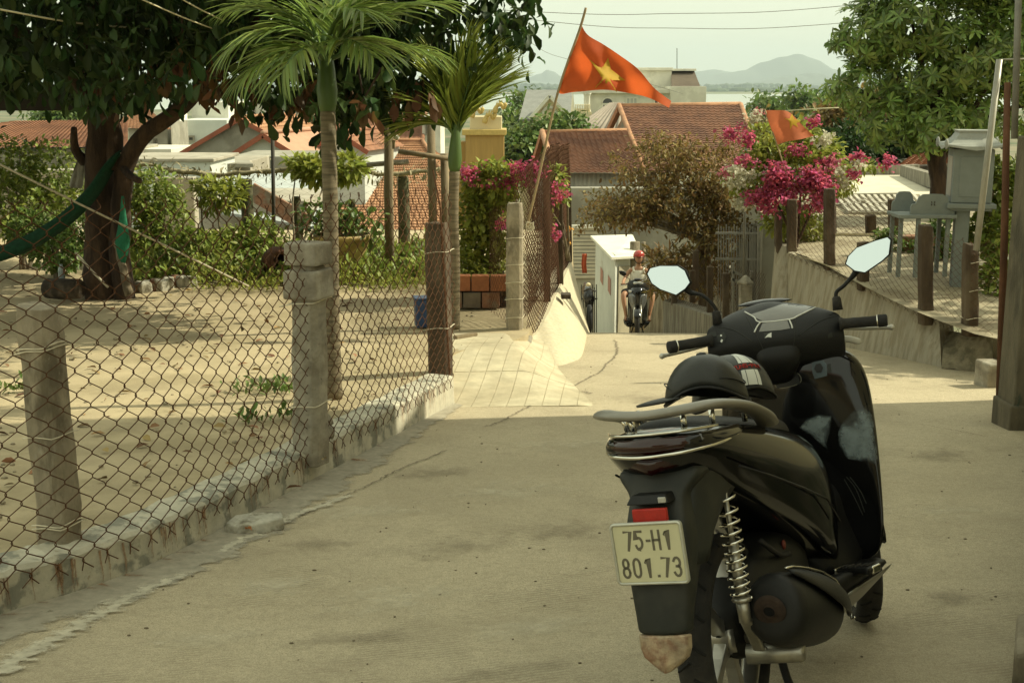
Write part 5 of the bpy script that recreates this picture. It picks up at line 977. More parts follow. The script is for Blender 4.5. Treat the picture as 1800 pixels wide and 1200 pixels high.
for (hw, v) in ((.27, 263), (.265, 259), (.22, 251), (.17, 243), (.14, 234), (.15, 229)): rings.append([ctr(zat(v)+(.035 if v > 255 else 0)*(k % 2 == 0))+Vector((hw*1.414*math.cos(rz+math.pi/4+k*math.pi/4)*(1 if k % 2 == 0 else .7071), hw*1.414*math.sin(rz+math.pi/4+k*math.pi/4)*(1 if k % 2 == 0 else .7071), 0)) for k in range(8)])
mb.loft(rings); mb.build('roof', M_SHRR, t, bevel=.004)
for k in range(4):
    mb = MB(); a_ = rz+math.pi/4+k*math.pi/2; p = ctr(zat(262))+Vector((.38*math.cos(a_), .38*math.sin(a_), .02)); mb.ell(p+Vector((0, 0, .03)), (.02, .02, .05), 8, 6); mb.build('roof_finial', M_SHRR, t, True)
# relief panels on the two visible faces; the left carries painted-in light
for a_ in (rz-math.pi/2, rz-math.pi):
    n_ = Vector((math.cos(a_), math.sin(a_), 0)); mb = MB(); mb.box(ctr((zat(275)+zat(345))/2)+n_*.182, (.24, .006, zat(275)-zat(345)), a_+math.pi/2); mb.build('wall_panel', M_SHR if a_ == rz-math.pi/2 else mat('lit_side_pinkish_grey', (.36, .335, .29), .8, .1, 5), t, bevel=.002)
c = gp(1612, 506, zright); t = thing('altar_table', 'small grey altar table with scalloped screen on thin legs', 'altar', tuple(c)); YT = c.y
x0, x1 = at(1580, 380, YT).x, at(1676, 380, YT).x; zt = at(1625, 380, YT).z
for (dx, dy) in ((.03, .02), (.18, -.02), (x1-x0-.04, .02), (x1-x0-.03, .3), (.03, .3)): mb = MB(); mb.box((x0+dx, YT+dy, (zt+.1)/2), (.035, .035, zt-.1)); mb.build('leg', M_SHR, t)
mb = MB(); mb.box(((x0+x1)/2, YT+.14, zt), (x1-x0+.03, .4, .035)); mb.build('tray', M_SHR, t, bevel=.006)
def screen(xa, xb, zb_, h, y_, m):
    w_ = xb-xa; prof = [(0, 0), (1, 0), (1, .35), (.97, .5), (.9, .52), (.86, .62), (.82, .85), (.72, .98), (.5, 1), (.28, .98), (.18, .85), (.14, .62), (.1, .52), (.03, .5), (0, .35)]; P = [Vector((xa+w_*a_, y_, zb_+h*b_)) for a_, b_ in prof]; k = len(P); mb = MB(); mb.add(P+[p+Vector((0, .025, 0)) for p in P], [tuple(range(k)), tuple(reversed(range(k, 2*k)))]+[(i, k+i, k+(i+1) % k, (i+1) % k) for i in range(k)]); return mb.build('screen', m, t)
sc = screen(x0+.1, x1, zt+.018, .19, YT-.02, M_SHR); screen(x0+.02, x0+.25, zt+.018, .19, YT+.3, M_SHR)
mb = MB(); cc = Vector(((x0+.1+x1)/2, YT-.024, zt+.12))
for s_ in (-1, 1):
    for dz in (-.012, .012): mb.box(cc+Vector((s_*.014, 0, dz)), (.006, .006, .016), M=Matrix.Rotation(R(18*s_*(1 if dz > 0 else -1)), 3, 'Y'))
mb.build('emblem', M_LOG, sc)
t = thing('incense_cup', 'small cream cup standing on the altar table edge', 'cup', tuple(at(1659, 352, YT+.05))); mb = MB(); mb.lathe([(.018, 0), (.022, .05), (.02, .05), (.015, .01)], at(1659, 358, YT+.02)+Vector((0, 0, -.01)), n=10, cap=False); mb.build('cup', W_CREAM, t, True)
# bush and big tree on the right
shrub('green_shrub', 'bright leafy bush beside the spirit house at the right edge', 'bush', at(1745, 570, 11.9), [B(1745, 330, 12.3, 28, 50), B(1755, 420, 12, 30, 50), B(1720, 405, 12.3, 24, 22), B(1750, 500, 11.8, 28, 50), B(1785, 350, 12.4, 40, 70)], 2600, (.05, .11), M_LEAFB, 6)
shrub('green_shrub', 'leafy plant between altar legs and column', 'bush', at(1650, 500, 13.2), [B(1645, 430, 13.3, 26, 45), B(1600, 450, 13.8, 28, 30), B(1560, 420, 14.6, 22, 18)], 1300, (.05, .10), M_LEAFM, 5)
M_LEAFT = mat('glossy_tree_leaf', (.205, .29, .07), .35, 0, island=.55, trans=.45, spec=.6)
YT2 = 17.5; base = Vector((at(1655, 400, YT2).x, YT2, zright(17)-.2)); t = thing('plumeria_tree', 'big glossy green tree with whorled leaves at top right', 'tree', tuple(base)); mb = MB()
tips = []; rr = random.Random(31)
BL = [B(1530, 60, YT2, 70, 60), B(1500, 150, YT2, 45, 50), B(1600, 30, YT2, 90, 70), B(1620, 140, YT2+.3, 90, 60), B(1560, 210, YT2, 50, 50), B(1700, 80, YT2, 90, 90), B(1640, 220, YT2-.2, 60, 55), B(1720, 200, YT2+.3, 60, 60), B(1800, 60, YT2, 90, 110), B(1650, -70, YT2, 130, 70), B(1780, -60, YT2, 130, 80), B(1840, 180, YT2+.4, 60, 80)]
P0 = limb(mb, [base, at(1652, 330, YT2), at(1645, 250, YT2), at(1650, 150, YT2), at(1660, 40, YT2)], .16, .06, 10, 5, .015, 1)
for k, (c_, r_) in enumerate(BL): limb(mb, [P0[7+(k % 8)], P0[7+(k % 8)].lerp(Vector(c_), .5)+Vector((0, 0, .1)), Vector(c_)], .05, .015, 6, 4, .02, k)
mb.build('trunk', M_BARK, t, True)
C_, d_ = blob_points(BL, 2500, .55); Pq, Dq, Uq = [], [], []
for c_, d0 in zip(C_, d_):       # whorls: leaves radiating from a twig end
    ax = Vector(d0)*.8+Vector((rr.uniform(-.4, .4), rr.uniform(-.4, .4), .35)); ax.normalize(); o1 = ax.orthogonal().normalized(); o2 = ax.cross(o1); n_ = rr.randint(9, 13)
    for k in range(n_):
        a_ = 2*math.pi*k/n_+rr.uniform(-.2, .2); el = rr.uniform(-.1, .65); v_ = (o1*math.cos(a_)+o2*math.sin(a_))*math.cos(el)+ax*math.sin(el); Pq.append(c_); Dq.append(v_); Uq.append(ax)
leaf_mesh('crown', Pq, Dq, rng.uniform(.07, .17, len(Pq)), M_LEAFT, t, .28, .15, .3, up=Uq, st=((0, .15), (.4, .7), (.75, 1), (.95, .5), (1, .1)), rot=False)
# bougainvillea on the right fence
t = shrub('bougainvillea', 'large bougainvillea with magenta and white bracts over the right fence', 'shrub', at(1400, 440, 14.2), [B(1400, 300, 14.5, 70, 40), B(1350, 275, 14.5, 45, 35), B(1430, 265, 14.6, 50, 30), B(1330, 320, 14.4, 50, 30), B(1460, 320, 14.6, 45, 25), B(1410, 240, 14.7, 30, 28), B(1500, 292, 15, 45, 10), B(1340, 240, 14.6, 25, 22), B(1385, 385, 14.6, 45, 30), B(1420, 400, 14.8, 40, 25)], 5200, (.05, .10), M_LEAFY, 4, bark=M_BARK)
for u, v, ru, rv, n_ in ((1365, 318, 22, 20, 420), (1390, 340, 26, 20, 420), (1345, 345, 18, 14, 260), (1362, 300, 16, 12, 180), (1425, 320, 22, 18, 360), (1445, 345, 22, 18, 360), (1430, 310, 18, 12, 200), (1455, 330, 14, 14, 160), (1322, 348, 10, 9, 110), (1350, 362, 14, 8, 140), (1440, 362, 16, 8, 140)): bracts('magenta_bracts', [B(u, v, 14.0, ru, rv)], n_, (.035, .06), M_PINK, t, .8)
for u, v, ru, rv, n_ in ((1288, 235, 16, 10, 140), (1320, 245, 10, 12, 100), (1277, 304, 6, 8, 60), (1448, 285, 14, 9, 140), (1510, 276, 14, 7, 120), (1500, 305, 12, 9, 110), (1400, 262, 12, 8, 100), (1308, 282, 16, 5, 80), (1560, 285, 9, 8, 80), (1432, 215, 10, 8, 60), (1335, 200, 6, 8, 40), (1465, 290, 10, 6, 60)): bracts('pink_bracts', [B(u, v, 14.2, ru, rv)], n_, (.035, .06), M_PINKL if u % 2 else M_PINK, t, .8)
for u, v, ru, rv, n_ in ((1300, 322, 13, 8, 150), (1312, 312, 8, 6, 60), (1303, 358, 12, 9, 130), (1335, 362, 8, 6, 60), (1293, 294, 9, 6, 70), (1350, 305, 10, 8, 80), (1330, 205, 8, 7, 60), (1480, 320, 12, 8, 80), (1450, 245, 12, 8, 90), (1510, 287, 7, 5, 50), (1470, 300, 8, 8, 60)): bracts('white_bracts', [B(u, v, 14.1, ru, rv)], n_, (.035, .06), M_WHITEB, t, .8)
# gate area below the crest
t = thing('iron_gate', 'open iron bar gate beside the lane below the crest', 'gate', tuple(at(1305, 560, 17))); M_GATE = mat('grey_iron', (.20, .19, .16), .6, .15, 10)
for k in range(16): mb = MB(); u = 1262+k*4.6; mb.beam(at(u, 560, 18.5), at(u+1, 395+(k % 3)*3, 18.5), .014, .014, (0, 1, 0)); mb.build('bar', M_GATE, t)
for (u0, v0, u1, v1, y_) in ((1258, 455, 1335, 456, 18.45), (1258, 410, 1335, 410, 18.45), (1288, 478, 1323, 492, 16.8), (1286, 490, 1300, 496, 16.8)): mb = MB(); mb.beam(at(u0, v0, y_), at(u1, v1, y_), .03, .03); mb.build('rail', M_GATE, t)
for u, v0 in ((1289, 462), (1321, 476), (1334, 398)): mb = MB(); mb.beam(at(u, 575, 16.8), at(u, v0, 16.8), .03, .03, (0, 1, 0)); mb.build('stile', M_GATE, t)
mb = MB(); p = at(1310, 600, 16.2); q = at(1310, 500, 16.2); mb.beam(p, q, .15, .15, (0, 1, 0)); mb.lathe([(.105, 0), (.11, .03), (.02, .12)], q, n=4); tag(mb.build('gate_pier', M_POSTG, None, bevel=.008), 'short concrete gate pier with pointed cap', 'pier')
pole('thin_pole', 'tall thin grey pole rising through the bougainvillea', 'pole', [at(1308, 500, 16.4), at(1309, 350, 16.4), at(1311, 262, 16.4)], .018, M_GATE)
t = thing('lane_house', 'dim grey house front with door panel behind the iron gate', 'house', tuple(at(1340, 560, 21))); blockwall('wall', 1300, 395, 1380, 520, 21, .3, W_GREY, t, -3.2); blockwall('door', 1318, 410, 1332, 500, 20.9, .08, M_GATE, t, -2.6); blockwall('jamb', 1333, 400, 1338, 490, 20.85, .15, W_BEIGE, t, -2.4)
t = thing('lane_wall', 'low grey streaked wall with fence posts down the lane', 'wall', tuple(at(1215, 580, 20))); mb = MB(); a, b = at(1166, 528, 21), at(1263, 560, 17.6); z0 = -3.2
mb.hexa([Vector((a.x, a.y, z0)), Vector((b.x, b.y, z0)), Vector((b.x+.3, b.y+.2, z0)), Vector((a.x+.2, a.y+.3, z0)), a, b, b+Vector((.3, .2, 0)), a+Vector((.2, .3, 0))]); mb.build('wall_face', M_STREAKD, t)
for u, v0, v1, y_ in ((1185, 470, 530, 20.4), (1217, 475, 525, 19.6), (1248, 468, 545, 18.6), (1276, 480, 570, 17.5), (1223, 440, 500, 20)): mb = MB(); mb.beam(at(u, v1+6, y_), at(u, v0, y_), .09, .09, (0, 1, 0)); mb.build('post', M_POSTB, t, bevel=.008)
chain_link('wire_mesh', [a+Vector((.1, .1, 0)), b+Vector((.1, .1, 0)), at(1345, 585, 15.6)], .75, .06, .002, M_WIRE, t, sides=3)
# rusty olive small tree in the centre
YC = 21.0; rr = random.Random(41); DB = []
for k in range(34):      # arching sprays: chains of small clumps from the fork outwards
    u1, v1 = [(1035, 385), (1050, 340), (1090, 290), (1130, 260), (1170, 235), (1215, 250), (1260, 262), (1300, 300), (1325, 350), (1300, 420), (1250, 440), (1195, 405), (1120, 375), (1062, 395), (1140, 330), (1210, 330), (1260, 370)][k % 17]; u1 += rr.uniform(-18, 18); v1 += rr.uniform(-18, 18); y1 = YC+rr.uniform(-.9, .7)
    for q in (.55, .72, .87, 1.0): u = 1225+(u1-1225)*q; v = 425+(v1-425)*q-38*math.sin(q*math.pi)*.8; r_ = rr.uniform(11, 25)*(1.15-.35*q); DB.append(B(u, v, YC+(y1-YC)*q, r_*1.3, r_*.85))
tree_at('dry olive brown shrubby tree hanging over the lane', DB, at(1240, 470, YC), 12500, (.045, .105), M_OLIVE, 4, .45, M_BARK2, .11, 6, 'dry_tree', .25, at(1236, 425, YC))
pole('wood_pole', 'brown wooden post behind the rider next to the pale shed', 'pole', [at(1115, 590, 28.6), at(1116, 425, 28.6)], .11, M_BARK2); pole('wood_pole', 'thin second wooden post just right of the rider helmet', 'pole', [at(1130, 580, 28.8), at(1131, 425, 28.8)], .05, M_BARK2)
cover2 = np.array([at(rng.uniform(1140, 1290), rng.uniform(440, 520), rng.uniform(20.5, 22)) for _ in range(1800)]); D = rng.normal(0, .5, (1800, 3)); D[:, 2] += .3; tag(leaf_mesh('dry_undergrowth', cover2, D, rng.uniform(.08, .26, 1800), M_OLIVE, None, .2), 'dry grassy undergrowth behind the lane wall', 'plants', kind='stuff')
t = thing('bank_wall', 'dim rubble bank behind the rider under the dry tree', 'wall', tuple(at(1180, 560, 28))); blockwall('wall', 1120, 470, 1300, 600, 30, .4, M_STREAKD, t, -5.5); blockwall('wall', 1000, 330, 1400, 440, 37, .4, W_GREY, t, -7)
# pillar, poles and near wall at the right edge
M_PIL = mat('stained_pillar', (.135, .115, .075), .95, .22, 6, .5, 40, col2=(.08, .07, .045), mixs=3.5, col3=(.05, .065, .045), m3=10, lo3=.6, hi3=.7, stretch=(1.3, 1.3, .5))
PYL = 7.95; xl = at(1781, 700, PYL).x; t = thing('gate_pillar', 'tall stained square concrete pillar at the right edge', 'pillar', (xl+.14, PYL+.14, zroad(PYL))); mb = MB(); zt = at(1770, 242, PYL).z; mb.box((xl+.15, PYL+.15, (zt+zroad(PYL)+.14)/2), (.28, .28, zt-zroad(PYL)-.14)); mb.build('shaft', M_PIL, t, bevel=.012); mb = MB(); mb.box((xl+.14, PYL+.15, zroad(PYL)+.05), (.31, .31, .22)); mb.build('foot', M_PIL, t, bevel=.012)
pole('rusty_pole', 'rusty brown upright pipe beside the right pillar', 'pole', [Vector((at(1764, 640, 8.5).x, 8.5, zroad(8.5)-.05)), at(1766, 400, 8.5), at(1771, 145, 8.5)], [.028, .026, .022], mat('rust_brown', (.12, .055, .028), .9, .3, 12, .4, 40, stretch=(1, 1, .3)))
M_PIPE = mat('grey_pipe', (.33, .32, .27), .45, .1, 10, metal=.2); t = thing('leaning_pipe', 'grey metal pipe leaning up from the nearest right fence post', 'pipe', tuple(at(1718, 430, 10.6))); mb = MB(); mb.tube([at(1716, 440, 10.6), at(1757, 105, 10.6)], .026, 10); mb.build('pipe', M_PIPE, t, True); mb = MB(); mb.tube([at(1757, 105, 10.6), at(1830, 103, 10.6)], .008, 6); mb.build('wire_arm', M_PIPE, t, True)
pole('steel_pole', 'slim steel pole standing on top of the right pillar', 'pole', [at(1783, 244, PYL+.1), at(1792, -60, PYL+.1)], .022, M_GATE)
NW = [(3.26, 7.7), (1.83, 4.28), (1.55, 3.6), (.9, 2.2)]; t = thing('side_wall', 'mossy low side wall along the right edge of the road', 'wall', (NW[1][0]+.2, NW[1][1], 0)); mb = MB(); rings = []
for (x, y) in NW: z = zroad(y); hgt = .50 if y > 4 else .32; rings.append([Vector((x+.03, y, z-.2)), Vector((x+.045, y, z+hgt)), Vector((x+.24, y-.08, z+hgt)), Vector((x+.24, y-.08, z-.2))])
mb.loft(rings); mb.build('wall_face', mat('mossy_wall', (.17, .15, .10), .95, .3, 9, .9, 25, col2=(.07, .075, .04), mixs=5), t, noise=.006)
p = gp(1788, 1210, zroad); mb = MB(); mb.box(p+Vector((.085, .03, .05)), (.16, .3, .22), R(-22)); tag(mb.build('concrete_block', M_POST, None, bevel=.02, noise=.006), 'rough concrete block at the bottom right corner', 'block')
# house on the right, outside the picture, that shades the road
t = thing('house', 'two storey rendered house close beyond the right edge', 'house', (8, 2, 0)); mb = MB(); mb.box((8.2, 1.4, 1.95), (7.2, 16.0, 4.7)); mb.build('wall', W_CREAM, t); mb = MB(); mb.box((8.3, 1.0, 5.7), (6.6, 16.0, 2.9)); mb.build('upper_wall', W_CREAM, t)
slab('roof', [(4.6, -7.6, 7.1), (8.3, -7.6, 9.0), (8.3, 9.2, 9.0), (4.6, 9.2, 7.1)], .12, T_RED, t); slab('roof', [(12, 9.2, 7.1), (8.3, 9.2, 9.0), (8.3, -7.6, 9.0), (12, -7.6, 7.1)], .12, T_RED, t)
for y_ in (-4, 0, 4): 
    mb = MB(); mb.box((4.58, y_, 2.2), (.06, 1.3, 1.4)); f = mb.build('window', W_WHITE, t); mb = MB(); mb.box((4.545, y_, 2.2), (.03, 1.14, 1.24)); mb.build('pane', M_GLASS, f)
for y_ in (-2, 3): 
    mb = MB(); mb.box((4.98, y_, 5.8), (.06, 1.2, 1.3)); f = mb.build('window', W_WHITE, t); mb = MB(); mb.box((4.945, y_, 5.8), (.03, 1.04, 1.14)); mb.build('pane', M_GLASS, f)
# power lines
for k, (pts, r_) in enumerate([([(-300, -60), (860, 17), (1200, 24), (1480, 11), (2100, -60)], .006), ([(-300, -120), (870, 28), (1200, 50), (1480, 41), (2100, -20)], .006), ([(600, -60), (890, 55), (960, 92), (1010, 108), (1200, 165)], .004), ([(1500, 55), (1730, 17), (1800, 8), (2000, -30)], .010)]):
    mb = MB(); mb.tube(crom([at(u, v, 26+k) for u, v in pts], 8), r_, 5); tag(mb.build('power_line', mat('grey_cable', (.16, .155, .13), .6, .1), None, True), ['upper thin power line across the sky', 'lower thin power line across the sky', 'faint wire sloping down left of the big flag', 'short wire crossing the top right tree'][k], 'cable')
pole('clothes_line', 'thin pale line in front of the river below the small flag tree', 'cord', [at(1380, 195, 30), at(1440, 191, 30), at(1512, 188, 30)], .012, M_CORD)
# ================================================================== FLAGS
M_FLAG = mat('flag_red', (.60, .115, .028), .75, .06, 8, trans=.5); M_FLAG2 = mat('faded_flag', (.58, .17, .075), .75, .08, 8, trans=.4); M_STAR = mat('flag_yellow', (.62, .42, .035), .7, .05, trans=.4); M_BAMB = mat('bamboo_pole', (.33, .25, .14), .6, .2, 15)
def flag(label, plabel, hoist, top, bot, pole_pts, y, star, m, ripple, r_pole, seed):
    t = thing('flag', label, 'flag', tuple(pole_pts[0])); mb = MB(); mb.tube(crom(pole_pts, 4), r_pole, 8); mb.build('flagpole', M_BAMB, t, True)
    yf = lambda u, v: y+ripple*(math.sin((u-hoist)*.045+v*.012+seed)+.5*math.sin((u-hoist)*.09-v*.05))*min(1, abs(u-hoist)/40+.1)+ripple*.35*math.sin(v*.1+u*.02)
    n, m_ = 44, 16; tc = crom([Vector((u, v, 0)) for u, v in top], 10); bc = crom([Vector((u, v, 0)) for u, v in bot], 10)
    def cv(c, q): x = q*(len(c)-1); i = min(int(x), len(c)-2); return c[i].lerp(c[i+1], x-i)
    mb = MB(); V = []
    for i in range(n+1):
        a, b = cv(tc, i/n), cv(bc, i/n)
        for j in range(m_+1): p = a.lerp(b, j/m_); V.append(at(p.x, p.y, yf(p.x, p.y)))
    mb.add(V, [(i*(m_+1)+j, (i+1)*(m_+1)+j, (i+1)*(m_+1)+j+1, i*(m_+1)+j+1) for i in range(n) for j in range(m_)]); cl = mb.build('cloth', m, t, True)
    for side in (-1, 1):
        mb = MB(); V = []; c0 = Vector((sum(s[0] for s in star)/10, sum(s[1] for s in star)/10, 0)); k = len(star); Lr = 5
        for q in range(Lr+1):
            for (u, v) in star: p = c0.lerp(Vector((u, v, 0)), q/Lr); V.append(at(p.x, p.y, yf(p.x, p.y)+side*.004))
        mb.add(V, [(q*k+i, q*k+(i+1) % k, (q+1)*k+(i+1) % k, (q+1)*k+i) for q in range(Lr) for i in range(k)]); mb.build('star', M_STAR, cl, True)
    return t
FY = 11.2
star1 = [(1036, 105), (1060, 118), (1069, 102), (1074, 122), (1100, 142), (1077, 141), (1085, 163), (1065, 146), (1046, 155), (1056, 133)]
flag('large orange red flag with yellow star flying on a bamboo pole', '', 1000, [(1031, 12), (1022, 36), (1025, 50), (1036, 64), (1060, 78), (1090, 98), (1122, 122), (1150, 155), (1180, 178)], [(1022, 34), (1016, 60), (1003, 95), (981, 160), (1010, 162), (1060, 158), (1100, 163), (1140, 172), (1176, 190)], [at(926, 400, FY+.1), at(945, 320, FY+.02), at(980, 165, FY), at(1018, 55, FY), at(1030, 14, FY)], FY, star1, M_FLAG, .085, .011, 1.0)
star2 = [(1379, 208), (1388, 209), (1392, 200), (1396, 209), (1408, 213), (1400, 217), (1403, 224), (1394, 219), (1389, 228), (1388, 215)]
flag('small faded orange flag with yellow star above the bougainvillea', '', 1350, [(1344, 194), (1362, 194), (1382, 195), (1395, 204), (1412, 222), (1430, 238)], [(1366, 255), (1380, 250), (1395, 247), (1408, 245), (1420, 242), (1431, 239)], [at(1392, 340, 14.0), at(1380, 300, 14), at(1366, 255, 14), at(1344, 192, 14)], 14.0, star2, M_FLAG2, .07, .008, 2.0)

# ================================================================== UNSEEN, BEHIND THE VIEWPOINT: house added to block sky light
t = thing('house', 'brown rendered house added unseen behind the viewpoint to hold back sky light', 'house', (-3, -11, 1.8)); mb = MB(); mb.box((-4, -12, 3.6), (9, 5, 4.0)); mb.build('wall', mat('added_house_brown_render', (.34, .28, .18), .9, .2, 1), t); slab('roof', [(-9, -9.0, 5.5), (1, -9.0, 5.5), (1, -12, 7.2), (-9, -12, 7.2)], .12, T_BRN, t); slab('roof', [(1, -15, 5.5), (-9, -15, 5.5), (-9, -12, 7.2), (1, -12, 7.2)], .12, T_BRN, t)
for x_ in (-6.5, -1.5): mb = MB(); mb.box((x_, -9.47, 3.6), (1.3, .06, 1.4)); f = mb.build('window', W_CREAM, t); mb = MB(); mb.box((x_, -9.43, 3.6), (1.14, .03, 1.24)); mb.build('pane', M_GLASS, f)  # windows of the added unseen house
for k in range(4):
    mb = MB(); mb.tube(crom([(-20, -12.5+.35*k, 9.2+.24*k), (-7.2, -1+.35*k, 8.15+.24*k), (6, 11+.35*k, 9+.24*k)], 8), .016, 5); tag(mb.build('power_line', M_POLE, None, True), ['lowest', 'second lowest', 'second highest', 'highest'][k]+' power line strung over the road above the viewpoint', 'cable', 'lines above the viewpoint')

b_ = Vector((8.7, 12.6, 0)); t = thing('shade_tree', 'leafy tree just outside the right edge beyond the pillar', 'tree', tuple(b_)); mb = MB(); limb(mb, [b_, b_+Vector((.1, 0, 1.4)), b_+Vector((0, .1, 3))], .13, .07, 9, 5); mb.build('trunk', M_BARK, t, True); leaves_in('crown', [((8.7, 12.6, 3.6), (1.3, 1.5, 1.0)), ((8.2, 13.6, 3.0), (1.0, 1.0, .8)), ((9.2, 11.8, 3.2), (1.0, 1.0, .8))], 1300, (.12, .26), M_LEAFD, t, .55)
# ================================================================== SCOOTERS
K_GLOSS = mat('black_gloss_paint', (.004, .004, .004), .12, 0, spec=.35, coat=.35)
K_PLAS = mat('black_plastic', (.0075, .0075, .007), .45, .15, 30, .12, 400, spec=.3)
K_GREY = mat('charcoal_plastic', (.021, .023, .019), .5, .12, 12, .1, 300, spec=.3, col2=(.03, .03, .024), mixs=6)
K_SEAT = mat('seat_vinyl', (.009, .009, .0085), .5, .1, 20, .25, 250)
K_RUB = mat('tyre_rubber', (.017, .016, .0145), .8, .2, 30, .3, 120, col2=(.03, .027, .022), mixs=8)
K_ALU = mat('cast_aluminium', (.40, .38, .32), .4, .15, 20, metal=.85, spec=.5)
K_RIM = mat('dark_rim', (.38, .365, .32), .28, .15, 12, metal=.8, spec=.5)
K_CHR = mat('chrome', (.72, .70, .62), .12, 0, metal=1)
K_RAIL = mat('silver_rail_paint', (.235, .22, .185), .38, .08, 15, metal=.35, spec=.5)
K_LENS = mat('dark_red_lens', (.020, .0015, .0015), .16, 0, spec=.5, coat=.3)
K_CLEAR = mat('smoky_lens', (.035, .03, .022), .1, 0, spec=.7, coat=.6)
K_ORG = mat('amber_lens', (.10, .048, .014), .25, .25, 30, spec=.5)
K_REFL = mat('red_reflector', (.40, .018, .010), .35, .15, 90)
K_PLATE = mat('plate_cream', (.58, .55, .36), .6, .05, 12); K_INK = mat('plate_ink', (.13, .115, .08), .7, .1); K_PFR = mat('plate_frame', (.52, .52, .45), .35, .1, 20, metal=.5)
K_TIP = mat('amber_mudflap_tip', (.36, .28, .18), .35, .3, 22, .2, 40, col2=(.22, .12, .07), mixs=14, spec=.5)
K_RUST = mat('exhaust_rust', (.035, .022, .015), .9, .3, 40, .3, 60)
K_MUF = mat('muffler_black', (.011, .011, .010), .5, .15, 20, .1, 100, spec=.3)
K_WHITE = mat('pale_trim', (.55, .55, .50), .35, .05, metal=.3); K_DASH = mat('dash_glass', (.13, .125, .11), .09, 0, spec=.7, coat=.5)
K_MIR = mat('mirror_glass', (.72, .80, .85), .03, 0, metal=1); K_SKIRT = mat('dusty_skirt', (.17, .16, .13), .35, .12, 8, spec=.5); K_SILV = mat('silver_panel', (.16, .16, .155), .25, .05, metal=.6, coat=.4); K_LAMP = mat('headlamp_glass', (.45, .45, .42), .08, 0, spec=.8, metal=.4)
K_SKYREFL = decal_mat('painted_sky_sheen', (.20, .245, .255), .5, .1, 1.0, 14, .8)  # sky reflections painted as pale blue-grey decals on the leg shield
SPSI, SLEAN, SPIT = 28, 12, 7.3
def half_ring(st):   # (Y, zt, zm, zb, wt, wm, wb)
    Y, zt, zm, zb, wt, wm, wb = st
    h = [(0, zt+.008), (wt*.6, zt+.007), (wt, zt), (wm*.97, (zt+zm)/2+.012), (wm, zm), ((wm+wb)/2, (zm+zb)/2), (wb, zb), (wb*.5, zb-.006), (0, zb-.008)]
    return [(x, Y, z) for x, z in h]+[(-x, Y, z) for x, z in reversed(h[1:-1])]
def wheel(root, name, c, rad, wd, Ms, rim_m, disc=True):
    """tyre + rim + spokes, axis along local X, Ms = extra rotation of the axis"""
    ax = Ms@Matrix.Rotation(R(90), 3, 'Y'); mb = MB(); w = wd/2; r_ = rad
    prof = [(r_-.052, -w*.6), (r_-.042, -w*.95), (r_-.026, -w), (r_-.010, -w*.78), (r_-.002, -w*.4), (r_, 0), (r_-.002, w*.4), (r_-.010, w*.78), (r_-.026, w), (r_-.042, w*.95), (r_-.052, w*.6), (r_-.052, 0)]
    mb.lathe(prof+[prof[0]], c, ax, 56, cap=False); ty = mb.build('tyre', K_RUB, root, True)
    mb = MB()
    for k in range(40):          # raised tread blocks, angled
        a = 2*math.pi*k/40; sg = 1 if k % 2 else -1
        p0 = Vector(((r_+.0005)*math.cos(a), (r_+.0005)*math.sin(a), sg*w*.06)); p1 = Vector(((r_-.012)*math.cos(a+.10), (r_-.012)*math.sin(a+.10), sg*w*.82)); mid = (p0+p1)/2*1.012
        pts = [Vector(c)+ax@q for q in (p0, mid, p1)]; mb.tube(pts, .0045, 4)
    mb.build('tread', mat('tread_dark', (.008, .008, .0075), .9, .1), ty)
    mb = MB(); ri = r_-.048
    mb.lathe([(ri+.006, -w*.62), (ri-.012, -w*.55), (ri-.018, -w*.2), (ri-.018, w*.2), (ri-.012, w*.55), (ri+.006, w*.62), (ri+.004, w*.3), (ri+.004, -w*.3), (ri+.006, -w*.62)], c, ax, 48, cap=False)
    mb.lathe([(.001, -w*.8), (.045, -w*.8), (.05, -w*.5), (.05, w*.5), (.045, w*.8), (.001, w*.8)], c, ax, 24, cap=False); rm = mb.build('rim', rim_m, root, True)
    for k in range(5):
        a = 2*math.pi*k/5+.3; d = Vector((math.cos(a), math.sin(a), 0)); tdir = Vector((-math.sin(a), math.cos(a), 0)); mb = MB(); rings = []
        for rr_, hw, ht in ((.04, .022, .02), (.09, .014, .017), (ri-.02, .019, .018), (ri-.012, .028, .02)): rings.append([Vector(c)+ax@(d*rr_+tdir*hw*sx+Vector((0, 0, ht*sz))) for sx, sz in ((-1, -1), (1, -1), (1, 1), (-1, 1))])
        mb.loft(rings); mb.build('spoke', rim_m, rm, bevel=.004)
    if disc:
        mb = MB(); mb.lathe([(.06, w*1.0), (.11, w*1.0), (.11, w*1.0+.004), (.06, w*1.0+.004), (.06, w*1.0)], c, ax, 36, cap=False); mb.build('brake_disc', K_ALU, rm)
    return ty
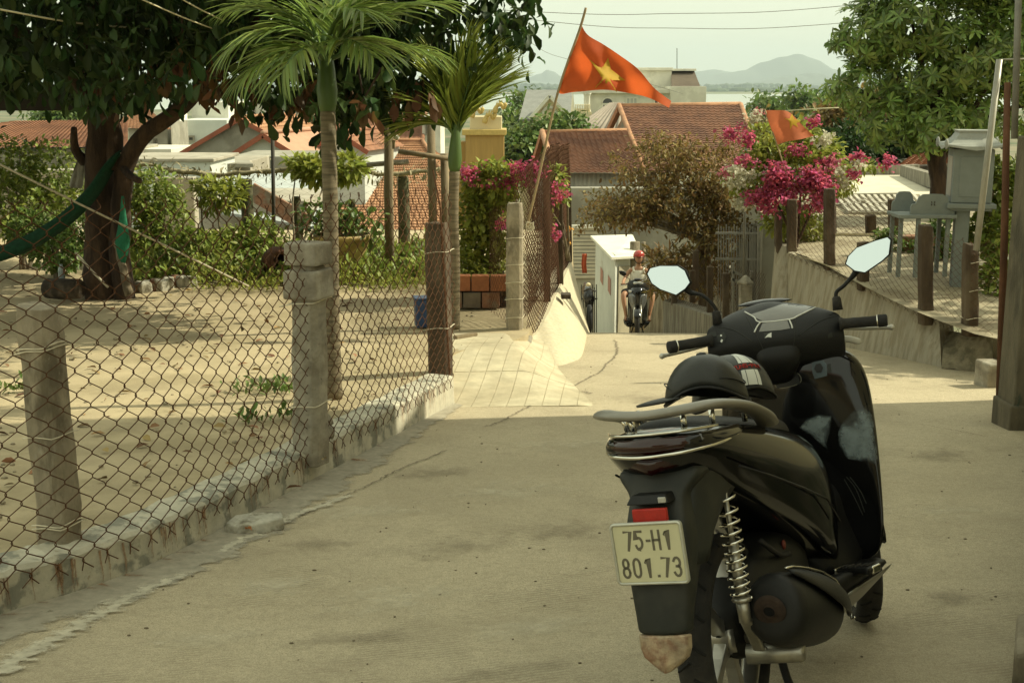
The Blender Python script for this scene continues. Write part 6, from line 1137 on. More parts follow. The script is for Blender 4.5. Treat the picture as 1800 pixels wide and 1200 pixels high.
def make_scooter(label, steer, O_, Mrot, parked=True):
    root = thing('scooter', label, 'scooter', (0, 0, 0)); OFF[root.name] = Vector((0, 0, 0)); root.location = O_; root.rotation_euler = Mrot.to_euler()
    WR = .27; I3 = Matrix.Identity(3)
    wheel(root, 'rear', (0, 0, WR), WR, .095, I3, K_RIM, False)
    ST = Matrix.Rotation(R(steer), 3, 'Z'); SC = Vector((0, .82, 0)); SF = Vector((0, 1.4 if parked else 1.2, 0))
    def sr(p): return SC+ST@(Vector(p)-SC)           # steering rotation
    srf = lambda p: SF+ST@(Vector(p)-SF)
    wheel(root, 'front', srf((0, 1.286, WR)), WR, .085, ST, K_RIM)
    def L(name, rings, m, sub=2, parent=root, steered=False, cap=True, closed=True, solid=0):
        mb = MB(); mb.loft([[(srf(p) if steered == 2 else sr(p)) if steered else Vector(p) for p in r] for r in rings], cap, closed); o = mb.build(name, m, parent, True, sub=sub, solid=solid)
        return o
    # ---- body
    body = L('tail_cowl', [half_ring(s_) for s_ in ((-.378, .838, .815, .785, .03, .06, .03), (-.34, .852, .812, .755, .09, .135, .075), (-.25, .855, .80, .725, .125, .165, .105), (-.12, .845, .765, .665, .142, .183, .125), (.06, .822, .725, .60, .155, .195, .14), (.26, .79, .665, .525, .16, .202, .152), (.46, .752, .60, .44, .158, .202, .16), (.60, .70, .52, .36, .14, .188, .158), (.70, .60, .44, .31, .11, .16, .15), (.78, .48, .39, .30, .08, .12, .12))], K_GLOSS)
    for s_ in (-1, 1):
        mb = MB(); mb.tube([Vector((s_*x, y, z)) for x, y, z in ((.168, -.20, .742), (.192, -.02, .69), (.207, .20, .625), (.208, .42, .56), (.195, .58, .47))], .003, 6); mb.build('panel_seam', K_PLAS, body, True)
    L('tunnel', [half_ring(s_) for s_ in ((.58, .66, .5, .27, .08, .12, .14), (.70, .56, .44, .26, .075, .11, .16), (.82, .52, .42, .27, .08, .12, .18), (.92, .56, .44, .28, .09, .13, .19), (1.0, .62, .46, .30, .09, .12, .18))], K_PLAS)
    for s_ in (-1, 1):
        L('floor_board', [[(s_*x, y, z) for x, z in r] for y, r in ((.50, ((.08, .30), (.17, .325), (.185, .30), (.165, .225), (.10, .20))), (.66, ((.09, .29), (.20, .315), (.225, .29), (.19, .235), (.10, .205))), (.82, ((.09, .285), (.235, .305), (.262, .285), (.21, .245), (.10, .21))), (.94, ((.09, .30), (.245, .30), (.268, .285), (.22, .255), (.10, .23))))], K_PLAS, 1)
        L('side_skirt', [[(s_*x, y, z) for x, z in r] for y, r in ((.42, ((.115, .165), (.150, .235), (.157, .23), (.122, .158))), (.62, ((.14, .168), (.200, .262), (.207, .255), (.147, .16))), (.80, ((.165, .185), (.240, .272), (.247, .264), (.172, .178))), (.97, ((.195, .225), (.268, .285), (.276, .278), (.202, .218))))], K_SKIRT, 1)
    sh_lv = [(.27, .20, .93, .90, 1.03), (.34, .262, .92, .86, 1.06), (.46, .268, .92, .875, 1.10), (.60, .270, .905, .905, 1.14), (.74, .268, .88, .925, 1.17), (.85, .262, .87, .935, 1.19), (.92, .245, .87, .94, 1.18), (.965, .205, .88, .945, 1.15), (.99, .15, .89, .945, 1.11), (1.0, .08, .90, .945, 1.06)]
    rings = []
    kx = 1 if parked else .78
    for z, w_, yb, ye, yf in sh_lv: w_ *= kx; rings.append([(-w_, ye, z), (-w_*.78, (yb*.6+ye*.4), z), (-w_*.38, yb, z), (0, yb-.01, z), (w_*.38, yb, z), (w_*.78, (yb*.6+ye*.4), z), (w_, ye, z), (w_*.93, ye+.05, z), (w_*.5, yf-.03, z), (0, yf, z), (-w_*.5, yf-.03, z), (-w_*.93, ye+.05, z)])
    shield = L('leg_shield', rings, K_GLOSS, 2)
    # front apron panels + lamp (seen on the approaching scooter)
    for s_ in (-1, 1):
        L('front_panel', [[(s_*x, y, z) for x, y in r] for z, r in ((.50, ((.03, 1.15), (.09, 1.14), (.10, 1.10), (.04, 1.10))), (.62, ((.02, 1.19), (.15, 1.13), (.16, 1.08), (.03, 1.12))), (.76, ((.02, 1.21), (.20, 1.10), (.21, 1.04), (.03, 1.12))), (.86, ((.06, 1.20), (.20, 1.10), (.20, 1.04), (.06, 1.12))))], K_SILV, 1)
        L('turn_signal', [[(s_*x, y, z) for x, y in r] for z, r in ((.87, ((.10, 1.175), (.20, 1.10), (.20, 1.06), (.10, 1.12))), (.93, ((.13, 1.16), (.21, 1.08), (.21, 1.03), (.13, 1.10))))], K_LAMP, 1)
    # ---- seat, rail
    L('seat', [[(0, y, zt+.012), (w_*.7, y, zt+.006), (w_, y, zt-.02), (w_*.92, y, zt-.075), (0, y, zt-.085), (-w_*.92, y, zt-.075), (-w_, y, zt-.02), (-w_*.7, y, zt+.006)] for y, zt, w_ in ((-.25, .862, .07), (-.22, .870, .115), (-.10, .862, .14), (.10, .838, .145), (.22, .818, .14), (.36, .812, .128), (.50, .80, .105), (.59, .765, .08), (.62, .72, .06))], K_SEAT, 2)
    rp = [(.165, .09, .818), (.172, .03, .846), (.17, -.08, .878), (.163, -.20, .898), (.14, -.285, .906), (.09, -.335, .903), (0, -.352, .897)]; rp = rp+[(-x, y, z) for x, y, z in reversed(rp[:-1])]
    P = crom(rp, 4); rings = []
    for i, p in enumerate(P):
        t_ = (P[min(i+1, len(P)-1)]-P[max(i-1, 0)]).normalized(); sd = Vector((0, 0, 1)).cross(t_).normalized(); up = t_.cross(sd); hw, hh = .036, .0135
        rings.append([p+sd*a+up*b for a, b in ((-hw, -hh*.4), (-hw*.6, hh), (hw*.6, hh), (hw, -hh*.2), (hw*.5, -hh), (-hw*.5, -hh))])
    rail = L('grab_rail', rings, K_RAIL, 1)
    for x, y in ((.12, -.22), (-.12, -.22), (.07, -.29), (-.07, -.29), (.15, -.05), (-.15, -.05)):
        mb = MB(); mb.tube([(x*.95, y+.015, .84), (x, y, .893)], .008, 8); mb.build('rail_bracket', K_CHR, rail, True)
    # ---- tail light
    def band(name, path, zt, zb, m, lift=0, parent=root, th=.012):
        P = crom([(x, y, 0) for x, y in path], 5); rings = []
        for i, p in enumerate(P):
            q = i/(len(P)-1); t_ = (P[min(i+1, len(P)-1)]-P[max(i-1, 0)]).normalized(); n_ = Vector((t_.y, -t_.x, 0)); zt_ = zt(q) if callable(zt) else zt; zb_ = zb(q) if callable(zb) else zb; h = zt_-zb_
            rings.append([Vector((p.x, p.y, zt_))-n_*th, Vector((p.x, p.y, zt_))+n_*.001, Vector((p.x, p.y, zt_-h*.5))+n_*(.006+lift), Vector((p.x, p.y, zb_))+n_*lift, Vector((p.x, p.y, zb_))-n_*th])
        mb = MB(); mb.loft(rings); return mb.build(name, m, parent, True)
    pt = [(-.158, -.16), (-.146, -.265), (-.10, -.345), (-.04, -.382), (0, -.388), (.04, -.382), (.10, -.345), (.146, -.265), (.158, -.16)]
    vz = lambda q: abs(q-.5)*2
    tl = band('tail_light', pt, lambda q: .843-.004*vz(q), lambda q: .803+.012*vz(q)**2, K_LENS)
    band('lens_end', [(-.16, -.15), (-.153, -.24), (-.118, -.325)], lambda q: .844, lambda q: .812, K_CLEAR, .004, tl); band('lens_end', [(.118, -.325), (.153, -.24), (.16, -.15)], lambda q: .844, lambda q: .812, K_CLEAR, .004, tl)
    band('lower_lens', [(x*.93, y*.97+.004) for x, y in pt[1:-1]], lambda q: .798+.008*vz(q)**2, lambda q: .752+.035*vz(q), K_LENS, -.004, tl)
    mb = MB(); mb.tube([(p.x, p.y, .800+.020*(abs(i/(len(crom([(x*1.03, y*1.02, 0) for x, y in pt], 5))-1)-.5)*2)**2.2) for i, p in enumerate(crom([(x*1.03, y*1.02, 0) for x, y in pt], 5))], .0045, 8); mb.build('chrome_trim', K_CHR, tl, True)
    mb = MB(); q = crom([(x*1.0, y*.985, 0) for x, y in pt[1:-1]], 5); mb.tube([(p.x, p.y, .853) for p in q], .004, 8); mb.build('chrome_trim', K_CHR, tl, True)
    for s_ in (-1, 1): L('turn_signal', [[(s_*x, y, z) for x, z in r] for y, r in ((-.27, ((.135, .775), (.142, .800), (.14, .806), (.12, .79))), (-.16, ((.150, .760), (.166, .800), (.163, .812), (.13, .79))), (.0, ((.168, .755), (.181, .785), (.176, .80), (.14, .78))), (.20, ((.170, .768), (.179, .776), (.176, .782), (.15, .775))))], K_ORG, 1)
    # ---- rear inner fender + plate holder
    fr = []
    for (z, w_, y, d_) in ((.775, .11, -.325, .20), (.745, .115, -.335, .20), (.712, .080, -.352, .20), (.69, .074, -.365, .18), (.655, .080, -.382, .15), (.60, .086, -.398, .12), (.50, .080, -.412, .07), (.44, .072, -.419, .045), (.39, .068, -.423, .03), (.376, .0675, -.4235, .025)):
        fr.append([(-w_*1.05, y+d_, z), (-w_*1.02, y+.02, z), (-w_*.9, y, z), (-w_*.45, y-.006, z), (0, y-.008, z), (w_*.45, y-.006, z), (w_*.9, y, z), (w_*1.02, y+.02, z), (w_*1.05, y+d_, z), (w_*.9, y+d_, z), (w_*.8, y+.04, z), (0, y+.03, z), (-w_*.8, y+.04, z), (-w_*.9, y+d_, z)])
    fender = L('rear_mudguard', fr, K_GREY, 2)
    for s_ in (-1, 1):
        mb = MB(); G_ = [[(s_*x, y, z) for x, y in r] for z, r in ((.765, ((.09, -.30), (.125, -.25), (.140, -.12), (.145, .02))), (.71, ((.068, -.32), (.104, -.268), (.118, -.18), (.13, -.05))), (.66, ((.070, -.335), (.096, -.295), (.106, -.24), (.112, -.18))), (.60, ((.074, -.35), (.089, -.325), (.096, -.295), (.10, -.27))), (.53, ((.072, -.37), (.086, -.35), (.094, -.325), (.098, -.31))))]
        mb.loft(G_, cap=False, closed=False); mb.build('mudguard_flank', K_GREY, fender, True, sub=1, solid=.006)
    def tip_ring(z, w_, y): return [(-w_, y+.018, z), (-w_*.85, y, z), (0, y-.012, z), (w_*.85, y, z), (w_, y+.018, z), (0, y+.022, z)]
    mb = MB(); mb.loft([tip_ring(.378, .070, -.424), tip_ring(.345, .068, -.427), tip_ring(.325, .060, -.429), tip_ring(.305, .034, -.430), tip_ring(.290, .010, -.430)]); mb.build('mudguard_tip', K_TIP, fender, bevel=.004)
    if parked:
        mb = MB(); mb.box((.006, -.420, .664), (.088, .014, .034)); rf = mb.build('rear_reflector', K_REFL, fender, bevel=.003)
        mb = MB(); mb.hexa([(-.055, -.42, .690), (.055, -.42, .690), (.055, -.36, .690), (-.055, -.36, .690), (-.045, -.405, .712), (.045, -.405, .712), (.045, -.35, .712), (-.045, -.35, .712)]); lh = mb.build('plate_lamp', K_PLAS, fender, bevel=.004); mb = MB(); mb.box((.042, -.424, .700), (.02, .006, .014)); mb.build('lamp_lens', K_LAMP, lh, bevel=.002)
        PT = Matrix.Rotation(R(4), 3, 'X'); pc = Vector((0, -.436, .578))
        def pl(x, z, d=0): return pc+PT@Vector((x, -d, z))
        def rrect(hw, hh, r_, n=5): return [(sx*(hw-r_)+r_*math.cos(a0+math.pi/2*k/n), sz*(hh-r_)+r_*math.sin(a0+math.pi/2*k/n)) for sx, sz, a0 in ((1, 1, 0), (-1, 1, math.pi/2), (-1, -1, math.pi), (1, -1, 1.5*math.pi)) for k in range(n+1)]
        def plate_layer(name, hw, hh, r_, d0, d1, m, par):
            q = rrect(hw, hh, r_); mb = MB(); mb.loft([[pl(x, z, d0) for x, z in q], [pl(x, z, d1) for x, z in q]]); return mb.build(name, m, par)
        npl = plate_layer('number_plate', .092, .0755, .011, 0, .006, K_PFR, root); plate_layer('plate_face', .085, .0685, .007, .0035, .0068, K_PLATE, npl)
        # raised rim of the frame
        q = rrect(.0885, .072, .009); mb = MB(); mb.tube([pl(x, z, .007) for x, z in q], .0036, 6, closed=True); mb.build('plate_frame', K_PFR, npl, True)
        arc = lambda cx, cz, rx, rz_, a, b, n=8: [(cx+rx*math.cos(R(a+(b-a)*k/n)), cz+rz_*math.sin(R(a+(b-a)*k/n))) for k in range(n+1)]
        G = {'7': [[(0, 1), (1, 1), (.42, 0)]], '5': [[(1, 1), (.08, 1), (.05, .56)]+arc(.5, .36, .5, .30, 120, -90)+arc(.5, .3, .5, .3, -90, -165, 4)], '-': [[(.15, .48), (.85, .48)]], 'H': [[(0, 0), (0, 1)], [(1, 0), (1, 1)], [(0, .5), (1, .5)]], '1': [[(.2, .78), (.65, 1), (.65, 0)]], '8': [arc(.5, .75, .42, .25, 0, 360, 14), arc(.5, .26, .5, .27, 0, 360, 14)], '0': [arc(.5, .7, .5, .3, 0, 180)+arc(.5, .3, .5, .3, 180, 360)+[(1, .7)]], '.': [[(.42, .03), (.58, .03)]], '3': [arc(.5, .74, .48, .26, 160, -60)+[(.42, .53)], arc(.5, .28, .5, .28, 70, -160)]}
        def write(txt, x0, z0, adv, gw, gh):
            x = x0
            for ch in txt:
                mb = MB(); w2 = .0031
                narrow = ch in '.-'; gg = gw*.6 if narrow else gw
                for line in G[ch]:
                    Q = [Vector((x+a*gg, 0, z0+b*gh)) for a, b in line]; V = []
                    for i, p in enumerate(Q):
                        t_ = (Q[min(i+1, len(Q)-1)]-Q[max(i-1, 0)]).normalized(); n_ = Vector((-t_.z, 0, t_.x)); e = 0
                        if len(Q) == 2 or i in (0, len(Q)-1): e = w2*.9*(-1 if i == 0 else 1)
                        if 0 < i < len(Q)-1:
                            a_ = (Q[i]-Q[i-1]).normalized(); b_ = (Q[i+1]-Q[i]).normalized(); k_ = 1/max(.45, math.cos(a_.angle(b_)/2))
                        else: k_ = 1
                        for sg in (-1, 1): c_ = p+n_*w2*sg*k_+t_*e; V.append(pl(c_.x, c_.z, .0074))
                    mb.add(V, [(2*i, 2*i+1, 2*i+3, 2*i+2) for i in range(len(Q)-1)])
                mb.build('plate_character', K_INK, npl); x += adv*(.62 if narrow else 1)
        write('75-H1', -.057, .010, .0275, .0165, .044); write('801.73', -.072, -.056, .0282, .0165, .044)
        mb = MB(); mb.box((0, -.405, .585), (.10, .04, .05)); mb.build('plate_bracket', K_PLAS, fender)
    # ---- engine, swing arm, shock, exhaust
    L('engine_case', [half_ring(s_) for s_ in ((-.06, .36, .29, .21, .05, .075, .05), (.10, .46, .33, .20, .07, .10, .07), (.30, .50, .34, .19, .09, .115, .09), (.48, .46, .33, .20, .09, .11, .09), (.60, .40, .32, .24, .07, .09, .08))], K_MUF, 1)
    L('transmission_case', [[(-.15, y, z1), (-.075, y, z1+.01), (-.07, y, z0), (-.14, y, z0)] for y, z0, z1 in ((-.10, .22, .31), (.0, .19, .35), (.2, .20, .36), (.42, .20, .38), (.52, .24, .34))], K_MUF, 2)
    mb = MB(); mb.lathe([(.001, 0), (.035, 0), (.045, .04), (.06, .10), (.05, .15), (.001, .15)], (.02, .36, .50), Matrix.Rotation(R(-30), 3, 'X'), 14, cap=False); mb.build('cylinder_head', K_GREY, root, True)
    mb = MB(); mb.ell((.10, .30, .455), (.006, .012, .014), 8, 6); mb.build('oil_cap', mat('dull_red_cap', (.16, .03, .02), .5, .1), root, True)
    mb = MB(); mb.tube(crom([(.09, .12, .50), (.11, .22, .44), (.10, .34, .42), (.06, .44, .36)], 4), .008, 7); mb.build('hose', K_RUB, root, True)
    mb = MB(); mb.ell((.085, .33, .55), (.045, .07, .05), 12, 8); mb.build('air_duct', K_GREY, root, True)
    sb, stp = Vector((.118, -.16, .345)), Vector((.112, -.175, .675)); dv = stp-sb; sa = root
    mb = MB(); mb.tube([sb, sb.lerp(stp, .18)], [.016, .0175], 12); mb.tube([sb.lerp(stp, .12), sb.lerp(stp, .62)], .0135, 12); mb.tube([sb.lerp(stp, .5), stp], .0065, 10); mb.lathe([(.024, 0), (.026, .006), (.02, .012)], sb.lerp(stp, .16), n=14); shk = mb.build('shock_absorber', K_ALU, root, True)
    mb = MB(); pts = []; n_ = 11*14
    for i in range(n_+1):
        q = i/n_; qq = q**1.22 if q < 1 else 1; a = 2*math.pi*11*q; p = sb.lerp(stp, .18+.80*(1-(1-q)**.82)); pts.append(p+Vector((.0245*math.cos(a), .0245*math.sin(a), 0)))
    mb.tube(pts, .0042, 7); mb.build('spring', K_CHR, shk, True)
    mb = MB(); mb.beam((.118, -.165, .36), (.113, -.06, .245), .014, .032, (1, 0, 0)); mb.beam((.113, -.07, .25), (.105, .06, .235), .018, .04, (1, 0, 0)); mb.build('swing_arm', K_ALU, root, bevel=.005)
    mb = MB(); mb.lathe([(.0, 0), (.018, 0), (.018, .09), (.012, .10), (.0, .10)], (.05, 0, WR), Matrix.Rotation(R(90), 3, 'Y'), 14, cap=False); mb.lathe([(.026, 0), (.026, .14), (.02, .15)], (.075, -.055, .235), Matrix.Rotation(R(90), 3, 'Y')@Matrix.Rotation(R(-8), 3, 'X'), 14); mb.build('axle', K_ALU, root, True)
    ex = []
    for (y, x, z, rx, rz_) in ((-.15, .185, .375, .066, .072), (-.135, .186, .37, .082, .090), (-.08, .188, .355, .090, .098), (.05, .192, .325, .088, .10), (.20, .192, .290, .080, .095), (.31, .185, .265, .066, .078), (.39, .165, .245, .045, .05), (.50, .13, .22, .025, .025), (.56, .06, .24, .02, .02)):
        ex.append([(x+rx*math.cos(2*math.pi*k/16), y+.18*rz_*math.sin(2*math.pi*k/16)*(1 if y < .3 else .4), z+rz_*math.sin(2*math.pi*k/16)) for k in range(16)])
    muf = L('exhaust_muffler', ex, K_MUF, 1)
    Mx = Matrix.Rotation(R(90+14), 3, 'X'); mb = MB(); mb.lathe([(.040, .0), (.041, .008), (.032, .012), (.018, .009), (.0165, .016), (.015, .016), (.013, -.03)], (.183, -.150, .372), Mx, 24, cap=False); mb.build('exhaust_end', K_RUST, muf, True)
    mb = MB(); mb.lathe([(.001, .004), (.0145, .004)], (.183, -.158, .372), Mx, 16, cap=False); mb.build('exhaust_hole', mat('hole_black', (.003, .003, .003), .95, 0), muf)  # plain black disc closing the pipe mouth
    hs = []; TX = [(-.15, .185), (.05, .192), (.2, .192), (.31, .185), (.39, .165)]; TZ = [(-.15, .375), (-.08, .355), (.05, .325), (.2, .29), (.31, .265), (.39, .245)]; TR = [(-.15, .075), (-.08, .094), (.05, .095), (.2, .09), (.31, .075), (.39, .055)]
    for (y, a0, a1) in ((-.10, 72, 58), (-.04, 74, 34), (.06, 72, 14), (.17, 66, -2), (.28, 56, -14), (.355, 40, -18), (.39, 20, -8)):
        x_, z_, r_ = lerp_tab(TX, y), lerp_tab(TZ, y), lerp_tab(TR, y)+.012; hs.append([(x_+(r_+d_)*math.cos(R(a0+(a1-a0)*q)), y, z_+(r_+d_)*1.06*math.sin(R(a0+(a1-a0)*q))) for q, d_ in ((0, 0), (.25, .004), (.5, .005), (.75, .004), (1, 0), (1, -.006), (.5, -.003), (0, -.006))])
    hsd = L('heat_shield', hs, K_PLAS, 1, muf)
    mb = MB(); mb.tube([Vector(r[0])+Vector((.003, 0, .003)) for r in hs]+[Vector(hs[-1][3])+Vector((.004, .01, 0)), Vector(hs[-2][4])+Vector((.004, .004, -.003)), Vector(hs[-3][4])+Vector((.004, 0, 0))], .0035, 6); mb.build('shield_trim', K_CHR, hsd, True)
    for y, z in ((.08, .388), (.27, .325)): mb = MB(); mb.ell((.268 if y < .2 else .255, y, z-.005), (.006, .009, .009), 8, 6); mb.build('shield_bolt', K_CHR, hsd, True)
    # ---- foot pegs and stands
    for s_ in (-1, 1):
        mb = MB(); mb.box((s_*.205, .655, .306), (.11, .055, .022), M=Matrix.Rotation(R(-14*s_), 3, 'Z')); pg = mb.build('foot_peg', K_PLAS, root, bevel=.008); mb = MB(); mb.box((s_*.156, .640, .305), (.014, .06, .03), M=Matrix.Rotation(R(-14*s_), 3, 'Z')); mb.box((s_*.262, .669, .305), (.010, .05, .024), M=Matrix.Rotation(R(-14*s_), 3, 'Z')); mb.build('peg_cap', K_CHR, pg, bevel=.004)
        for k in range(5): mb = MB(); mb.box((s_*(.175+.018*k), .648+.0045*k, .3185), (.007, .046, .006), M=Matrix.Rotation(R(-14*s_), 3, 'Z')); mb.build('peg_rib', K_RUB, pg)
    mb = MB(); mb.tube(crom([(.09, .16, .21), (.11, .14, .12), (.15, .10, .05), (.17, .02, .045)], 4), .012, 8); mb.tube(crom([(-.09, .16, .21), (-.11, .14, .12), (-.15, .10, .05), (-.17, .02, .045)], 4), .012, 8); mb.tube([(-.09, .16, .2), (.09, .16, .2)], .012, 8); mb.build('main_stand', K_PLAS, root, True)
    if parked:
        mb = MB(); mb.tube(crom([(-.12, .44, .22), (-.17, .42, .12), (-.245, .40, -.045), (-.27, .45, -.052)], 4), .010, 8); mb.build('side_stand', K_PLAS, root, True)
    # ---- fork, front fender
    for s_ in (-1, 1): mb = MB(); mb.tube([srf((s_*.068, 1.286, WR)), srf((s_*.068, 1.22, .46)), srf((s_*.065, 1.15, .62))], [.022, .021, .017], 10); mb.build('fork_leg', K_ALU, root, True)
    L('front_fender', [[(x, 1.286+(WR+.03-.012*abs(x)/.05)*math.cos(R(a)), WR+(WR+.03-.012*abs(x)/.05)*math.sin(R(a))-(.02 if abs(x) > .05 else 0)) for x in (-.062, -.045, 0, .045, .062)] for a in range(20, 171, 15)], K_GLOSS, 1, steered=2, cap=False, closed=False, solid=.004)
    # ---- handlebar cowl (turns with the fork)
    cw = []
    for x in (-.222, -.205, -.165, -.11, -.055, 0, .055, .11, .165, .205, .222):
        a = abs(x)/.222; k = 1-a**3; yr = .775+.03*a**2; yf = .80+.26*(1-a**2.2)+.03; zt = 1.085+.055*k+.02*(1-a)**2; zb = .945-.03*(1-a); zm = (zt+zb)/2; 
        cw.append([(x, yr+.006, zm-.018), (x, yr+.035, zb+.004), (x, (yr+yf)/2, zb-.015*(1-a)), (x, yf-.015, zb+.012), (x, yf, zm), (x, yf-.05*(1-a)-.006, zt-.006-.012*(1-a)), (x, (yr*.45+yf*.55), zt+.018*(1-a)), (x, yr+.045*(1-a)+.022, zt-.018-.030*(1-a)), (x, yr+.008, zm+.014)])
    cowl = L('handlebar_cowl', cw, K_PLAS, 2, steered=True)
    L('steering_neck', [[(-w_, y, z), (-w_*.5, y-.012, z), (w_*.5, y-.012, z), (w_, y, z), (w_*.9, y+.09, z), (-w_*.9, y+.09, z)] for z, w_, y in ((1.035, .06, .812), (1.0, .084, .792), (.965, .082, .786), (.93, .066, .803), (.90, .05, .838), (.88, .044, .87))], K_PLAS, 2, steered=True)
    L('cowl_visor', [[(x, y, z) for x in (0,)] and [(-w_, y, z), (-w_*.5, y+.02, z+.012), (0, y+.03, z+.016), (w_*.5, y+.02, z+.012), (w_, y, z), (w_*.5, y+.012, z-.004), (0, y+.02, z), (-w_*.5, y+.012, z-.004)] for w_, y, z in ((.12, .945, 1.150), (.115, .975, 1.158), (.09, 1.02, 1.150), (.05, 1.06, 1.125))], K_GLOSS, 1, steered=True)
    L('headlamp', [[(-w_, y, z), (-w_*.5, y+.035, z), (0, y+.045, z), (w_*.5, y+.035, z), (w_, y, z), (0, y-.03, z)] for z, w_, y in ((1.03, .12, 1.03), (1.07, .15, 1.03), (1.11, .12, 1.02))], K_LAMP, 1, steered=True)
    for s_ in (-1, 1):
        A0, A1 = Vector((s_*.205, .80, 1.055)), Vector((s_*.352, .772, 1.048)); dA = (A1-A0)
        mb = MB(); pts = [sr(A0+dA*q) for q in (0, .06, .1, .2, .3, .4, .5, .6, .7, .78, .80, .81, .97, 1.0)]; mb.tube(pts, [.021, .021, .0175, .0170, .0175, .0170, .0175, .0170, .0175, .0175, .0175, .0205, .0205, .016], 14); gr_ = mb.build('grip', K_RUB, root, True)
        mb = MB(); mb.tube([sr(A0+dA*.775), sr(A0+dA*.80)], .0195, 14); mb.build('grip_ring', K_CHR, gr_, True)
        mb = MB(); lv = crom([sr(A0+Vector((s_*.0, .045, -.012))), sr(A0+dA*.4+Vector((0, .055, -.018))), sr(A0+dA*.8+Vector((0, .05, -.022))), sr(A0+dA*1.13+Vector((0, .045, -.024)))], 5); mb.tube(lv, [.0065]*(len(lv)-2)+[.0075, .010], 8); mb.ell(lv[-1], (.010, .010, .010), 8, 6); mb.build('brake_lever', mat('lever_alu', (.50, .48, .42), .4, .08, metal=.5), root, True)
    # ---- mirrors (glass outline measured on the parked scooter)
    mir = []
    ML = [(-.387, 1.300), (-.377, 1.316), (-.345, 1.319), (-.285, 1.310), (-.262, 1.292), (-.246, 1.253), (-.262, 1.236), (-.292, 1.221), (-.345, 1.246), (-.372, 1.268)]
    MR = [(.237, 1.246), (.246, 1.268), (.272, 1.290), (.330, 1.303), (.366, 1.308), (.374, 1.298), (.366, 1.256), (.345, 1.240), (.292, 1.212), (.262, 1.222)]
    for side, Mo in ((-1, ML), (1, MR)):
        Y0 = .76 if side < 0 else .93
        if not parked: Y0 = .85; Mo = [(side*abs(x), z) for x, z in ML] if side < 0 else [(-x, z) for x, z in ML]
        zc = sum(z for x, z in Mo)/10; xc = sum(x for x, z in Mo)/10
        f_ = lambda x, z, d, k=1.0: Vector((xc+(x-xc)*k, Y0+d+((zc+(z-zc)*k)-zc)*math.tan(R(17)), zc+(z-zc)*k))
        mb = MB(); mb.loft([[f_(x, z, .004, 1.05) for x, z in Mo], [f_(x, z, -.003, 1.11) for x, z in Mo], [f_(x, z, .012, 1.13) for x, z in Mo], [f_(x, z, .03, 1.0) for x, z in Mo], [f_(x, z, .045, .6) for x, z in Mo]]); mo = mb.build('mirror', K_PLAS, root, True, bevel=0)
        mb = MB(); mb.add([f_(x, z, -.001, 1.055) for x, z in Mo], [tuple(range(10))]); mb.build('mirror_glass', K_MIR, mo)
        bx = (-.178, .79, 1.125) if side < 0 else (.186, .93, 1.122)
        if not parked: bx = (side*.17, .87, 1.12)
        low = f_(Mo[7 if side < 0 else 9][0], Mo[7 if side < 0 else 9][1], .02, 1.0); 
        if side < 0: low = f_(-.262, 1.235, .02, 1.0)
        b0 = Vector(bx); arm = crom([b0, b0+Vector((side*.002, 0, .035)), b0.lerp(low, .55)+Vector((-side*.012 if side < 0 else -.012, 0, .018 if side < 0 else .0)), low.lerp(b0, .15), low], 5); n_ = len(arm)
        mb = MB(); mb.tube(arm, [.0065+.008*max(0, (i/(n_-1)-.6)/.4) for i in range(n_)], 8); mb.build('mirror_arm', K_PLAS, mo, True); mb = MB(); mb.lathe([(.017, 0), (.014, .04), (.010, .045)], b0+Vector((0, 0, -.022)), n=10); mb.build('mirror_boot', K_RUB, mo, True)
    return root, dict(cowl=cowl, shield=shield, body=body, npl=None)
Ms3 = Matrix.Rotation(R(-SPSI), 3, 'Z')@Matrix.Rotation(R(-SPIT), 3, 'X')@Matrix.Rotation(R(-SLEAN), 3, 'Y')
SO = at(1276, 1130, 3.2)-Ms3@Vector((0, 0, .25))
scoot, SP = make_scooter('black parked scooter seen from behind on the road', 24, SO, Ms3)
# ---- details laid on its real surfaces
bpy.context.view_layer.update()
from mathutils.bvhtree import BVHTree
def bvh_of(objs):
    dg = bpy.context.evaluated_depsgraph_get(); V = []; F_ = []
    for o in objs:
        e = o.evaluated_get(dg); me = e.to_mesh(); b = len(V); V += [o.matrix_world@v.co for v in me.vertices]; F_ += [tuple(i+b for i in p.vertices) for p in me.polygons]; e.to_mesh_clear()
    return BVHTree.FromPolygons(V, F_)
inv = scoot.matrix_world.inverted()
BV = bvh_of([o for o in scoot.children if o.name.split('.')[0] in ('handlebar_cowl', 'steering_neck', 'leg_shield', 'tunnel', 'cowl_visor')])
BV_COWL = bvh_of([SP['cowl']]); BV_SH = bvh_of([SP['shield']]); BVX = [BV]
def hit(u, v, lift=.0015):
    d = ray(u, v).normalized(); r_ = BVX[0].ray_cast(Vector((0, 0, CAM_H)), d)
    if r_[0] is None: return None
    return inv@(r_[0]-d*lift)
def decal_line(name, px, r_, m, parent, n=8):
    P = [hit(p.x, p.y, r_*.3) for p in crom([Vector((u, v, 0)) for u, v in px], n)]; P = [p for p in P if p]
    if len(P) > 1: mb = MB(); mb.tube(P, r_, 6); return mb.build(name, m, parent, True)
